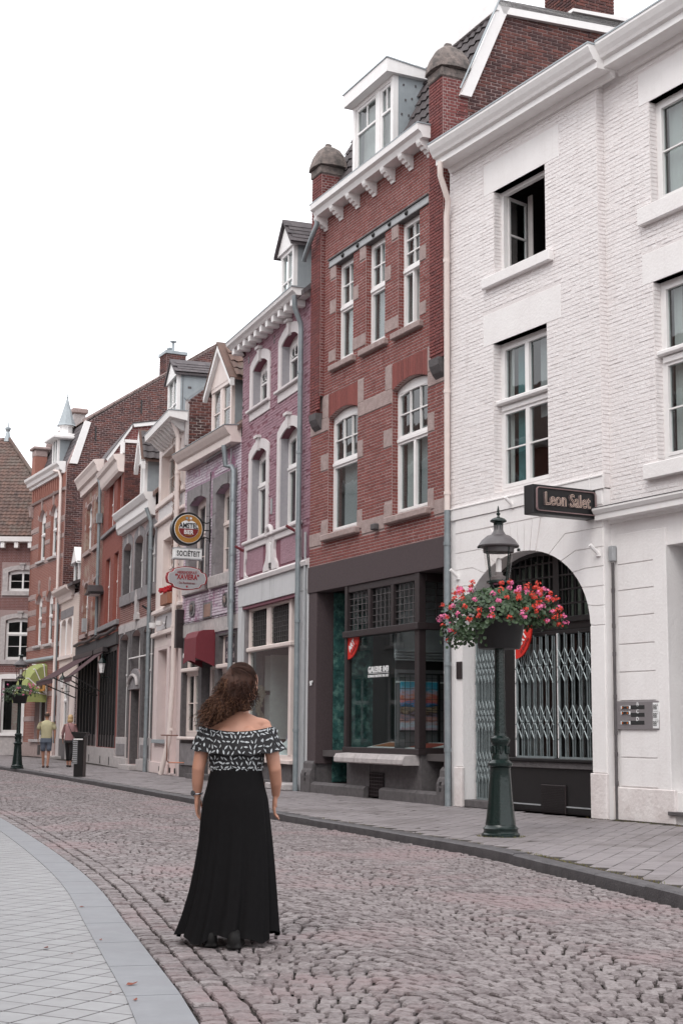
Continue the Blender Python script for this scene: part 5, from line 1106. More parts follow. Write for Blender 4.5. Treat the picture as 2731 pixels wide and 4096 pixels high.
    for s in (-1, 1):
        e = c+s*((u1-u0)/2+.12); MB().add([(e, yy-.1, zt-.12), (c, yy-.1, zp), (c, 3.6, zp), (e, 3.6, zt-.12), (e, yy-.1, zt-.06), (c, yy-.1, zp+.06), (c, 3.6, zp+.06), (e, 3.6, zt-.06)], [(0,1,2,3),(4,7,6,5),(0,4,5,1),(0,3,7,4)]).build('dormer_roof', m_slate, dm)
    tiles(h, dm, (c+(u1-u0)/2+.14, yy-.1, zt-.04), (0,1,0), (-((u1-u0)/2+.12), 0, zp-zt+.12), 17, 4, .22, .2, m_slate, kind='slate', n1=68)
    shell(h, w, 8, .1, 9.4, floors=(3.7, 7.0, 9.4))
    return h
# ================================================================== grey-stone brick house
def house_greystone():
    h = House((-7.1512, 47.2293), 19, 'brown brick house with grey stone arched windows, white cornice and zinc dormer'); w = 5.58
    b_ = M('brown_brick', (.24,.105,.085), (.14,.065,.055), ns=10, island=.5)
    W = [(.40, 1.72, 5.42, 7.08), (2.30, 3.60, 5.42, 7.10), (4.08, 5.38, 5.42, 7.12)]
    G_ = [(.36, 1.70, .95, 4.18), (2.28, 3.58, 2.98, 4.2), (4.07, 5.36, .95, 4.22)]; dr = (2.27, 3.55, .15, 2.68)
    wl = wall(h, [rect(0, w, 0, 7.7)]+[archrect(*q, .16) for q in W+G_]+[archrect(*dr, .3)], m_mort, t=.55)
    ex = [rect(a-.3, b+.3, c-.3, d+.34) for a, b, c, d in W] + [rect(0, w, 0, 4.5)]
    brick_mask(h, wl, rect(0, w, 4.4, 7.65), ex, b_, seed=91, n1=120, L=.2, H=.065, j=.01, bond='eng')
    for q in W+G_[0:1]+G_[2:]+G_[1:2]:
        a, b, c, d = q; surround(h, wl, a, b, c, d, .16, m_sgrey if q in W else m_dstone, wd=.20, top=.28, key=False, proud=.02); reveal(h, wl, a, c, d-.14, .21, m_dstone)
        for s in (-.09,): h.part('lintel_joint', m_lstone, (a+b)/2-.09, (a+b)/2+.09, -.03, 0, d-.02, d+.3, parent=wl)
        if q in W: h.part('window_sill', m_sgrey, a-.2, b+.2, -.08, .3, c-.34, c, c=.01)
        window(h, a, b, c, d, .21, [(1.6, 2, 1, 2), (.9, 2, 1, 1)] if q != G_[1] else [(1, 2, 1, 1)], rise=.16, fr=.09, cur=[(.1, .9, 0, 1, m_curd)])
    for i in range(10): h.part('band_stone', m_lstone, i*w/10+.005, (i+1)*w/10-.005, -.03, .05, 4.22, 4.48, parent=wl)
    h.part('stone_pier', m_dstone, 1.92, 2.05, -.03, .05, .3, 4.2, parent=wl); h.part('stone_pier', m_dstone, 3.78, 3.9, -.03, .05, .3, 4.2, parent=wl)
    MB().prism(archrect(2.05, 3.78, 2.4, 3.02, .3), fmap(), -.05, .05).build('door_hood', m_sgrey, wl); MB().tube([(2.2+.7*(1-math.cos(3.14*t/12)), -.09, 2.5+.32*math.sin(3.14*t/12)) for t in range(13)], .05, 8).build('door_hood', m_lstone, wl)
    h.part('entrance_door', m_black, 2.3, 3.5, .42, .48, .15, 2.66); reveal(h, wl, 2.27, .15, 2.4, .42, m_dstone); h.part('doorstep', m_lstone, 2.1, 3.7, -.3, .4, 0, .14)
    for a, b in ((.1, 1.9), (3.95, 5.5)): h.part('stone_panel', m_lstone, a, b, -.04, 0, .30, .95, c=.01, parent=wl); h.part('stone_panel', m_sgrey, a+.2, b-.2, -.06, 0, .38, .75, c=.01, parent=wl)
    h.part('plinth_stone', m_lstone, 0, 2.1, -.08, 0, 0, .32); h.part('plinth_stone', m_lstone, 3.7, w, -.08, 0, 0, .32)
    cr = MB().prism([(2.75,4.5),(3.35,4.5),(3.3,4.66),(3.2,4.72),(3.22,5.2),(3.12,5.3),(3.08,5.42),(2.98,5.42),(2.92,5.3),(2.84,5.2),(2.86,4.72),(2.78,4.66)], fmap(), 0, .09).build('carved_crest', m_lstone, wl)
    MB().tube([(.7, -.03, 3.32), (.7, -1.0, 3.32)], .02, 6).build('banner_pole', m_white, h.root) if False else None
    MB().tube([(5.3, -.02, 4.55), (5.15, -.3, 4.75)], .03, 6).build('flagpole_socket', m_black, h.root)
    MB().tube([(2.1, -.06, 3.35), (5.55, -.06, 3.34)], .022, 6).build('conduit', m_white, h.root)
    profile_x(h, 'cornice', [(0,7.42),(.16,7.44),(.20,7.56),(.24,7.62),(.24,7.86),(.30,7.9),(.38,8.06),(.38,8.10),(0,8.12)], .12, w-.35, m_white)
    pipe(h, [(5.35, -.3, 7.6), (5.38, -.16, 7.2), (5.4, -.14, 2.2), (5.4, -.15, 0)], .06, m_pipe, [(5.4,-.14,z) for z in (6.4, 4.0, 2.1)])
    rf = plane_roof(h, [(0, -.1, 8.1), (w, -.1, 8.1), (w, 3.4, 11.2), (0, 3.4, 11.2)], m_tile); plane_roof(h, [(0, 3.4, 11.2), (w, 3.4, 11.2), (w, 8, 8), (0, 8, 8)], m_tile)
    yy = .0; u0 = h.u('J',1103,780, yy); u1 = h.u('J',1135,780, yy); zt = h.z('J',1110,690, yy); zp = h.z('J',1080,480, yy)
    dm = h.part('dormer', m_white, u0, u0+.12, yy, yy+.1, 8.1, zt); D = lambda *b, m=m_white, n='dormer_member', **k: h.part(n, m, *b, parent=dm, **k)
    D(u1-.12, u1, yy, yy+.1, 8.1, zt); D(u0+.1, u1-.1, yy+.05, yy+.06, 8.1, zt, m=m_glass, n='pane', c=0); D((u0+u1)/2-.03, (u0+u1)/2+.03, yy+.02, yy+.08, 8.1, zt)
    c = (u0+u1)/2; hw = (u1-u0)/2+.25; MB().prism([(c-hw, zt-.05), (c+hw, zt-.05), (c, zp-.15)], fmap(yy), -.05, .05).build('dormer_gable', m_white, dm)
    for s in (-1, 1):
        MB().prism([(c, zp), (c+s*hw, zt-.02), (c+s*hw, zt-.32), (c, zp-.36)], fmap(yy), .03, .16).build('barge_board', m_white, dm)
        e = c+s*hw; MB().add([(e, yy-.16, zt-.08), (c, yy-.16, zp-.04), (c, 2.6, zp-.04), (e, 2.6, zt-.08), (e, yy-.16, zt-.02), (c, yy-.16, zp+.02), (c, 2.6, zp+.02), (e, 2.6, zt-.02)], [(0,1,2,3),(4,7,6,5),(0,4,5,1),(0,3,7,4)]).build('dormer_roof', m_tile, dm)
    tiles(h, dm, (c+hw+.02, yy-.1, zt-.0), (0,1,0), (-hw, 0, zp-zt+.05), 11, 4, .24, .26, m_tiled, n1=44)
    MB().prism([(yy+.1, 8.1), (yy+.1, zt), (1.7, zt), (1.4, 8.1)], rmap(u1-.02), 0, .03).build('zinc_cheek', m_zinc, dm)
    shell(h, w, 8, .1, 7.6, floors=(4.3, 7.6))
    return h
H_MAUVE = house_mauve(); H_LAV = house_lavender(); H_CREAM = house_cream(); H_GREY = house_greystone()
# ================================================================== far terrace
def house_redfar():
    h = House((-8.5049, 51.657), 17, 'bright red brick house with tall narrow windows above a dark cafe front'); w = 4.63
    b_ = M('orange_red_brick', (.27,.08,.056), (.19,.052,.04), ns=8, island=.4)
    W = [(1.30, 2.42, 8.02, 9.62), (3.28, 4.14, 8.02, 9.66), (.96, 2.05, 4.80, 7.04), (2.94, 3.95, 4.80, 7.05)]
    wl = wall(h, [rect(0, w, 0, 9.9)]+[rect(*q) for q in W]+[rect(.4, 4.3, .6, 3.9)], m_red, t=.5)
    brick_mask(h, wl, rect(0, w, 4.2, 9.8), [rect(*q) for q in W], b_, seed=101, n1=60, L=.2, H=.07, j=.007)
    for q in W:
        window(h, *q, .13, [(1.5, 2, 1, 1), (1, 2, 1, 1)], fr=.08, cur=[(.1, .9, 0, 1, m_curd)]); reveal(h, wl, q[0], q[2], q[3], .13, b_)
    h.part('sill_band', m_sgrey, 0, 4.4, -.10, .1, 7.86, 8.0, c=.02); h.part('sill_band', m_sgrey, -.3, 4.55, -.12, .1, 4.56, 4.74, c=.02)
    profile_x(h, 'cornice', [(0,9.58),(.18,9.60),(.22,9.70),(.26,9.94),(.34,10.02),(.38,10.16),(0,10.2)], .45, w-.02, m_cream)
    MB().tube([(3.6, -.05, 7.8), (4.0, -.08, 7.55), (4.5, -.05, 7.5)], .015, 5).build('cable', m_black, h.root)
    side = [(0, 7.6), (3.0, 7.6), (3.0, 10.55), (.0, 10.55)]; sw = wall(h, [side], m_mortd, mp=rmap(w), t=.6, name='party_wall')
    bricks(h, sw, [side], m_dbrick, side=w, L=.23, H=.078, j=.016, bond='wild', proud=.012, n1=100, seed=16); h.part('coping', m_white, w-.62, w+.05, -.05, 3.0, 10.55, 10.66); h.part('coping', m_white, w-.62, w+.05, -.07, -.01, 10.2, 10.66)
    plane_roof(h, [(0, -.2, 10.15), (w-.6, -.2, 10.15), (w-.6, 4, 11.6), (0, 4, 11.6)], m_tiled); shell(h, w, 8, .1, 9.8, floors=(4.3, 7.5, 9.8))
    cafe(h, w, .4, 4.3)
    # hanging lamp hood
    MB().add([(-.0,0,0)], []) if False else None
    hd = h.part('lamp_hood', m_bwood, -.35, .65, -.55, 0, 5.9, 5.97); MB().prism([(-.4,5.97),(.7,5.97),(.3,6.2),(.1,6.25),(-.1,6.15)], fmap(.0), 0, .5).build('lamp_hood', m_bwood, hd); h.part('lamp_glow', m_white, -.2, .5, -.45, -.1, 5.86, 5.9, parent=hd)
    return h
def cafe(h, w, a, b):
    """dark joinery of the cafe front: posts, panels below, glass"""
    jf = h.part('shopfront_frame', m_black, a, b, .0, .15, 3.75, 3.92)
    n = 6
    for i in range(n+1): x = a+(b-a-.1)*i/n; h.part('frame_member', m_black, x, x+.10, -.01, .12, .6, 3.75, parent=jf)
    for i in range(n): x = a+.1+(b-a-.1)*i/n; h.part('pane', m_glassd, x, x+(b-a-.1)/n-.1, .06, .065, 1.0, 3.75, c=0, parent=jf); h.part('dark_panel', m_bwood, x, x+(b-a-.1)/n-.1, .03, .07, .6, 1.0, parent=jf); h.part('blind', m_curd, x+.05, x+(b-a-.1)/n-.12, .35, .37, 1.0, 3.7-.3*(i % 3), c=0, parent=jf)
    h.part('plinth_stone', m_lstone, 0, w, -.06, .05, 0, .58); h.part('vent_slot', m_black, w*.3, w*.3+.14, -.07, -.05, .05, .3, c=0); h.part('vent_slot', m_black, w*.75, w*.75+.14, -.07, -.05, .05, .3, c=0)
    fb = h.part('fascia_board', M('black_fascia', (.05,.045,.047), (.03,.026,.028), ns=6, bump=.2), .02, w-.02, -.10, 0, 3.92, 4.32)
    MB().tube([(0, -.14, 4.36), (w*.3, -.16, 4.4), (w*.6, -.15, 4.36), (w, -.14, 4.44)], .06, 7).build('fascia_moulding', m_bwood, fb)
def house_orange():
    h = House((-10.1485, 56.5693), 18.5, 'weathered orange brick house with pale stone quoins and cream gutter above the dark cafe awnings'); w = 5.18
    b_ = M('weathered_orange_brick', (.27,.112,.08), (.17,.072,.056), ns=7, island=.5, patch=(.32,.24,.19), ps=1.4)
    W = [(1.10, 2.40, 7.86, 9.70), (3.20, 4.42, 7.86, 9.70), (1.0, 2.12, 4.72, 6.68), (3.3, 4.33, 4.72, 6.68)]
    wl = wall(h, [rect(0, w, 0, 10.4)]+[archrect(*q, .15) for q in W]+[rect(.3, 4.9, .6, 3.9)], m_mort, t=.5)
    brick_mask(h, wl, rect(0, w, 4.2, 10.3), [rect(*q) for q in W], b_, seed=102, n1=60, L=.2, H=.07, j=.009)
    for q in W:
        window(h, *q, .13, [(1.5, 2, 1, 1), (1, 2, 1, 1)], rise=.15, fr=.08, cur=[(.1, .9, 0, 1, m_curd)]); reveal(h, wl, q[0], q[2], q[3]-.12, .13, b_); h.part('window_sill', m_stone, q[0]-.2, q[1]+.15, -.10, .3, q[2]-.16, q[2])
        for zz in (q[2]+.9, q[3]-.05): h.part('stone_block', m_stone, q[0]-.3, q[0]-.02, -.02, .1, zz, zz+.22, parent=wl); h.part('stone_block', m_stone, q[1]+.02, q[1]+.25, -.02, .1, zz, zz+.22, parent=wl)
    h.part('ledge_lantern', m_iron, 2.4, 2.7, -.25, -.1, 4.75, 5.25)
    profile_x(h, 'cornice', [(0,10.15),(.12,10.17),(.14,10.4),(.24,10.46),(.30,10.66),(.38,10.8),(.38,10.86),(0,10.9)], .05, w-.35, m_cream)
    pipe(h, [(4.95, -.25, 10.3), (5.0, -.14, 9.9), (5.05, -.12, 4.4)], .06, m_pipe, [(5.03,-.12,8.8),(5.04,-.12,6.6)]); h.part('hopper_head', m_pipe, 4.92, 5.14, -.24, -.04, 8.5, 8.85)
    # gable towards the camera with a white verge
    pts = [h.hit('J', *p, ax='x', val=w) for p in ((820,655),(1040,385),(1300,358))]; g = [(p[1], p[2]) for p in pts]
    side = [(0, 7.5), (7, 7.5), (7, g[2][1])] + [g[2], g[1], g[0], (0, 10.8)]
    side = [(0, 7.5), (8, 7.5), (8, g[1][1]+(8-g[1][0])*(g[2][1]-g[1][1])/(g[2][0]-g[1][0])), g[1], (max(.0, g[0][0]), g[0][1])]
    sw = wall(h, [side], m_mort, mp=rmap(w), t=.3, name='gable_wall'); bricks(h, sw, [side], m_red2, side=w, L=.23, H=.08, j=.014, bond='wild', proud=.012, n1=120, seed=17)
    for A, B in ((side[4], side[3]), (side[3], side[2])): MB().prism([A, B, (B[0]-.02, B[1]-.16), (A[0]+.06, A[1]-.12)], rmap(w), .02, .10).build('barge_board', m_white, sw); MB().prism([(A[0], A[1]+.04), (B[0], B[1]+.04), B, A], rmap(w), -.1, .12).build('verge_tile', m_tiled, sw)
    rf = plane_roof(h, [(0, side[4][0], side[4][1]), (w, side[4][0], side[4][1]), (w, side[3][0], side[3][1]), (0, side[3][0], side[3][1])], m_slate); plane_roof(h, [(0, side[3][0], side[3][1]), (w, side[3][0], side[3][1]), (w, 8, side[2][1]), (0, 8, side[2][1])], m_tiled, name='upper_roof')
    shell(h, w, 8, .1, 10.4, floors=(4.3, 7.5, 10.3)); cafe(h, w, .3, 4.9)
    for u, y0_ in ((4.9, -.02), (1.0, -.02)): pass
    return h
def lantern_wall(h, u, z, lab):
    t = thing('wall_lantern', lab, 'lantern'); t.location = h.world((u, -.32, z)); t.rotation_euler = h.root.rotation_euler
    MB().lathe([(.03,.0),(.05,.02),(.05,.04)], 8).tube([(0,0,.01),(.05,.0,-.12),(0,.3,-.1)], .012, 6).build('bracket', m_lamp, t)
    MB().lathe([(.07,.04),(.12,.36)], 6).build('glass_body', m_white, t); MB().lathe([(.15,.36),(.14,.40),(.06,.50),(.03,.54),(.03,.60),(.008,.68)], 6).build('cap', m_lamp, t)
def house_smallwhite():
    h = House((-11.6192, 60.61), 20, 'small low cream house with paired dark windows, dentil cornice and white attic dormer'); w = 4.3
    pk = M('cream_painted_brick', (.66,.56,.50), (.55,.45,.41), ns=8, island=.2, bump=.5, bs=20, streak=.2, dirt=(.4,.3,.27))
    W = [(.18, 1.42, 4.15, 5.62), (1.62, 2.85, 4.15, 5.62)]
    wl = wall(h, [rect(0, w, 0, 6.5)]+[archrect(*q, .18) for q in W]+[rect(.9, 2.3, .95, 3.1)], m_cream, t=.4)
    brick_mask(h, wl, rect(0, w, 3.3, 6.4), [rect(.0, 3.05, 4.0, 6.0)], pk, seed=103, n1=30, L=.22, H=.075, j=.006)
    for q in W: window(h, *q, .2, [(1, 1, 1, 1)], rise=.18, fr=.07, mat=m_white, gl=m_glassd)
    for x in (0, 1.44, 2.87): h.part('stone_block', m_white, x, x+.17, -.03, .05, 4.0, 5.6, parent=wl)
    for i in range(5): h.part('lintel_stone', m_sgrey, .02+i*.6, .60+i*.6, -.02, .05, 5.66, 6.02, parent=wl)
    h.part('window_sill', m_cream, 0, 3.1, -.1, .1, 3.98, 4.12)
    profile_x(h, 'cornice', [(0,6.45),(.1,6.46),(.14,6.6),(.26,6.66),(.38,6.76),(.40,6.86),(0,6.9)], -.3, 3.1, m_cream); dentils(h, [.0+i*.19 for i in range(16)], 6.46, .14, .08, .12, m_cream)
    h.part('shopfront_frame', m_lstone, .0, .7, -.05, .1, 0, 3.2); h.part('pillar', m_lstone, 2.4, 2.7, -.05, .1, 0, 3.2); window(h, .9, 2.3, .95, 3.1, .1, [(2, 2, 1, 1), (1, 2, 1, 1)], fr=.1); h.part('doorstep', m_lstone, -.1, 1.4, -.55, 0, 0, .1); h.part('stall_riser', m_dstone, .7, 2.4, -.02, .05, 0, .8)
    rf = plane_roof(h, [(-.2, -.3, 6.88), (w, -.3, 6.88), (w, 4, 8.4), (-.2, 4, 8.4)], m_tiled)
    yy = .25; u0, u1, zt, zp = 1.25, 2.35, 7.9, 8.5; c = (u0+u1)/2; dm = h.part('dormer', m_white, u0, u0+.12, yy, yy+.1, 6.9, zt)
    h.part('dormer_member', m_white, u1-.12, u1, yy, yy+.1, 6.9, zt, parent=dm); h.part('pane', m_glass, u0+.1, u1-.1, yy+.04, yy+.05, 6.9, zt, c=0, parent=dm); MB().prism([(u0-.15, zt), (u1+.15, zt), (c, zp)], fmap(yy), -.05, .1).build('dormer_gable', m_white, dm); h.part('zinc_cheek', m_zinc, u1-.02, u1, yy+.1, 2.4, 6.9, zt, parent=dm)
    for s in (-1, 1): MB().add([(c+s*.7, yy-.12, zt-.08), (c, yy-.12, zp+.04), (c, 2.6, zp+.04), (c+s*.7, 2.6, zt-.08)], [(0,1,2,3)]).build('dormer_roof', m_white, dm)
    shell(h, w, 8, .1, 6.4, floors=(3.3, 6.4)); wall(h, [[(0, 0), (8, 0), (8, 8.2), (4, 8.4), (0, 6.8)]], m_dbrick, mp=rmap(w), name='side_wall')
    MB().tube([(-.25, -.1, 6.4), (-.28, -.1, 5.9), (-.3, -.1, 0)], .06, 8).build('drainpipe', m_pipe, h.root)
    return h
def house_tower():
    h = House((-14.0785, 65.6522), 26, 'banded brick corner house with slate mansard, spired turret dormer and tall bare brick gable'); w = 5.61
    b_ = M('banded_red_brick', (.32,.14,.105), (.22,.09,.07), ns=8, island=.45)
    W = [(1.38, 2.52, 8.50, 10.76), (3.35, 4.42, 8.50, 10.76), (1.46, 2.46, 4.78, 7.04), (3.21, 4.26, 4.78, 7.04)]
    wl = wall(h, [rect(0, w, 0, 12)]+[archrect(*q, .48) for q in W]+[rect(1.9, 3.9, .75, 3.0)], m_mort, t=.5)
    bands = [(9.89, 10.09), (9.16, 9.34), (8.34, 8.50), (6.87, 7.07), (6.17, 6.41), (5.5, 5.66), (4.60, 4.76), (2.55, 2.75), (1.5, 1.7)]
    ex = [archrect(q[0]-.0, q[1]+.0, q[2], q[3], .48) for q in W] + [rect(0, w, *b) for b in bands] + [rect(1.9, 3.9, .75, 3.0), rect(0, w, 4.08, 4.2)]
    brick_mask(h, wl, rect(0, w, .6, 11.25), ex, b_, seed=111, n1=200, L=.2, H=.07, j=.009)
    for z0, z1 in bands:
        segs = [(0, w)]; cut = sorted([(q[0], q[1]) for q in W if q[2] < (z0+z1)/2 < q[3]] + ([(1.9, 3.9)] if z1 < 3 else [])); x = 0; out = []
        for a, b in cut: out.append((x, a-.01)); x = b+.01
        out.append((x, w))
        for a, b in out: h.part('stone_band', m_stone, a, b, -.025, .05, z0, z1, parent=wl)
    for q in W:
        window(h, *q, .13, [(1.6, 1, 1, 1), (.8, 1, 1, 1)], rise=.48, fr=.12, cur=[(.15, .85, 0, 1, m_cur)]); reveal(h, wl, q[0], q[2], q[3]-.4, .13, b_)
        c = (q[0]+q[1])/2
        for k in range(9):
            t0, t1 = rad(12+k*17.4), rad(12+(k+1)*17.4-1); r0, r1 = (q[1]-q[0])/2+.0, (q[1]-q[0])/2+.22; zc = q[3]-.50
            MB().prism([(c+r0*math.cos(t0), zc+r0*.95*math.sin(t0)), (c+r1*math.cos(t0), zc+r1*math.sin(t0)), (c+r1*math.cos(t1), zc+r1*math.sin(t1)), (c+r0*math.cos(t1), zc+r0*.95*math.sin(t1))], fmap(), 0, .03).build('arch_stone', m_stone if k in (0, 4, 8) else b_, wl)
        MB().prism([(c-.05, q[3]), (c+.05, q[3]), (c+.07, q[3]+.45), (c, q[3]+.6), (c-.07, q[3]+.45)], fmap(), 0, .08).build('keystone', m_stone, wl)
        h.part('window_sill', m_lstone, q[0]-.08, q[1]+.08, -.12, .2, q[2]-.12, q[2], c=.02)
    for i in range(16): h.part('frieze_rib', b_, .25+i*.34, .33+i*.34, -.07, 0, 11.32, 11.86, parent=wl)
    profile_x(h, 'frieze_moulding', [(0,11.16),(.08,11.18),(.12,11.26),(.06,11.3),(0,11.32)], 0, w, m_stone); h.part('frieze', b_, 0, w, -.03, 0, 11.3, 11.95, parent=wl)
    MB().prism([(0,10.6),(.12,10.7),(.16,11.0),(.22,11.16),(0,11.16)], lambda a, n, z: (n, -a, z), .0, .28).build('corner_console', m_stone, wl)
    profile_x(h, 'cornice', [(0,11.9),(.12,11.92),(.14,12.02),(.24,12.06),(.28,12.2),(.38,12.3),(.40,12.4),(0,12.42)], -.15, w-.15, m_white); dentils(h, [.2+i*.17 for i in range(30)], 12.02, .12, .07, .14, m_white)
    profile_x(h, 'string_course', [(0,4.06),(.14,4.08),(.16,4.14),(.08,4.22),(0,4.25)], -.05, w-.3, m_zinc)
    pipe(h, [(4.7, -.3, 12.1), (5.2, -.2, 12.0), (5.28, -.14, 11.7), (5.3, -.12, 6.8), (5.3, -.12, 0)], .06, m_cream, [(5.3,-.12,9.4)])
    # mansard front, gable towards the camera
    L0, L1, L2 = (.15, 12.4), (.80, 14.15), (6.6, 18.2); sl = (L2[1]-L1[1])/(L2[0]-L1[0])
    fr = MB().add([(.2, L0[0], L0[1]), (w, L0[0], L0[1]), (w, L1[0], L1[1]), (.2, L1[0], L1[1])], [(0,1,2,3)]).build('roof', m_slate, h.root)
    tiles(h, fr, (.2, L0[0]-.02, L0[1]), (1,0,0), (0, L1[0]-L0[0], L1[1]-L0[1]), 30, 9, .18, .21, m_slate, kind='slate', n1=200)
    up = MB().add([(0, L1[0], L1[1]+.05), (w, L1[0], L1[1]+.05), (w, *L2), (0, *L2)], [(0,1,2,3)]).build('upper_roof', m_tile, h.root)
    tiles(h, up, (0, L1[0], L1[1]+.08), (1,0,0), (0, L2[0]-L1[0], L2[1]-L1[1]), 22, 20, .26, .35, m_tile, n1=250)
    plane_roof(h, [(0, *L2), (w, *L2), (w, 12, 14.5), (0, 12, 14.5)], m_tile, name='upper_roof')
    side = [(.0, 5.0), (12, 5.0), (12, 14.5), L2, L1, (.02, 12.2)]
    gw = wall(h, [side], m_mortd, mp=rmap(w), t=.35, name='gable_wall'); bricks(h, gw, [side], m_dbrick, side=w, L=.25, H=.088, j=.02, bond='wild', proud=.012, jit=.003, n1=300, seed=18)
    for A, B, m_ in ((L0, L1, m_white),): MB().prism([(A[0]-.05, A[1]-.1), (A[0]+.28, A[1]-.1), (B[0]+.16, B[1]), (B[0]-.1, B[1]+.05)], rmap(w), .0, .12).build('barge_board', m_white, gw)
    MB().prism([(L1[0]-.1, L1[1]), (L2[0], L2[1]), (L2[0], L2[1]+.14), (L1[0]-.15, L1[1]+.14)], rmap(w), -.15, .06).build('verge_coping', m_stone, gw)
    for y in (1.2, 3.2, 5.0): z = L1[1]+(y-L1[0])*sl-.75; MB().box(w+.02, w+.05, y-.03, y+.03, z-.3, z+.3).build('wall_anchor', m_black, gw).rotation_euler = (0, 0, 0)
    ch = h.part('chimney', m_mortd, w-.9, w, 4.3, 5.2, 16.2, 17.62, c=0); bricks(h, ch, [rect(4.3, 5.2, 16.6, 17.62)], m_dbrick, side=w+.01, L=.25, H=.088, j=.02, bond='wild', proud=.01, n1=40); bricks(h, ch, [rect(w-.9, w, 16.3, 17.62)], m_dbrick, y0=4.29, L=.25, H=.088, j=.02, bond='wild', proud=.01, n1=20)
    h.part('chimney_cap', m_zinc, w-.96, w+.06, 4.24, 5.26, 17.62, 17.76, parent=ch); MB().tube([(w-.7, 4.7, 17.74), (w-.7, 4.7, 18.0)], .11, 10).tube([(w-.7, 4.7, 18.0), (w-.7, 4.7, 18.06)], .15, 10).build('chimney_pot', m_zinc, ch); MB().tube([(w-.3, 4.7, 17.74), (w-.3, 4.7, 18.2)], .06, 8).tube([(w-.3, 4.7, 18.24), (w-.3, 4.7, 18.28)], .15, 10).build('chimney_pot', m_zinc, ch)
    # turret dormer with spire
    yy = -.02; u0, u1, zb, zt = 3.22, 4.12, 12.4, 13.6; c = (u0+u1)/2; dm = h.part('turret_dormer', m_white, u0, u0+.12, yy, yy+.1, zb, zt); D = lambda *b, m=m_white, n='dormer_member', **k: h.part(n, m, *b, parent=dm, **k)
    D(u1-.12, u1, yy, yy+.1, zb, zt); D(u0+.1, u1-.1, yy+.04, yy+.05, zb, zt, m=m_glass, n='pane', c=0); D(c-.04, c+.04, yy, yy+.08, zb, zt); D(u1-.02, u1, yy+.1, 1.2, zb, zt, m=m_zinc, n='zinc_cheek'); D(u0, u0+.02, yy+.1, 1.2, zb, zt, m=m_zinc, n='zinc_cheek')
    D(u0-.35, u1+.35, yy-.3, 1.3, zt, zt+.14, c=.03); D(u0-.15, u1+.15, yy-.12, 1.1, zt+.14, zt+.28, c=.03); MB().lathe([(.34,zt+.28),(.30,zt+.32),(.29,zt+.62),(.34,zt+.66),(.36,zt+.72)], 8, (c, .45, 0)).build('turret_base', m_white, dm)
    MB().lathe([(.44,zt+.70),(.38,zt+.76),(.27,zt+1.1),(.14,zt+1.55),(.03,zt+1.95),(.05,zt+1.99),(.02,zt+2.05),(.008,zt+2.3)], 8, (c, .45, 0), ang=.39).build('spire', m_zinc, dm)
    # parapet piers at the far corner
    for u, y, z0, z1 in ((.28, .0, 12.4, 13.75),):
        p = h.part('parapet_pier', b_, u-.28, u+.28, -.1, .46, z0, z1-.3); h.part('pier_cap', m_stone, u-.4, u+.4, -.22, .58, z1, z1+.14, parent=p, c=.04); h.part('pier_neck', m_stone, u-.3, u+.3, -.12, .48, z1-.32, z1, parent=p, c=.04)
    p = h.part('chimney', m_lstone, .1, .65, 1.6, 2.15, 14.3, 15.6); h.part('chimney_cap', m_stone, .0, .75, 1.5, 2.25, 15.6, 15.85, parent=p, c=.05); MB().prism([(.2, 12.6), (2.6, 15.3), (1.5, 15.3), (.5, 14.2)], rmap(.15), 0, .1).build('parapet_coping', m_stone, h.root)
    # shop window, ledge, base
    window(h, 1.9, 3.9, .75, 3.0, .2, [(1, 2, 1, 1)], fr=.1); h.part('window_sill', m_lstone, 1.7, 4.0, -.2, .1, .62, .74); h.part('plinth_stone', m_stone, 0, w, -.10, .05, 0, .6, c=.01); h.part('vent_slot', m_black, 3.0, 3.4, -.12, -.05, .1, .5)
    shell(h, w, 10, .1, 12, floors=(4.1, 8.2, 12)); wall(h, [rect(0, 10, 0, 12.2)], m_dbrick, mp=rmap(.3), name='side_wall')
    # green canopy
    can = M('lime_canopy', (.30,.33,.12), (.22,.25,.09), ns=6, rough=.8); t = thing('awning', 'lime green domed window canopy with white ribs on the banded brick corner house', 'awning'); t.location = h.world((1.85, 0, 0)); t.rotation_euler = h.root.rotation_euler
    V = []; Fq = []; na, nb_ = 8, 10; W2 = 1.9
    for i in range(na+1):
        ph = math.pi/2*i/na
        for k in range(nb_+1):
            u = k/nb_; e = 1-.10*abs(2*u-1)**4; V.append((u*W2, -1.0*math.cos(ph)*e, 2.62+1.35*math.sin(ph)*e))
            if i < na and k < nb_: a = i*(nb_+1)+k; Fq.append((a, a+1, a+nb_+2, a+nb_+1))
    MB().add(V, Fq).add([(x, -1.0*math.cos(math.pi/2*i/8)*s_, 2.62+1.35*math.sin(math.pi/2*i/8)*s_) for x in (0, W2) for i in range(9) for s_ in (.9, 0)], []).build('canopy', can, t, smooth=True)
    for x in (0, W2): MB().add([(x, 0, 2.62)]+[(x, -.9*math.cos(math.pi/2*i/8), 2.62+1.21*math.sin(math.pi/2*i/8)) for i in range(9)], [(0, i, i+1) for i in range(1, 9)]).build('canopy_side', can, t)
    for k in range(4): r_ = rad(8+k*24); MB().tube([(W2+.01, 0, 2.62), (W2+.01, -.95*math.cos(r_), 2.62+1.28*math.sin(r_)), (0, -1.0*math.cos(r_)-.01, 2.62+1.36*math.sin(r_))], .022, 4).build('white_rib', m_white, t)
    MB().box(0, W2, -1.0, -.98, 2.3, 2.62).build('valance', can, t); MB().box(W2-.02, W2, -1.0, 0, 2.3, 2.62).build('valance', can, t)
    sg = thing('hanging_sign', 'small ochre shop sign beside the lime green canopy', 'sign'); sg.location = h.world((4.1, -.28, 2.95)); sg.rotation_euler = h.root.rotation_euler
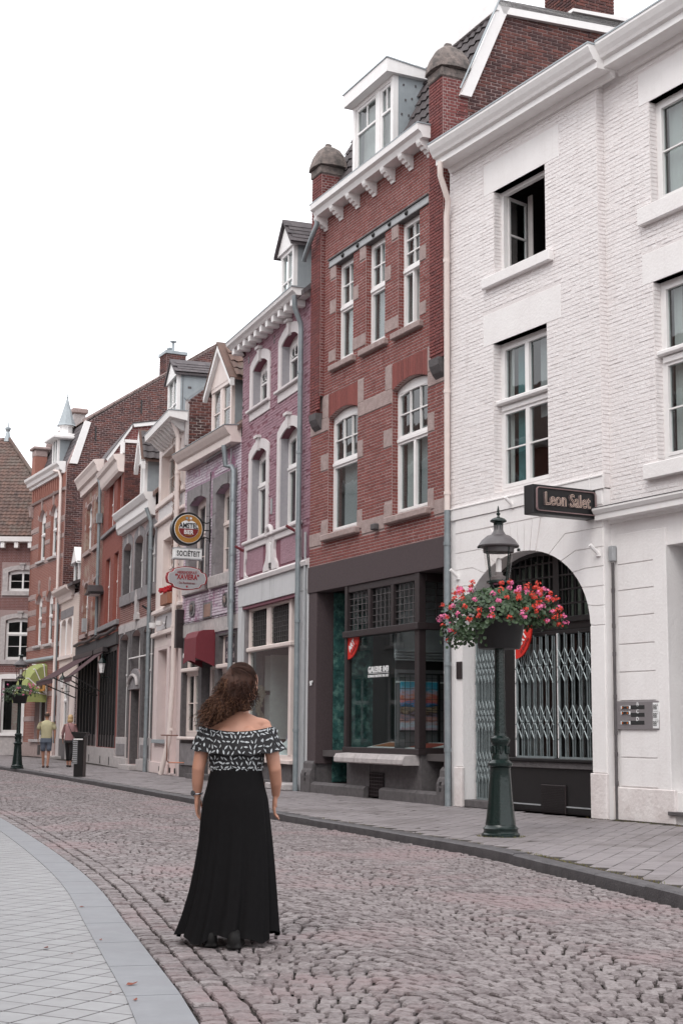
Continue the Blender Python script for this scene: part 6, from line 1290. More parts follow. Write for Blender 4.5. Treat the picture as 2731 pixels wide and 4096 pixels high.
    so = MB().prism([(-.4,-.2),(.4,-.2),(.5,-.1),(.5,.12),(.4,.2),(-.4,.2),(-.5,.1),(-.5,-.1)], fmap(), 0, .04).build('board', M('ochre_board', (.42,.20,.05), (.3,.14,.04), ns=8), sg); text('Bec', .3, m_black, sg, face_m((0, -.05, 0), (1,0,0), (0,0,1)), font_sx=.9)
    MB().tube([(0, 0, .15), (0, .28, .15)], .02, 6).build('bracket', m_black, sg)
    return h
def house_corner():
    h = House((-30, 65.9), 90, 'brown brick end house with big hipped pantile roof closing the street'); w = 16
    b_ = M('old_brown_brick', (.20,.075,.065), (.13,.05,.045), ns=6, island=.5)
    W = []
    for k in range(4):
        x = 14.9-k*2.9; W += [(x, x+1.3, 7.35, 8.34), (x-.02, x+1.3, 4.25, 6.15)]
    S_ = [(14.8, 15.75, 1.0, 3.4), (11.6, 13.4, 1.0, 3.4)]
    wl = wall(h, [rect(0, w, 0, 9.75)]+[archrect(*q, .12) for q in W]+[rect(*q) for q in S_], m_mortd, t=.4)
    brick_mask(h, wl, rect(11, w, .9, 9.7), [rect(a-.3, b+.3, c-.25, d+.3) for a, b, c, d in W+S_], b_, seed=121, n1=200, L=.21, H=.07, j=.01)
    for q in W:
        a, b, c, d = q; surround(h, wl, a, b, c, d, .12, m_lstone, wd=.24, top=.2); h.part('window_sill', m_lstone, a-.26, b+.26, -.08, .1, c-.2, c)
        window(h, a, b, c, d, .12, [(1, 2, 1, 2)] if q in W[0::2] else [(1.2, 2, 1, 2), (.6, 2, 1, 1)], rise=.12, fr=.07, gl=m_glassd)
    for q in S_: surround(h, wl, *q, 0, m_white, wd=.22, top=.22, key=False); window(h, *q, .15, [(1, 1, 1, 1)], fr=.06, gl=m_glassd); h.part('window_sill', m_white, q[0]-.3, q[1]+.3, -.12, .1, q[2]-.14, q[2])
    h.part('plinth_stone', m_lstone, 10, w, -.05, .05, 0, .86); h.part('cellar_vent', m_black, 13.6, 14.2, -.07, -.04, .15, .55)
    h.part('window_dress', M('floral_dress', (.45,.20,.20), (.5,.42,.36), ns=12, amt=1), 15.2, 15.5, .5, .6, 1.1, 2.9); h.part('lime_blind', M('lime_blind', (.35,.4,.08)), 15.4, 15.75, .4, .42, 2.3, 2.8)
    profile_x(h, 'cornice', [(0,9.55),(.4,9.58),(.42,9.80),(0,9.84)], 0, w+.0, m_white)
    for i in range(11): h.part('cornice_bracket', m_white, 15.9-i*.62-.1, 15.9-i*.62+.08, -.34, 0, 9.3, 9.56)
    e0, r0 = (-.35, 9.82), (4.3, 15.2)
    rp = [(0, *e0), (w+1.9, *e0), (w-2.35, *r0), (0, *r0)]
    rf = plane_roof(h, rp, m_tile); L_ = math.hypot(r0[0]-e0[0], r0[1]-e0[1])
    tiles(h, rf, (w-5.4, e0[0], e0[1]+.02), (1,0,0), (0, r0[0]-e0[0], r0[1]-e0[1]), 32, 30, .225, .24, m_tile, poly=[(0,0),(7.2,0),(3.05,L_),(0,L_)], n1=300)
    MB().tube([(w+1.9, e0[0], e0[1]+.08), (w-2.35, r0[0], r0[1]+.1)], .09, 8).build('hip_ridge', m_tile, rf)
    MB().lathe([(.2,15.1),(.14,15.35),(.08,15.6),(.14,15.72),(.15,15.8),(.04,15.85),(.015,16.1),(.004,16.35)], 10, (w-2.4, 4.3, 0)).build('roof_finial', m_zinc, h.root)
    plane_roof(h, [(0, *r0), (w-2.35, *r0), (w+1.9, 9, 9.8), (0, 9, 9.8)], m_tile); shell(h, w, 9, .1, 9.7, floors=(4, 7, 9.7))
    return h
H_REDF = house_redfar(); H_OR = house_orange(); H_SW = house_smallwhite(); H_TW = house_tower(); H_CO = house_corner()
lantern_wall(H_REDF, 3.1, 3.0, 'white glass lantern bracketed on the dark cafe front nearest the camera')
lantern_wall(H_SW, 2.9, 2.75, 'white glass lantern on the small cream house behind the maroon awnings')
# maroon awnings of the cafe
def cafe_awning(h, u0, u1, out, lab):
    t = thing('awning', lab, 'awning', group=None); t.location = h.world((u0, 0, 0)); t.rotation_euler = h.root.rotation_euler; w = u1-u0; zt, zb = 3.85, 2.95
    m = M('plum_awning', (.060,.022,.028), (.045,.016,.02), ns=5, rough=.8)
    MB().add([(0,-.1,zt),(w,-.1,zt),(w,-out,zb),(0,-out,zb),(0,-.1,zt-.02),(w,-.1,zt-.02),(w,-out,zb-.02),(0,-out,zb-.02)], [(0,1,2,3),(4,7,6,5),(3,2,6,7)]).build('cloth', m, t)
    V = []; n = 14
    for i in range(n+1): V += [(w*i/n, -out-.01, zb), (w*i/n, -out-.01, zb-.16-(.03 if i % 2 else 0))]
    MB().add(V, [(2*i, 2*i+2, 2*i+3, 2*i+1) for i in range(n)]).build('valance', m, t)
    for x in (.15, w-.15): MB().tube([(x, -.05, 2.35), (x, -out+.05, zb)], .022, 6).build('folding_arm', m_black, t)
    MB().tube([(0, -out, zb), (w, -out, zb)], .03, 6).build('front_bar', m_black, t); MB().box(0, w, -.22, -.02, zt-.06, zt+.1).build('cassette', m_bwood, t)
cafe_awning(H_OR, .2, 4.9, 1.55, 'plum cafe awning reaching furthest up the street on the orange brick house')
cafe_awning(H_REDF, .1, 2.4, 1.2, 'shorter plum awning on the red brick cafe front')
# ================================================================== opposite side of the street (seen mirrored in the panes)
def opposite(o, ang, w, H, brick, label, nw, cream=False):
    h = House((o[0], o[1]), 0, label); a = rad(ang)      # this row faces the other way: local x runs away from the camera
    h.d = np.array([-math.sin(a), math.cos(a), 0]); h.i = np.array([-math.cos(a), -math.sin(a), 0]); h.root.rotation_euler = (0, 0, math.atan2(h.d[1], h.d[0]))
    W = [(w*(i+.5)/nw-.5, w*(i+.5)/nw+.5, z, z+1.75) for i in range(nw) for z in (4.2, 7.1)]; G_ = [(w*(i+.5)/nw-.6, w*(i+.5)/nw+.6, .8 if i else .05, 3.2) for i in range(nw)]
    wall(h, [rect(0, w, 0, H)]+[rect(*q) for q in W+G_], brick, t=.3)
    for q in W+G_: window(h, *q, .12, [(1.4, 2, 1, 1), (.9, 2, 1, 1)], cur=[(.1, .4, 0, 1, m_cur)]); h.part('window_sill', m_lstone, q[0]-.1, q[1]+.1, -.08, .1, q[2]-.1, q[2]) if q[2] > .5 else None; h.part('lintel_stone', m_lstone, q[0]-.12, q[1]+.12, -.02, .05, q[3], q[3]+.22)
    profile_x(h, 'cornice', [(0,H-.3),(.2,H-.25),(.35,H-.05),(.35,H),(0,H)], 0, w, m_white); h.part('plinth_stone', m_dstone, 0, w, -.05, .05, 0, .5)
    plane_roof(h, [(0, -.2, H), (w, -.2, H), (w, 4, H+3), (0, 4, H+3)], m_tile); plane_roof(h, [(0, 4, H+3), (w, 4, H+3), (w, 8, H), (0, 8, H)], m_tile)
    for x in (0, w-.25): MB().prism([(0, 0), (8, 0), (8, H), (4, H+2.9), (0, H)], rmap(x), 0, .25).build('side_wall', brick, h.root)
    h.part('back_wall', brick, 0, w, 7.8, 8, 0, H); h.part('room_wall', m_room, .3, w-.3, 2.5, 2.6, 0, H, c=0)
_o = np.array([-5.6, -3.]); _b = [(M('opposite_red_brick', (.21,.075,.06), (.13,.045,.04), ns=9), 8.4, 10.0, 4, 'red brick house across the street, first on the left of the camera'), (M('opposite_cream', (.55,.50,.46), (.46,.41,.38), ns=3), 7.6, 10.4, 3, 'cream rendered house across the street between two brick ones'),
 (M('opposite_brown_brick', (.16,.08,.065), (.10,.05,.045), ns=9), 9.2, 10.4, 4, 'dark brown brick house across the street, middle of the opposite row'), (M('opposite_pink', (.45,.33,.31), (.37,.27,.25), ns=3), 8., 10.6, 3, 'pink rendered house across the street'), (M('opposite_brick', (.24,.10,.075), (.15,.06,.05), ns=9), 10., 10., 4, 'orange red brick house across the street, fifth of the opposite row'),
 (M('opposite_grey', (.34,.33,.33), (.26,.25,.25), ns=3), 9., 10.6, 4, 'grey rendered house across the street, last but one of the opposite row'), (M('opposite_maroon_brick', (.17,.065,.06), (.11,.04,.04), ns=8), 10.5, 10.6, 4, 'maroon brick house across the street, far end of the opposite row')]
for _m, _w, _H, _n, _l in _b:
    opposite(_o, 17.5, _w, _H, _m, _l, _n); _o = _o + np.array([-math.sin(rad(17.5)), math.cos(rad(17.5))])*(_w+.02)
# ================================================================== signs
def sign_frame(h, x):
    t = link('tmp', None)
    return t
def hang_sign(h, u, label, name='hanging_sign'):
    """root whose local X runs out from the wall (towards the street), Z up, facing the camera side"""
    t = thing(name, label, 'sign'); t.location = h.world((u, 0, 0)); r = h.root.rotation_euler[2]; t.rotation_euler = (0, 0, r+math.pi/2); return t
# in this frame: local x = into building (image right), local y = towards the far side, so a face seen by the camera looks to -y
mk = M('sign_black', (.015,.015,.017), (.01,.01,.01), rough=.35); mwh = M('sign_white', (.80,.80,.79), (.7,.7,.69), ns=6, rough=.4); mgold = M('sign_gold', (.45,.22,.04), (.30,.13,.02), ns=30, rough=.4, amt=.9); mred = M('sign_red', (.30,.02,.025), (.24,.015,.02), rough=.5); msil = M('sign_silver', (.38,.37,.38), (.32,.31,.32), ns=30, rough=.5); mdr = M('beer_red', (.20,.02,.02), (.16,.012,.015))
def disc(b, cx, cz, rx, rz, y0, y1, n=36, wob=None):
    pts = [(cx+rx*math.cos(6.2832*i/n), cz+rz*math.sin(6.2832*i/n)) for i in range(n)]
    return b.prism(pts, lambda a, q, z: (a, q, z), y0, y1)
def signs():
    h = H_LAV; U = 2.24
    def P(l, a, b): p = h.hit(l, a, b, 'x', U); return p[1], p[2]
    x0, _ = P('W', 97, 450); x1, _ = P('W', 600, 450); _, z1 = P('W', 345, 200); _, z0 = P('W', 345, 720); cx, cz, r = (x0+x1)/2, (z0+z1)/2, (z1-z0)/2
    t = hang_sign(h, U, 'round black and gold AMSTEL BIER lightbox on a wall bracket', 'beer_sign')
    disc(MB(), cx, cz, r, r, -.10, .10).build('drum', mk, t, smooth=True); disc(MB(), cx, cz, r*.87, r*.87, -.118, -.09).build('white_ring', mwh, t); disc(MB(), cx, cz, r*.84, r*.84, -.122, -.10).build('gold_ring', mgold, t)
    disc(MB(), cx, cz-.01, r*.62, r*.54, -.126, -.11).build('white_oval', mwh, t)
    MB().prism([(cx+r*.60*math.cos(rad(a)), cz-.01+r*.52*math.sin(rad(a))) for a in range(180, 361, 10)]+[(cx+r*.60, cz+.0), (cx-r*.60, cz+.0)], lambda a, q, z: (a, q, z), -.130, -.12).build('red_half', mdr, t)
    F_ = lambda x, z, y=-.134: face_m((x, y, z), (1,0,0), (0,0,1))
    text('AMSTEL', r*.44, mk, t, F_(cx, cz+r*.17), font_sx=.76, bold=.003); text('BIER', r*.36, mwh, t, F_(cx, cz-r*.22), font_sx=.85, bold=.003); text('PILSENER', r*.12, mgold, t, F_(cx, cz-r*.42), font_sx=.9)
    MB().prism([(cx-r*.22, cz+r*.76), (cx+r*.22, cz+r*.76), (cx+r*.26, cz+r*.58), (cx, cz+r*.42), (cx-r*.26, cz+r*.58)], lambda a, q, z: (a, q, z), -.132, -.12).build('crest', M('crest_gold', (.38,.18,.06)), t); disc(MB(), cx-.05, cz+r*.63, .03, .03, -.136, -.13, 10).build('crest_shield', M('crest_blue', (.2,.35,.45)), t); disc(MB(), cx+.05, cz+r*.63, .03, .03, -.136, -.13, 10).build('crest_shield', mwh, t)
    for dz in (.22, 0, -.22): MB().tube([(cx+r*.9, 0, cz+dz), (cx+r+.08, 0, cz+dz*.8), (-.02, 0, cz+dz)], .014, 6).build('bracket_arm', mk, t)
    MB().box(-.03, .0, -.03, .03, cz-.3, cz+.3).build('wall_plate', mk, t)
    (a, c), (b, d) = P('W', 135, 765), P('W', 570, 765); zt = (c+d)/2; zb = (P('W', 125, 915)[1]+P('W', 560, 935)[1])/2
    t2 = hang_sign(h, U, 'white rectangular SOCIËTEIT light sign under the round beer sign'); MB().box(a, b, -.09, .09, zb, zt, c=.012).build('case', mwh, t2); MB().box(a-.01, b+.01, -.095, .095, zb-.02, zb+.01).box(a-.01, b+.01, -.095, .095, zt-.01, zt+.012).build('trim', m_iron, t2)
    text('SOCIËTEIT', (zt-zb)*.72, mk, t2, face_m(((a+b)/2, -.095, (zt+zb)/2-.01), (1,0,0), (0,0,1)), font_sx=.62, bold=.003, sp=1.12)
    for x in (a+.12, b-.12): MB().tube([(x, 0, zt), (x, 0, zt+.06)], .012, 5).build('hanger', mk, t2)
    (a2, c2), (b2, d2) = P('W', 15, 1200), P('W', 655, 1240); z1 = P('W', 330, 1045)[1]; z0 = P('W', 330, 1412)[1]; cx, cz, hx, hz = (a2+b2)/2, (z0+z1)/2, (b2-a2)/2, (z1-z0)/2
    t3 = hang_sign(h, U, 'oval red and silver HEERENDISPUUT XAVIERA sign hanging on two hooks')
    def oval(s, e=0):
        pts = []
        for i in range(64):
            a = 6.2832*i/64; c, sn = math.cos(a), math.sin(a); k = 1.
            d1 = min(abs((a % math.pi)-rad(38)), abs((a % math.pi)-rad(142)))
            k = 1-.085*math.exp(-(d1/.12)**2) + .035*math.exp(-((d1-.24)/.08)**2); pts.append((cx+hx*s*c*k-e*0, cz+hz*s*sn*k))
        return pts
    MB().prism(oval(1), lambda a, q, z: (a, q, z), -.05, .05).build('board', mred, t3); MB().prism(oval(.93), lambda a, q, z: (a, q, z), -.055, -.04).build('pale_line', mwh, t3); MB().prism(oval(.90), lambda a, q, z: (a, q, z), -.060, -.05).build('silver_face', msil, t3)
    text('HEERENDISPUUT', hz*.32, mred, t3, face_m((cx, -.064, cz+hz*.47), (1,0,0), (0,0,1)), font_sx=.72, bold=.001); text('"XAVIERA"', hz*.62, mred, t3, face_m((cx, -.064, cz+.02), (1,0,0), (0,0,1)), font_sx=.72, bold=.005)
    text('- De Rechtstraat -', hz*.27, mdr, t3, face_m((cx, -.064, cz-hz*.42), (1,0,0), (0,0,1)), font_sx=.85); disc(MB(), cx, cz-hz*.72, .025, .025, -.066, -.06, 12).build('red_dot', mred, t3)
    for x in (cx-hx*.62, cx+hx*.62): MB().tube([(x, 0, cz+hz*.72), (x-.01, 0, cz+hz*.9), (x, 0, zb-.02)], .012, 5).build('hook', mk, t3)
    # neon box sign
    h = H_WHITE; U = 3.72
    def P(l, a, b): p = h.hit(l, a, b, 'x', U); return p[1], p[2]
    (a, z1), (b, z1b) = P('v', 185, 125), P('v', 1135, 235); (_, z0), (_, z0b) = P('v', 185, 575), P('v', 1135, 650); z1 = (z1+z1b)/2; z0 = (z0+z0b)/2
    t = hang_sign(h, U, 'black box sign with unlit neon lettering Leon Salet on the white house', 'neon_sign'); MB().box(a, b, .0, .22, z0, z1, c=.008).build('case', mk, t)
    cr = M('unlit_neon_tube', (.66,.50,.42), (.52,.38,.32), rough=.2); crd = M('neon_frame_tube', (.30,.20,.20), (.2,.13,.13), rough=.3)
    q = .055; pts = []
    for (x, z, a0) in ((b-q*1.6, z1-q*1.6, 0), (a+q*1.6, z1-q*1.6, 90), (a+q*1.6, z0+q*1.6, 180), (b-q*1.6, z0+q*1.6, 270)):
        for k in range(5): an = rad(a0+k*22.5); pts.append((x+q*.8*math.cos(an), -.02, z+q*.8*math.sin(an)))
    MB().tube(pts, .007, 6, closed=True).build('border_tube', crd, t); MB().tube([(p[0], -.045, p[2]) for p in pts], .005, 6, closed=True).build('border_tube', crd, t)
    for dy, rr_, mm in ((-.02, .0025, crd), (-.06, .0042, cr)):
        c = bpy.data.curves.new('lettering', 'FONT'); c.body = 'Leon Salet'; c.size = (z1-z0)*.62; c.fill_mode = 'NONE'; c.bevel_depth = rr_; c.bevel_resolution = 1; c.align_x = 'CENTER'; c.align_y = 'CENTER'; c.resolution_u = 3
        o = bpy.data.objects.new('tmp_text', c); COL.objects.link(o); me = bpy.data.meshes.new_from_object(o.evaluated_get(bpy.context.evaluated_depsgraph_get())); bpy.data.objects.remove(o)
        me.transform(Matrix.Scale(.74, 4, (1,0,0))); me.materials.clear(); me.materials.append(mm); link('lettering', me, t).matrix_local = face_m(((a+b)/2+.0, dy, (z0+z1)/2), (1,0,0), (0,0,1))
    for z in (z0+.07, z1-.08): MB().box(b-.01, .0, .08, .14, z-.03, z+.03).build('wall_bracket', mk, t)
    MB().tube([(b-.05, .1, z1), (b-.05, .1, z1+.22), (0, .1, z1+.25)], .008, 6).build('cable', m_white, t); MB().tube([(b-.05, .1, z1+.22), (a-.25+.2, 1.2*0+.1, z1+.02)], .004, 4).build('stay_wire', m_black, t) if False else None
    # ART quarter-disc signs
    for h, l, c0, c1, y, lab in ((H_RED, 'E', (378, 872), (462, 1055), .02, 'red quarter-round ART sign in the gallery window corner'), (H_WHITE, 'G', (258, 800), (385, 1050), .10, 'red quarter-round ART sign on the white house behind the flower basket')):
        ua, _, za = h.hit(l, *c0, 'y', y); ub, _, _ = h.hit(l, *c1, 'y', y); _, _, zb = h.hit(l, c0[0], c1[1], 'y', y); rx, rz = ub-ua, za-zb
        t = thing('quarter_sign', lab, 'sign'); t.location = h.world((ua, y, za)); t.rotation_euler = h.root.rotation_euler
        MB().prism([(0, 0)]+[(rx*math.cos(rad(i*7.5)), -rz*math.sin(rad(i*7.5))) for i in range(13)], fmap(), -.01, .015).build('plate', M('bright_sign_red', (.62,.03,.02), (.5,.02,.015), rough=.4), t)
        ang = math.atan2(rz, rx)-.1; X = Vector((math.cos(ang), 0, math.sin(ang))); Yv = Vector((-math.sin(ang), 0, math.cos(ang)))
        text('ART', rz*.36, mwh, t, face_m((rx*.40, -.02, -rz*.42), X, Yv), font_sx=.9 if rx/rz > .6 else .7, bold=.004)
        text('LE QUARTIER', rz*.13, M('dark_red_print', (.25,.02,.02)), t, face_m((rx*.60, -.02, -rz*.60), X, Yv), font_sx=.8)
signs()
# painting and table displays in the gallery
def displays():
    h = H_RED
    t = thing('painting', 'colourful unframed sunset harbour painting on the grey gallery wall', 'painting'); t.location = h.world((0, 0, 0)); t.rotation_euler = h.root.rotation_euler
    pa, pb, pc = h.hit('E', 787, 1400, 'x', 3.48), h.hit('E', 1078, 1400, 'x', 3.48), 0; z1 = h.hit('E', 900, 1230, 'x', 3.48)[2]; z0 = h.hit('E', 900, 1607, 'x', 3.48)[2]
    m = bpy.data.materials.new('sunset_canvas'); m.use_nodes = True; N = m.node_tree.nodes; K = m.node_tree.links; bs = N['Principled BSDF']; bs.inputs['Roughness'].default_value = .8
    tc = N.new('ShaderNodeTexCoord'); sp = N.new('ShaderNodeSeparateXYZ'); K.new(tc.outputs['Generated'], sp.inputs[0]); mp = N.new('ShaderNodeMapping'); mp.inputs['Scale'].default_value = (3, 3, 11); K.new(tc.outputs['Generated'], mp.inputs[0])
    no = N.new('ShaderNodeTexNoise'); no.inputs['Scale'].default_value = 1.3; no.inputs['Detail'].default_value = 7; K.new(mp.outputs[0], no.inputs[0]); ma = N.new('ShaderNodeMath'); ma.operation = 'MULTIPLY_ADD'; ma.inputs[1].default_value = .42; ma.inputs[2].default_value = -.21; K.new(no.outputs[0], ma.inputs[0])
    ad = N.new('ShaderNodeMath'); K.new(sp.outputs[2], ad.inputs[0]); K.new(ma.outputs[0], ad.inputs[1]); cr = N.new('ShaderNodeValToRGB'); K.new(ad.outputs[0], cr.inputs[0]); e = cr.color_ramp.elements
    st = [(0, (.62,.42,.48)), (.1, (.55,.62,.72)), (.2, (.66,.30,.26)), (.28, (.30,.22,.28)), (.36, (.10,.05,.04)), (.42, (.45,.30,.20)), (.48, (.06,.06,.10)), (.53, (.04,.25,.50)), (.60, (.75,.16,.18)), (.68, (.80,.25,.15)), (.78, (.62,.50,.62)), (.88, (.15,.50,.68)), (1., (.08,.45,.62))]
    e[0].position = 0; e[0].color = (*st[0][1], 1); e[1].position = 1; e[1].color = (*st[-1][1], 1)
    for p, c in st[1:-1]: q = e.new(p); q.color = (*c, 1)
    K.new(cr.outputs[0], bs.inputs['Base Color']); MB().box(3.46, 3.50, pa[1], pb[1], z0, z1).build('canvas', m, t)
    for i, (x0, x1, y0, col, lab) in enumerate(((1.95, 3.1, .35, (.30,.10,.03), 'orange print in a white mount lying in the gallery window, left'), (3.15, 4.4, .35, (.30,.05,.03), 'dark red print in a white mount lying in the gallery window, right'), (2.3, 3.4, 1.0, (.04,.035,.04), 'dark print in a white mount lying behind the orange one'), (3.5, 4.5, 1.0, (.03,.03,.035), 'dark print in a white mount lying behind the red one'))):
        t = thing('framed_print', lab, 'print'); t.location = h.world((0, 0, 0)); t.rotation_euler = h.root.rotation_euler; z = .90+.03*(i > 1)
        sl = .10; MB().add([(x0, y0, z), (x1, y0, z), (x1, y0+.5, z+sl), (x0, y0+.5, z+sl), (x0, y0, z-.04), (x1, y0, z-.04), (x1, y0+.5, z+sl-.04), (x0, y0+.5, z+sl-.04)], [(0,1,2,3),(4,7,6,5),(0,4,5,1),(1,5,6,2),(2,6,7,3),(3,7,4,0)]).build('mount', m_white, t)
        MB().add([(x0+.08, y0+.06, z+.016), (x1-.08, y0+.06, z+.016), (x1-.08, y0+.44, z+sl-.008), (x0+.08, y0+.44, z+sl-.008)], [(0,1,2,3)]).build('print', M('print_'+str(i), col, rough=.6), t)
    # dress shop: mannequin, hanging dresses, ledge ornaments
    h = H_MAUVE; t = thing('mannequin', 'dress form in a long grey-lilac dress at the right of the shop window', 'mannequin'); t.location = h.world((h.u('I', 1148, 1700, .75), .75, .5)); t.rotation_euler = h.root.rotation_euler; t.scale = (.95,)*3
    MB().lathe([(.02,.0),(.30,.02),(.24,.5),(.16,.85),(.12,.95)], 24, sq=lambda a: 1+.06*math.cos(11*a)).build('skirt', M('lilac_dress', (.30,.27,.33), (.22,.2,.25), ns=9), t, smooth=True)
    MB().lathe([(.12,.94),(.13,1.0),(.17,1.15),(.165,1.28)], 20, sq=lambda a: 1-.25*abs(math.sin(a))).build('bodice', M('lilac_bodice', (.26,.22,.28)), t, smooth=True); MB().lathe([(.165,1.28),(.17,1.36),(.08,1.43),(.05,1.5),(.0,1.52)], 20, sq=lambda a: 1-.25*abs(math.sin(a))).build('shoulders', m_white, t, smooth=True); MB().tube([(0,0,0),(0,0,.1)], .02, 6).build('stand', m_black, t)
    t = thing('display_cabinet', 'dark carved cabinet with garlands standing inside the dress shop window', 'cabinet'); t.location = h.world((h.u('I', 880, 1600, .45), .45, .5)); t.rotation_euler = (0, 0, h.root.rotation_euler[2]+math.pi/2)
    b = MB(); b.box(0, .9, 0, .3, 0, 1.5); b.build('carcass', m_bwood, t); MB().box(-.06, .96, -.05, .3, 1.5, 1.6, c=.03).build('cabinet_cornice', m_bwood, t); MB().prism([(.1,1.6),(.8,1.6),(.7,1.72),(.55,1.75),(.45,1.84),(.35,1.75),(.2,1.72)], fmap(), -.05, 0).build('crest', m_bwood, t)
    gr = MB(); rr = random.Random(4)
    for i in range(260): z = rr.uniform(.2, 1.7); x = -.08+.04*math.sin(z*9)+rr.gauss(0, .03); gr.box(x-.025, x+.025, -.12+rr.gauss(0,.02), -.08, z-.02, z+.02)
    gr.build('garland', M('dried_garland', (.22,.15,.10), (.40,.36,.30), ns=30, amt=1), t)
    t = thing('display_linen', 'crumpled white linen heaped in the dress shop window', 'linen'); t.location = h.world((2.35, .45, .52)); t.rotation_euler = h.root.rotation_euler
    for k in range(3):
        b = MB().lathe([(.30,.0),(.26,.12),(.16,.3),(.07,.42),(.01,.46)], 18, (k*.45, .1*k, .35*(k % 2)), sq=lambda a: 1+.16*math.sin(5*a+k)); b.build('linen_fold', m_white, t, smooth=True)
    h = H_WHITE; z = 5.02
    t = thing('vase', 'silver bottle-shaped vase inside the lower window of the white house', 'vase'); t.location = h.world((2.28, .42, z)); MB().lathe([(.09,0),(.12,.08),(.12,.16),(.05,.28),(.035,.36),(.05,.42),(.035,.46)], 18).build('vase_body', M('silver_glaze', (.6,.6,.62), rough=.25, metal=.6), t, smooth=True)
    t = thing('bottle', 'glass bottle with a red top inside the lower window of the white house', 'bottle'); t.location = h.world((1.42, .40, z)); MB().lathe([(.05,0),(.055,.12),(.03,.2),(.02,.28)], 14).build('bottle_body', m_iron, t, smooth=True); MB().lathe([(.02,.28),(.05,.31),(.03,.35),(0,.36)], 12).build('stopper', mred, t, smooth=True)
displays()
# ================================================================== street lamps with flower baskets
def lamp(X, Y, sc, label, rz=0.):
    t = thing('street_lamp', label, 'street lamp', (X, Y, SW), rz, 'old-fashioned street lamps'); t.scale = (sc, sc, sc); m = m_lamp; oc = lambda a: 1+.018*math.cos(8*a)
    MB().lathe([(.225,0),(.225,.03),(.205,.045),(.20,.075),(.21,.095),(.185,.115),(.175,.14)], 32).build('foot', m, t, smooth=True)
    MB().lathe([(.178,.14),(.165,.22),(.14,.46),(.125,.66),(.118,.78),(.125,.80)], 32, sq=oc).build('base', m, t, smooth=True)
    b = MB().lathe([(.118,.80),(.145,.82),(.148,.85),(.12,.875),(.10,.89),(.104,.92),(.092,.95),(.09,1.06),(.105,1.08),(.118,1.11),(.115,1.14),(.075,1.17),(.07,1.2)], 28)
    for i in range(8): a = i*.785; b.box(.1*math.cos(a)-.014, .1*math.cos(a)+.014, .1*math.sin(a)-.014, .1*math.sin(a)+.014, .96, 1.05, c=.008)
    b.build('collar', m, t, smooth=True); MB().lathe([(.068,1.2),(.064,1.5),(.060,1.9),(.055,2.5),(.05,2.85),(.06,2.87),(.06,2.90),(.04,2.93)], 24).build('post', m, t, smooth=True)
    for i in range(4):
        a = i*math.pi/2+.6; c, s = math.cos(a), math.sin(a); MB().tube([(.03*c,.03*s,2.9), (.09*c,.09*s,2.93), (.15*c,.15*s,2.99)], .013, 6).build('cradle_arm', m, t)
    MB().lathe([(.12,2.98),(.15,2.985),(.15,3.01),(.13,3.02)], 28).build('lower_ring', m, t, smooth=True)
    n = 24; gl = glassmat('lantern_glass', (.95,.94,.93), 1.4)
    g = MB(); V = []
    for r, z in ((.132,3.02),(.19,3.42)):
        for j in range(n): V.append((r*math.cos(6.2832*j/n), r*math.sin(6.2832*j/n), z))
    g.add(V, [(j, (j+1) % n, n+(j+1) % n, n+j) for j in range(n)]); g.build('lantern_glass', gl, t, smooth=True)
    for i in range(4): a = i*math.pi/2+.6; c, s = math.cos(a), math.sin(a); MB().tube([(.134*c,.134*s,3.0), (.195*c,.195*s,3.43)], .008, 6).build('lantern_bar', m, t)
    MB().lathe([(.10,3.0),(.10,3.06),(.05,3.08),(.045,3.12)], 16).build('lamp_holder', M('lamp_holder', (.16,.14,.14), rough=.5), t, smooth=True); MB().lathe([(.035,3.1),(.035,3.26),(.02,3.29),(0,3.3)], 14).build('bulb', m_white, t, smooth=True)
    MB().lathe([(.185,3.36),(.19,3.41),(.21,3.42),(.245,3.425),(.25,3.44),(.235,3.46),(.20,3.51),(.14,3.56),(.09,3.575),(.075,3.60),(.065,3.615),(.058,3.63),(.055,3.69)], 32).build('hood', M('grey_iron_hood', (.095,.085,.088), (.06,.052,.055), ns=8, rough=.4), t, smooth=True)
    b = MB().lathe([(.045,3.68),(.045,3.72)], 20)
    for j in range(10): a = j*.628; b.box(.05*math.cos(a)-.007, .05*math.cos(a)+.007, .05*math.sin(a)-.007, .05*math.sin(a)+.007, 3.62, 3.70)
    b.lathe([(.055,3.69),(.06,3.72),(.10,3.735),(.10,3.75),(.08,3.77),(.045,3.785),(.02,3.79),(.012,3.81),(.024,3.825),(.024,3.84),(.01,3.85),(.016,3.87),(.004,3.93)], 22); b.build('chimney_cap', m, t, smooth=True)
    MB().lathe([(0,0),(.018,.0),(.018,.02),(0,.03)], 10, (-.24, 0, 3.41)).lathe([(0,0),(.02,.0),(.02,.03),(0,.04)], 10, (.245, .02, 3.38)).build('clasp', m, t)
    return t
lamp(1.872, 17.22, .985, 'dark green street lamp on the near pavement in front of the scissor gates')
lamp(-9.64, 44.26, .90, 'small distant street lamp at the far left before the end house')
m_leaf = M('geranium_leaf', (.045,.085,.03), (.02,.045,.018), ns=20, island=.6, rough=.5); m_pet = M('pink_petals', (.72,.17,.33), (.60,.10,.25), ns=30, island=.4, rough=.6); m_petr = M('scarlet_petals', (.62,.05,.025), (.45,.02,.012), ns=30, island=.4, rough=.6)
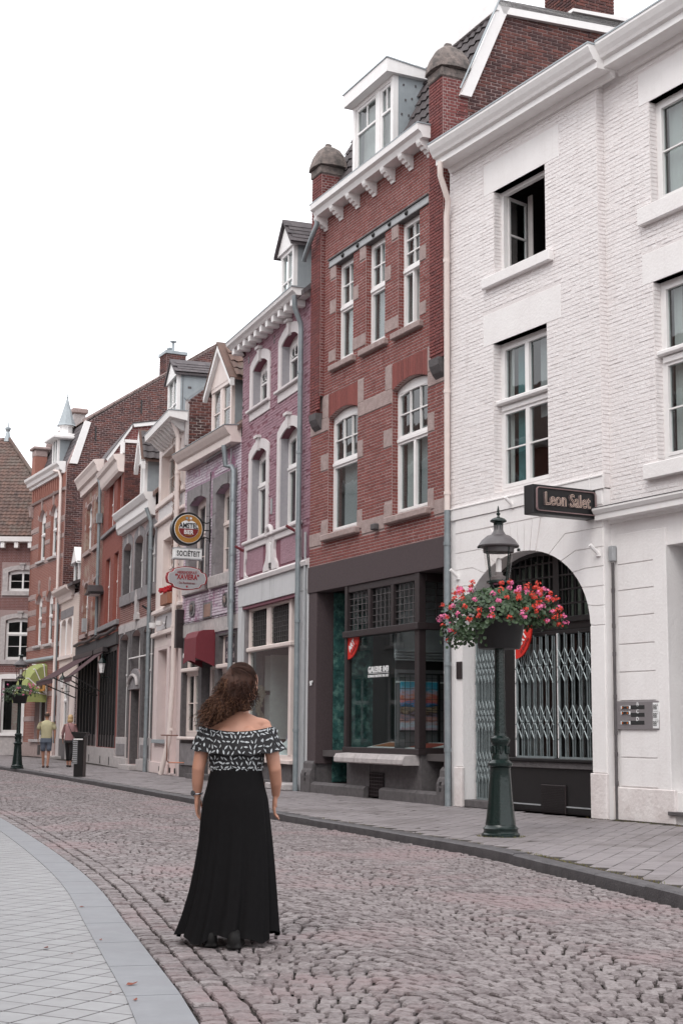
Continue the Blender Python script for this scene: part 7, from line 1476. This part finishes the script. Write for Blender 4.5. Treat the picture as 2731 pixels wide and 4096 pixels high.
def basket(X, Y, z0, s, label, nl, nf, seed, fl=(.42, .58)):
    t = thing('flower_basket', label, 'flower basket', (X, Y, z0)); r = random.Random(seed)
    MB().lathe([(.24*s,0),(.25*s,.01),(.305*s,.33*s),(.315*s,.34*s),(.30*s,.35*s),(.0,.35*s)], 28).build('bowl', M('black_plastic_bowl', (.012,.012,.013), rough=.5), t, smooth=True)
    for a in (0, 2.1, 4.2): MB().tube([(.25*s*math.cos(a), .25*s*math.sin(a), .34*s), (.05, 0, .36*s)], .01, 5).build('basket_arm', m_lamp, t)
    lf = []; k = 7; V = [(0, 0, 0)]+[(.5*math.cos(6.2832*i/k)*(1 if i % 2 else .86), .5*math.sin(6.2832*i/k)*(1 if i % 2 else .86), .12) for i in range(k)]; F = [(0, i+1, (i+1) % k+1) for i in range(k)]
    me = MB().add(V, F).mesh('leaf', m_leaf); rest = MB(); pts = []
    while len(pts) < nl:
        a = r.uniform(0, 6.283); el = r.random(); q = r.uniform(.62, 1.03)**.6; rx = .70*s*(1+.10*math.sin(3*a+1)+.06*math.sin(7*a)); h = .27*s
        th = r.uniform(-.12, 1.45) if math.cos(a) > -.30 else r.uniform(-.5, 1.45); x, y, z = rx*q*math.cos(th)*math.cos(a), rx*q*math.cos(th)*math.sin(a), .34*s+h*1.35*q*math.sin(th)
        if math.hypot(x, y) < .33*s and z < .38*s: continue
        if math.hypot(x, y) < .07: continue
        if th < 0: z -= .06*r.random()*s
        if math.cos(a) < -.35 and th < .1: z -= abs(r.gauss(0, .07))*s
        pts.append((x, y, z))
    P0 = np.array([X, Y, z0]); pts.sort(key=lambda p: (p[1]*1.0-abs(p[2]-.4)*.2))
    for i, p in enumerate(pts):
        sz = r.uniform(.035, .062)*(s if s > .7 else .9); n = Vector((p[0], p[1]-.1, (p[2]-.25*s)*1.2+r.gauss(0,.12))).normalized()+Vector((r.gauss(0,.35), r.gauss(0,.35), r.gauss(.25,.35)))
        m = Matrix.Translation(p) @ n.to_track_quat('Z', 'Y').to_matrix().to_4x4() @ Matrix.Rotation(r.uniform(0, 6), 4, 'Z') @ Matrix.Diagonal((sz, sz, sz, 1))
        if i < (300 if s > .7 else 0): o = bpy.data.objects.new('leaf', me); COL.objects.link(o); o.parent = t; o.matrix_local = m
        else: rest.add([m @ Vector(v) for v in V], F)
    rest.build('foliage', m_leaf, t, kind='stuff')
    st = MB()
    for i in range(nf):
        a = r.uniform(0, 6.283) if i % 3 else r.uniform(3.4, 6.0); th = r.uniform(-.22, 1.0) if (i % 5 or math.cos(a) > -.3) else r.uniform(-.6, 0); rx = .73*s*(1+.10*math.sin(3*a+1)); x, y, z = rx*math.cos(th)**.9*math.cos(a), rx*math.cos(th)**.9*math.sin(a), .34*s+.46*s*math.sin(th)+r.uniform(0, .05)
        if math.hypot(x, y) < .12*s: continue
        b = MB(); c = Vector((x, y, z)); rad_ = r.uniform(.034, .050)*(1 if s > .7 else .8)
        for q in range(16 if s > .7 else 5):
            d = Vector((r.gauss(0,1), r.gauss(-.4,1), r.gauss(.3,.7))).normalized(); cc = c+d*rad_*r.uniform(.5, 1); mt = d.to_track_quat('Z', 'Y').to_matrix(); pr = r.uniform(.011, .017)*(1 if s > .7 else 1.8)
            for w_ in range(5):
                an = w_*1.2566+q; u = Vector((math.cos(an), math.sin(an), .15)); v = Vector((-math.sin(an), math.cos(an), 0)); b.add([cc, cc+mt@(u*pr*.6+v*pr*.38), cc+mt@(u*pr), cc+mt@(u*pr*.6-v*pr*.38)], [(0,1,2,3)])
        b.build('flower_cluster', m_pet if r.random() < fl[0] else m_petr, t); st.tube([c, c*.8+Vector((0,0,.02))], .003, 3)
    st.build('flower_stems', m_leaf, t, kind='stuff')
basket(1.872, 17.22, 2.245, 1., 'big basket of pink and red geraniums round the near street lamp', 3400, 118, 5)
basket(-9.64, 44.26, 2.02, .78, 'green basket with a few pink flowers round the distant street lamp', 1100, 14, 6, (.95, .05))
# pillar bin
def bin_():
    t = thing('pillar_bin', 'black pillar litter bin with flared lid and grey mesh side by the kerb', 'litter bin', (-6.55, 37.3, SW), rad(-12))
    MB().box(-.12, .13, -.1, .12, 0, 1.0, c=.01).build('body', m_black, t); MB().box(-.14, -.02, -.13, -.1, .32, .95).build('mesh_panel', m_iron, t)
    for i in range(12): MB().box(-.14, -.02, -.136, -.13, .34+i*.05, .36+i*.05).build('mesh_bar', m_dstone, t)
    MB().prism([(-.2,1.08),(-.1,.98),(.13,.98),(.2,1.06),(.2,1.10),(-.2,1.12)], fmap(.13), 0, .26).build('lid', m_black, t); MB().box(-.12, .12, -.14, -.12, .92, .95).build('label_strip', m_white, t)
bin_()
# fallen leaves
m_fl = M('dry_leaf', (.22,.06,.035), (.13,.04,.03), ns=30)
for i, (l, a, b, s, lab) in enumerate((('X',415,430,.055,'orange-brown fallen leaf lying on the light tiles'), ('X',1185,755,.06,'curled dark red leaf on the edging slab near the bottom'), ('X',738,62,.04,'small dark red leaf at the far edge of the tiles'), ('X',905,356,.03,'tiny orange leaf where tiles meet the slab'), ('X',1215,893,.035,'small orange leaf at the tile edge near the bottom'), ('X',635,484,.028,'tiny brown leaf scrap on the light tiles'), ('X',990,828,.028,'tiny red leaf scrap near the lower tile edge'))):
    s *= .62; p = ground(l, a, b, .012); r = random.Random(i); V = [(-1,0,.05),(-.4,.38,.25),(.4,.34,.1),(1,0,.3),(.4,-.34,.15),(-.4,-.38,.0),(0,0,.02)]
    o = MB().add([(x*s, y*s, z*s) for x, y, z in V], [(6,0,1),(6,1,2),(6,2,3),(6,3,4),(6,4,5),(6,5,0)]).build('fallen_leaf', m_fl, label=lab, cat='leaf'); o.location = p; o.rotation_euler = (0, 0, r.uniform(0, 6))
# grass in the joints
wd = MB(); rr = random.Random(8)
for i in range(900):
    if i < 520: j = rr.choice([rr.randint(180, 420), rr.randint(220, 300)]); p = KR[j]-nR[j]*(.165+abs(rr.gauss(0, .02))); z = .08
    elif i < 700: a_ = rr.uniform(0, 6.28); p = np.array([1.872, 17.22])+np.array([math.cos(a_), math.sin(a_)])*rr.uniform(.22, .28); z = .08
    else: q = rr.uniform(0, 2.6); c_ = H_WHITE.world((3.4+q, -.02-rr.random()*.04, 0)); p = c_[:2]; z = .08
    h_ = rr.uniform(.008, .028); a = rr.uniform(0, 6.28); x, y = p[0]+rr.gauss(0, .012), p[1]+rr.gauss(0, .012); wd.add([(x-.004*math.cos(a), y-.004*math.sin(a), z), (x+.004*math.cos(a), y+.004*math.sin(a), z), (x+rr.gauss(0,.012), y+rr.gauss(0,.012), z+h_)], [(0,1,2)])
wd.build('joint_grass', M('joint_grass', (.10,.12,.03), (.16,.11,.05), ns=3, amt=1), label='short grass and moss growing in the pavement joints', cat='grass', kind='stuff')
# ================================================================== people
m_skin = M('tanned_skin', (.43,.215,.145), (.39,.185,.125), ns=30, amt=.4, rough=.5, bump=.05, bs=200)
m_skin2 = M('warm_skin', (.42,.21,.14), (.35,.17,.11), ns=8, rough=.55)
def sph(b, c, r, n=14, m=9):
    """ellipsoid, r = (rx, ry, rz)"""
    r = (r, r, r) if not isinstance(r, (list, tuple)) else r
    V = [(c[0], c[1], c[2]-r[2])]+[(c[0]+r[0]*math.sin(math.pi*i/m)*math.cos(6.2832*j/n), c[1]+r[1]*math.sin(math.pi*i/m)*math.sin(6.2832*j/n), c[2]-r[2]*math.cos(math.pi*i/m)) for i in range(1, m) for j in range(n)]+[(c[0], c[1], c[2]+r[2])]
    F = [(0, 1+(j+1) % n, 1+j) for j in range(n)]
    for i in range(m-2):
        for j in range(n): a = 1+i*n; F.append((a+j, a+(j+1) % n, a+n+(j+1) % n, a+n+j))
    a = 1+(m-2)*n; F += [(a+j, a+(j+1) % n, a+n) for j in range(n)]
    return b.add(V, F)
def limb(b, pts, rs, n=14):
    b.tube(pts, rs, n)
    for p, r in zip(pts, rs): sph(b, p, r*.99, n, 8)
def loft(b, rings, n=40, cap=False):
    """rings: (cx, cy, z, rx, ry, fn(theta)->extra radius factor, dz fn)"""
    V = []; F = []
    for R_ in rings:
        cx, cy, z, rx, ry = R_[:5]; fn = R_[5] if len(R_) > 5 and R_[5] else (lambda t: 1.); dz = R_[6] if len(R_) > 6 else (lambda t: 0.)
        for j in range(n): t = 6.2832*j/n; k = fn(t); V.append((cx+rx*k*math.cos(t), cy+ry*k*math.sin(t), z+dz(t)))
    for i in range(len(rings)-1):
        for j in range(n): F.append((i*n+j, i*n+(j+1) % n, (i+1)*n+(j+1) % n, (i+1)*n+j))
    if cap: F += [tuple(range(n)), tuple(range((len(rings)-1)*n, len(rings)*n))]
    return b.add(V, F)
def fuse(o, vox, it=6):
    r = o.modifiers.new('fuse', 'REMESH'); r.mode = 'VOXEL'; r.voxel_size = vox; r.use_smooth_shade = True
    s = o.modifiers.new('soft', 'SMOOTH'); s.factor = .5; s.iterations = it
    dg = bpy.context.evaluated_depsgraph_get(); me = bpy.data.meshes.new_from_object(o.evaluated_get(dg)); o.modifiers.clear()
    mt = o.data.materials[0]; o.data = me; me.materials.clear(); me.materials.append(mt); me.name = o.name; shade(me)
def hand(b, w, d, side, s=1., curl=.5):
    """w wrist point, d direction of the hand, side unit vector towards the thumb; palm and five separate bent fingers"""
    w, d, side = Vector(w), Vector(d).normalized(), Vector(side); side = (side-d*side.dot(d)).normalized(); nrm = d.cross(side)
    L = .185*s; pl = L*.5
    for k in range(5): q = k/4; c = w+d*(pl*q); sph(b, c, .001); 
    for k in (-1.2, -.4, .4, 1.2): b.tube([w+side*k*.010*s, w+d*pl*.55+side*k*.016*s, w+d*pl+side*k*.018*s], [.014*s, .015*s, .0105*s], 10); sph(b, w+d*pl+side*k*.018*s, .0108*s)
    ln = [.070, .080, .076, .058]
    for k, l in zip((1.5, .5, -.5, -1.5), ln):
        p = w+d*pl+side*k*.0185*s; q = d.copy(); P = [p-d*.01]; rs = [.0098*s]
        for j in range(3):
            q = (q+nrm*curl*(.35+.25*j)).normalized(); p = p+q*(l*s*(.44, .31, .25)[j]); P.append(p); rs.append((.0088, .0080, .0068)[j]*s)
        b.tube(P, rs, 9)
        for pp, rr_ in zip(P, rs): sph(b, pp, rr_, 9, 6)
    p0 = w+d*pl*.22+side*.020*s; p1 = p0+(d*.55+side*.75).normalized()*.038*s; p2 = p1+(d*.85+side*.25+nrm*.3).normalized()*.030*s; p3 = p2+(d*.95+nrm*.35).normalized()*.024*s
    limb(b, [p0, p1, p2, p3], [.014*s, .0115*s, .010*s, .008*s], 9)
def face_parts(b, c, fx, s=1.):
    """nose, brow, lips, chin and ears on a head at c facing unit vector fx"""
    fx = Vector(fx).normalized(); up = Vector((0,0,1)); sd = fx.cross(up); c = Vector(c); P = lambda f, l, z: tuple(c+fx*f*s+sd*l*s+up*z*s)
    limb(b, [P(.088,0,.018), P(.103,0,-.012), P(.107,0,-.022)], [.008*s,.010*s,.012*s], 8); sph(b, P(.084,0,.040), (.030*s,.030*s,.012*s)); sph(b, P(.094,0,-.048), (.018*s,.018*s,.008*s)); sph(b, P(.091,0,-.060), (.016*s,.016*s,.007*s)); sph(b, P(.074,0,-.093), (.024*s,.024*s,.018*s))
    for l in (-1, 1): sph(b, P(.060,l*.045,-.030), (.026*s,.026*s,.028*s)); sph(b, P(-.004,l*.082,-.008), (.012*s,.012*s,.028*s)); sph(b, P(.079,l*.030,.018), (.013*s,.013*s,.009*s))
def woman():
    G0 = ground('L', 545, 2190); X0, Y0 = -.635, 9.12
    t = thing('person', 'curly-haired woman seen from behind in a long black skirt and leaf-print off-shoulder top', 'person', (X0, Y0, 0))
    b = MB()
    # torso, neck, head (local: x right, y away from the camera)
    loft(b, [(0,0,.86,.19,.125), (0,0,.95,.175,.115), (0,0,1.03,.155,.105), (0,0,1.12,.158,.108), (0,.0,1.20,.168,.105), (0,.0,1.27,.190,.092), (0,.005,1.318,.176,.075), (0,.01,1.352,.125,.062), (.01,.015,1.375,.062,.056)], 36, True)
    for s in (-1, 1): sph(b, (s*.172, 0, 1.278), (.047, .050, .047)); sph(b, (s*.075, -.075, 1.22), (.06, .03, .075)); sph(b, (s*.11, .0, 1.312), (.10, .05, .040))
    limb(b, [(.005, .01, 1.33), (.02, .015, 1.40), (.025, .02, 1.45)], [.058, .051, .050], 18)
    HC = Vector((.035, .03, 1.555)); fx = Vector((.80, .60, 0)).normalized()
    sph(b, HC, (.083, .092, .112), 22, 14); sph(b, HC+fx*.03+Vector((0,0,-.045)), (.058, .062, .070), 18, 12); sph(b, HC+fx*.028+Vector((0,0,.02)), (.066,.070,.080), 18, 12)
    face_parts(b, HC, fx, .88)
    # arms
    Ls = [(-.178, 0, 1.275), (-.210, -.01, 1.16), (-.232, -.015, 1.035), (-.237, .01, .95), (-.240, .035, .875)]
    limb(b, Ls, [.044, .045, .040, .036, .026], 16); hand(b, (-.240, .038, .872), (.03, .12, -.96), (.15, .95, .12), .98, .55)
    Rs = [(.178, 0, 1.275), (.213, -.01, 1.16), (.238, -.01, 1.035), (.245, .03, .95), (.243, .07, .880)]
    limb(b, Rs, [.044, .045, .040, .036, .026], 16); hand(b, (.242, .072, .878), (-.12, .22, -.95), (-.1, .95, .2), .98, .8)
    # legs under the skirt, mid-stride
    limb(b, [(-.09, 0, .88), (-.10, .06, .50), (-.125, .06, .10)], [.085, .055, .036], 14); limb(b, [(.09, 0, .88), (.06, -.06, .50), (.02, -.15, .12)], [.085, .055, .036], 14)
    body = b.build('body', m_skin, t); fuse(body, .0052, 4)
    # shoes
    for (x, y, z, r) in ((-.12, -.20, 0, .12), (.03, -.275, .0, -.1)):
        sb = MB(); sph(sb, (0, .06, .030), (.045, .10, .035)); sph(sb, (0, -.035, .045), (.040, .055, .055)); sb.box(-.042, .042, -.085, .15, .0, .022, c=.01); limb(sb, [(0, -.02, .05), (0, .0, .075)], [.038, .034]); s_ = sb.build('shoe', M('black_boot', (.010,.009,.009), rough=.7, spec=.2), t); s_.location = (x, y, .005); s_.rotation_euler = (0, 0, r); fuse(s_, .008, 3)
    # skirt
    mk_ = M('black_jersey', (.008,.0075,.008), (.0055,.005,.0055), ns=20, rough=.85, bump=.15, bs=300, spec=.08)
    prof = [(1.040,.154,.112,0),(1.00,.164,.118,0),(.93,.178,.130,0),(.85,.200,.145,.0),(.74,.212,.155,.0),(.60,.225,.172,.004),(.45,.243,.195,.0),(.30,.262,.222,-.008),(.16,.284,.250,-.022),(.09,.297,.266,-.032),(.052,.306,.278,-.038)]
    rg = []
    for z, rx, ry, dx in prof:
        g = max(0, min(1, (1.0-z)/.95)); 
        f = (lambda g: (lambda a: 1+g*(.040*math.cos(9*a+.7)+.035*math.cos(14*a+2.1)+.020*math.cos(23*a+.4)+.03*math.cos(5*a-1.))))(g)
        d = (lambda g: (lambda a: g**8*(.020*math.cos(5*a+1.2)-.012*math.cos(9*a))))(g); rg.append((dx+.0, -.01-.02*g, z, rx, ry, f, d))
    fine = []
    for a_, b_ in zip(rg[:-1], rg[1:]):
        for k in range(4):
            q = k/4; g = max(0, min(1, (1.0-(a_[2]*(1-q)+b_[2]*q))/.95)); fine.append(tuple(a_[i]*(1-q)+b_[i]*q for i in range(5))+((lambda g: (lambda a: 1+g**1.3*(.045*math.cos(9*a+.7)+.04*math.cos(14*a+2.1)+.022*math.cos(23*a+.4)+.03*math.cos(5*a-1.)+.02*math.sin(31*a))))(g), (lambda g: (lambda a: g**8*(.022*math.cos(5*a+1.2)-.014*math.cos(9*a))))(g)))
    fine.append(rg[-1][:5]+(fine[-1][5], fine[-1][6])); sk_ = loft(MB(), fine, 200).build('skirt', mk_, t, smooth=False); shade(sk_.data)
    # top: fitted bodice and wide off-shoulder flounce
    mt = M('black_print_cloth', (.010,.009,.011), (.007,.0065,.008), ns=20, rough=.8, bump=.2, bs=150)
    bod = [(0,-.0,z,rx,ry,lambda a: 1+.012*math.cos(17*a)+.01*math.cos(29*a)) for z, rx, ry in ((1.025,.160,.118),(1.05,.166,.122),(1.10,.169,.124),(1.17,.172,.122),(1.25,.185,.110))]
    bo = loft(MB(), bod, 90).build('bodice', mt, t); shade(bo.data)
    fl_f = lambda k: (lambda a: 1+k*(.022*math.cos(13*a+.5)+.018*math.cos(21*a+1.)+.012*math.cos(34*a)))
    hz = lambda q: (lambda a: q*(-.028*abs(math.sin(a))**1.5))
    dips = lambda a: -.034*abs(math.sin(a))**2
    fr_ = [(-.0,-.0,1.292,.226,.106,fl_f(.5),dips),(.0,-.0,1.278,.233,.114,fl_f(1.2),dips),(.0,0,1.25,.240,.124,fl_f(1.),dips),(.002,0,1.21,.256,.135,fl_f(1.2),lambda a: -.030*abs(math.sin(a))**2),(.006,0,1.175,.270,.144,fl_f(1.6),lambda a: -.026*abs(math.sin(a))**2+.004*math.cos(13*a)),(.010,0,1.150,.279,.150,fl_f(2.),lambda a: -.030*abs(math.sin(a))**2+.006*math.cos(13*a+.5))]
    fr2 = []
    for a_, b_ in zip(fr_[:-1], fr_[1:]):
        for k in range(3): q = k/3; fr2.append(tuple(a_[i]*(1-q)+b_[i]*q for i in range(5))+(a_[5], (lambda a_, b_, q: (lambda a: a_[6](a)*(1-q)+b_[6](a)*q))(a_, b_, q)))
    fr2.append(fr_[-1]); fo = loft(MB(), fr2, 160).build('flounce', mt, t); shade(fo.data)
    MB().tube([(  .226*math.cos(a), .106*math.sin(a), 1.292+dips(a)) for a in [6.2832*i/60 for i in range(60)]], .0045, 6, closed=True).build('elastic_edge', mt, t)
    # printed leaves
    def surf(rings, u, v):
        n = len(rings)-1; i = min(n-1, int(v*n)); q = v*n-i; A, B = rings[i], rings[i+1]; a = u
        ka, kb = A[5](a), B[5](a); za = A[2]+(A[6](a) if len(A) > 6 else 0); zb = B[2]+(B[6](a) if len(B) > 6 else 0)
        return Vector(((A[0]+A[3]*ka*math.cos(a))*(1-q)+(B[0]+B[3]*kb*math.cos(a))*q, (A[1]+A[4]*ka*math.sin(a))*(1-q)+(B[1]+B[4]*kb*math.sin(a))*q, za*(1-q)+zb*q))
    rr = random.Random(12); mpn = M('white_leaf_print', (.62,.65,.67), (.12,.13,.14), ns=160, amt=.9, rough=.8)
    for nm, rings, us, vs in (('leaf_print', fr2, 54, 5), ('leaf_print', bod, 38, 7)):
        b = MB()
        for i in range(us):
            for k in range(vs):
                v = (k+.5+rr.uniform(-.12, .12))/vs; u = 6.2832*(i+.5*(k % 2)+rr.uniform(-.15, .15))/us
                if nm == 'leaf_print' and rings is bod and v > .75: continue
                L_ = rr.uniform(.013, .021); an = rr.choice([.35, -.45, .2, 2.2, 1.3, -1.1])+rr.uniform(-.3, .3); p = surf(rings, u, v); du = (surf(rings, u+.04, v)-p).normalized(); dv = (surf(rings, u, min(.999, v+.03))-surf(rings, u, max(0, v-.03))).normalized(); nn = du.cross(dv).normalized()
                if nn.dot(Vector((p[0], p[1], 0))) < 0: nn = -nn
                X = du*math.cos(an)+dv*math.sin(an); Yv = nn.cross(X); w_ = rr.uniform(.0035, .0062); P = []
                for (s_, t_) in ((-1,0),(-.45,.75),(.1,1),(.6,.6),(1,0),(.5,-.7),(0,-1),(-.5,-.6)):
                    uu = p+X*L_*s_*.9+Yv*w_*t_; rad_ = math.hypot(uu.x, uu.y); P.append(uu+nn*(.0028+.0015*abs(s_)))
                b.add(P, [tuple(range(8))])
        b.build(nm, mpn, t)
    # hair: half-up, curly lengths over the left shoulder
    mh = M('brown_hair', (.060,.023,.013), (.018,.007,.0045), ns=30, island=.6, rough=.6, spec=.25); mh2 = M('light_brown_curls', (.15,.068,.036), (.045,.02,.012), ns=25, island=.6, rough=.55, spec=.3)
    b = MB(); sph(b, HC+Vector((-.018, -.022, .018)), (.096, .098, .112), 20, 12); sph(b, HC+Vector((-.045, -.065, -.030)), (.088, .072, .105), 18, 12); sph(b, HC+Vector((-.055, -.085, -.085)), (.080, .060, .062), 18, 12); sph(b, (-.110, -.085, 1.425), (.070, .052, .075), 16, 10); sph(b, (-.155, -.09, 1.375), (.045, .040, .05), 14, 9)
    limb(b, [HC+Vector((-.07, -.06, .075)), HC+Vector((-.10, -.09, .02)), HC+Vector((-.105, -.10, -.06))], [.030, .042, .045], 14)
    hb = b.build('hair', mh, t); fuse(hb, .010, 5)
    me = hb.data; co = np.empty(len(me.vertices)*3, np.float32); me.vertices.foreach_get('co', co); co = co.reshape(-1, 3); no = np.empty(len(me.vertices)*3, np.float32); me.vertices.foreach_get('normal', no); no = no.reshape(-1, 3)
    r2 = np.random.RandomState(3); kn = np.array(HC)+np.array([-.065, -.06, .075])
    A_, B_ = MB(), MB(); cnt = 0
    while cnt < 1150:
        i = r2.randint(len(co)); p = co[i]+no[i]*.001; q = p-np.array(HC)
        front = q@np.array(fx)
        if front > .062 and q[2] < .075: continue
        cnt += 1
        if q[2] > .035 or (front > .03 and q[2] > -.02):      # smooth strands combed to the tie
            P = []; v = kn-p; L_ = np.linalg.norm(v)
            for k in range(8):
                s = k/7*min(1, .12/max(L_, .02)); w_ = p+v*s; d_ = w_-(np.array(HC)+np.array([-.018,-.022,.018])); e = d_/np.array([.1,.102,.116]); w_ = w_ if np.linalg.norm(e) > 1 else w_+d_*(1/np.linalg.norm(e)-1)*.98; P.append(w_+no[i]*.003)
            A_.tube(P, .0013, 3, caps=False)
        else:                                                # corkscrew lengths
            low = q[2] < -.08; L_ = r2.uniform(.045, .11)*(1.2 if low and p[0] < -.04 else .9); rr_ = r2.uniform(.005, .010); tn = r2.uniform(2.5, 4.5)*L_/.1; ph = r2.rand()*6.28; dr = np.array([-.20 if p[0] < .0 else -.08, -.05, -1.])+no[i]*.35+r2.randn(3)*.14; dr /= np.linalg.norm(dr); s1 = np.cross(dr, [0, 1, 0]); s1 /= np.linalg.norm(s1); s2 = np.cross(dr, s1); P = []
            for k in range(15):
                s = k/14; a = ph+s*tn*6.28; w_ = p+dr*L_*s+(s1*math.cos(a)+s2*math.sin(a))*rr_*(.4+.6*s)+no[i]*.008*s
                zm = 1.30+.095*min(1, max(0, (w_[0]+.15)/.16))
                if w_[2] < zm: w_[2] = zm+(w_[2]-zm)*.15
                if w_[1] > -.10 and w_[2] < 1.40: w_[1] = min(w_[1], -.055)
                P.append(w_)
            (B_ if (p[0] < -.05 or low) and r2.rand() < .75 else A_).tube(P, [.0021]*12+[.0017,.0012,.0006], 3, caps=False)
    for MBx, mm in ((A_, mh), (B_, mh2)): o = MBx.build('hair_strands', mm, t); shade(o.data)
    # watch
    w = Vector((-.2405, .037, .885)); wt = MB().tube([(w.x+.031*math.cos(a), w.y+.029*math.sin(a), w.z+.004*math.sin(a)) for a in [6.2832*i/24 for i in range(24)]], .0065, 8, closed=True).build('watch_strap', M('steel_strap', (.35,.35,.37), rough=.25, metal=.9), t, smooth=True)
    MB().lathe([(.017,0),(.018,.004),(.016,.008),(0,.009)], 18).build('watch_case', M('dark_dial', (.05,.05,.055), rough=.2), wt, smooth=True).matrix_local = Matrix.Translation(w+Vector((-.022, -.024, .0))) @ Vector((-.7,-.7,.1)).to_track_quat('Z', 'Y').to_matrix().to_4x4()
    for p in ((.05, -.098, 1.345, .0022), (-.02, -.104, 1.335, .0018), (.115, -.085, 1.31, .002), (.075, -.1, 1.325, .0016)): pass
woman()
def walker(X, Y, H, label, rz, kind):
    t = thing('person', label, 'person', (X, Y, SW), rz); t.scale = (H/1.75,)*3; b = MB(); man = kind == 'man'
    loft(b, [(0,0,.88,.165,.11),(0,0,1.0,.15,.105),(0,0,1.15,.165,.11),(0,0,1.32,.20 if man else .17,.105),(0,0,1.42,.17 if man else .14,.08),(0,.01,1.47,.07,.06)], 26, True)
    limb(b, [(0,.0,1.44),(0,.015,1.56)], [.058,.05]); hc = Vector((0, .03, 1.645)); sph(b, hc, (.076,.094,.108), 18, 12); face_parts(b, hc, (0, 1, 0), .9)
    sw_ = (.215, .19)[not man]
    for s, f in ((-1, .06), (1, -.05)):
        limb(b, [(s*sw_*.92,0,1.40),(s*(sw_+.045),-.01,1.14),(s*(sw_+.05),.03+f,.92)], [.052,.042,.028] if man else [.042,.036,.025]); hand(b, (s*(sw_+.05),.035+f,.915), (-s*.05,.1,-.95), (0,1,0), 1., .5)
    fr_ = [(-.09, .10, -.16), (.09, -.08, .12)] if man else [(-.075, .16, .0), (.06, -.1, .0)]
    for x, kf, af in ((-.09, .06, .10), (.09, .02, -.10)) if man else ((-.07, .08, .16), (.06, -.02, -.12)):
        limb(b, [(x,0,.88),(x,kf,.48),(x*.8,af,.09)], [.088,.055,.036]); limb(b, [(x*.8,af-.02,.045),(x*.8,af+.13,.03)], [.038,.03])
    fuse(b.build('body', m_skin2, t), .011, 3)
    if man:
        c1, c2, cf = M('pale_yellow_shirt', (.58,.53,.33), (.49,.44,.27), ns=12, rough=.9), M('denim_shorts', (.17,.20,.25), (.11,.13,.17), ns=20, rough=.9), M('brown_shoe', (.10,.05,.04))
        sh = loft(MB(), [(0,0,.93,.185,.135,lambda a: 1+.02*math.cos(6*a)),(0,0,1.05,.172,.13,lambda a: 1+.02*math.cos(5*a)),(0,0,1.2,.185,.135),(0,0,1.34,.218,.128),(0,0,1.43,.19,.10),(0,.01,1.475,.09,.075),(0,.01,1.50,.062,.062)], 36)
        for s in (-1, 1): sh.tube([(s*.175,0,1.415),(s*.235,-.01,1.30),(s*.257,-.01,1.20)], [.07,.066,.063], 16)
        o = sh.build('shirt', c1, t); shade(o.data)
        st = loft(MB(), [(0,0,.97,.18,.13),(0,0,.88,.185,.135),(0,0,.80,.185,.135)], 30)
        for x, kf in ((-.092,.05),(.092,.01)): st.tube([(x,0,.86),(x,kf*.6,.66),(x,kf,.53)], [.098,.088,.082], 18)
        o = st.build('shorts', c2, t); shade(o.data)
        hb = MB(); sph(hb, hc+Vector((0,-.014,.010)), (.082,.088,.085), 16, 10); o = hb.build('hair', M('short_dark_hair', (.07,.045,.035), ns=40), t); fuse(o, .012, 2)
        sph(MB(), hc+Vector((0,-.01,.045)), (.060,.070,.068)).build('bald_crown', m_skin2, t, smooth=True)
        feet = ((-.072, .10), (.072, -.10))
    else:
        c1, c2, cf = M('dusty_pink_top', (.34,.19,.19), (.26,.14,.145), ns=14, rough=.9), M('black_trousers', (.02,.018,.02)), M('dark_shoe', (.03,.022,.022))
        sh = loft(MB(), [(0,0,.90,.178,.13,lambda a: 1+.03*math.cos(6*a)),(0,0,1.05,.165,.125),(0,0,1.2,.172,.128),(0,0,1.34,.185,.12),(0,0,1.43,.155,.095),(0,.01,1.475,.08,.07)], 36)
        for s, f in ((-1, .06), (1, -.05)): sh.tube([(s*.15,0,1.405),(s*.235,-.01,1.14),(s*.242,.02+f*.7,.98)], [.062,.052,.042], 16)
        o = sh.build('top', c1, t); shade(o.data); st = loft(MB(), [(0,0,.95,.165,.12),(0,0,.82,.175,.13)], 30)
        for x, kf, af in ((-.07,.08,.16),(.06,-.02,-.12)): st.tube([(x,0,.88),(x,kf,.50),(x*.8,af*.9,.22)], [.092,.07,.058], 16)
        o = st.build('trousers', c2, t); shade(o.data); mb_ = M('blond_hair', (.52,.36,.19), (.36,.22,.11), ns=40, rough=.5)
        hb = MB(); sph(hb, hc+Vector((0,-.012,.012)), (.094,.10,.112), 18, 12); sph(hb, hc+Vector((0,-.045,-.075)), (.098,.065,.085), 16, 10); sph(hb, hc+Vector((-.05,-.04,-.11)), (.05,.05,.05)); sph(hb, hc+Vector((.05,-.04,-.10)), (.05,.05,.05)); o = hb.build('hair', mb_, t); fuse(o, .012, 1)
        MB().tube([(-.06,-.10,1.46),(-.02,-.135,1.35),(.08,-.145,1.15),(.17,-.13,.96)], .008, 5).tube([(-.06,.10,1.46),(.05,.13,1.2),(.18,.05,.96)], .008, 5).build('bag_strap', m_black, t); MB().box(.10, .26, -.17, -.08, .78, .94, c=.02).build('shoulder_bag', M('grey_bag', (.06,.065,.075)), t)
        feet = ((-.056, .16), (.048, -.12))
    for x, f in feet: MB().box(x-.045, x+.045, f-.07, f+.17, .0, .075, c=.03).build('shoe', cf, t)
walker(-9.06, 45.6, 1.70, 'man walking away in a pale yellow shirt and denim shorts', rad(8), 'man')
walker(-8.52, 46.6, 1.63, 'blonde woman walking away in a dusty pink top and black trousers with a shoulder bag', rad(5), 'woman')
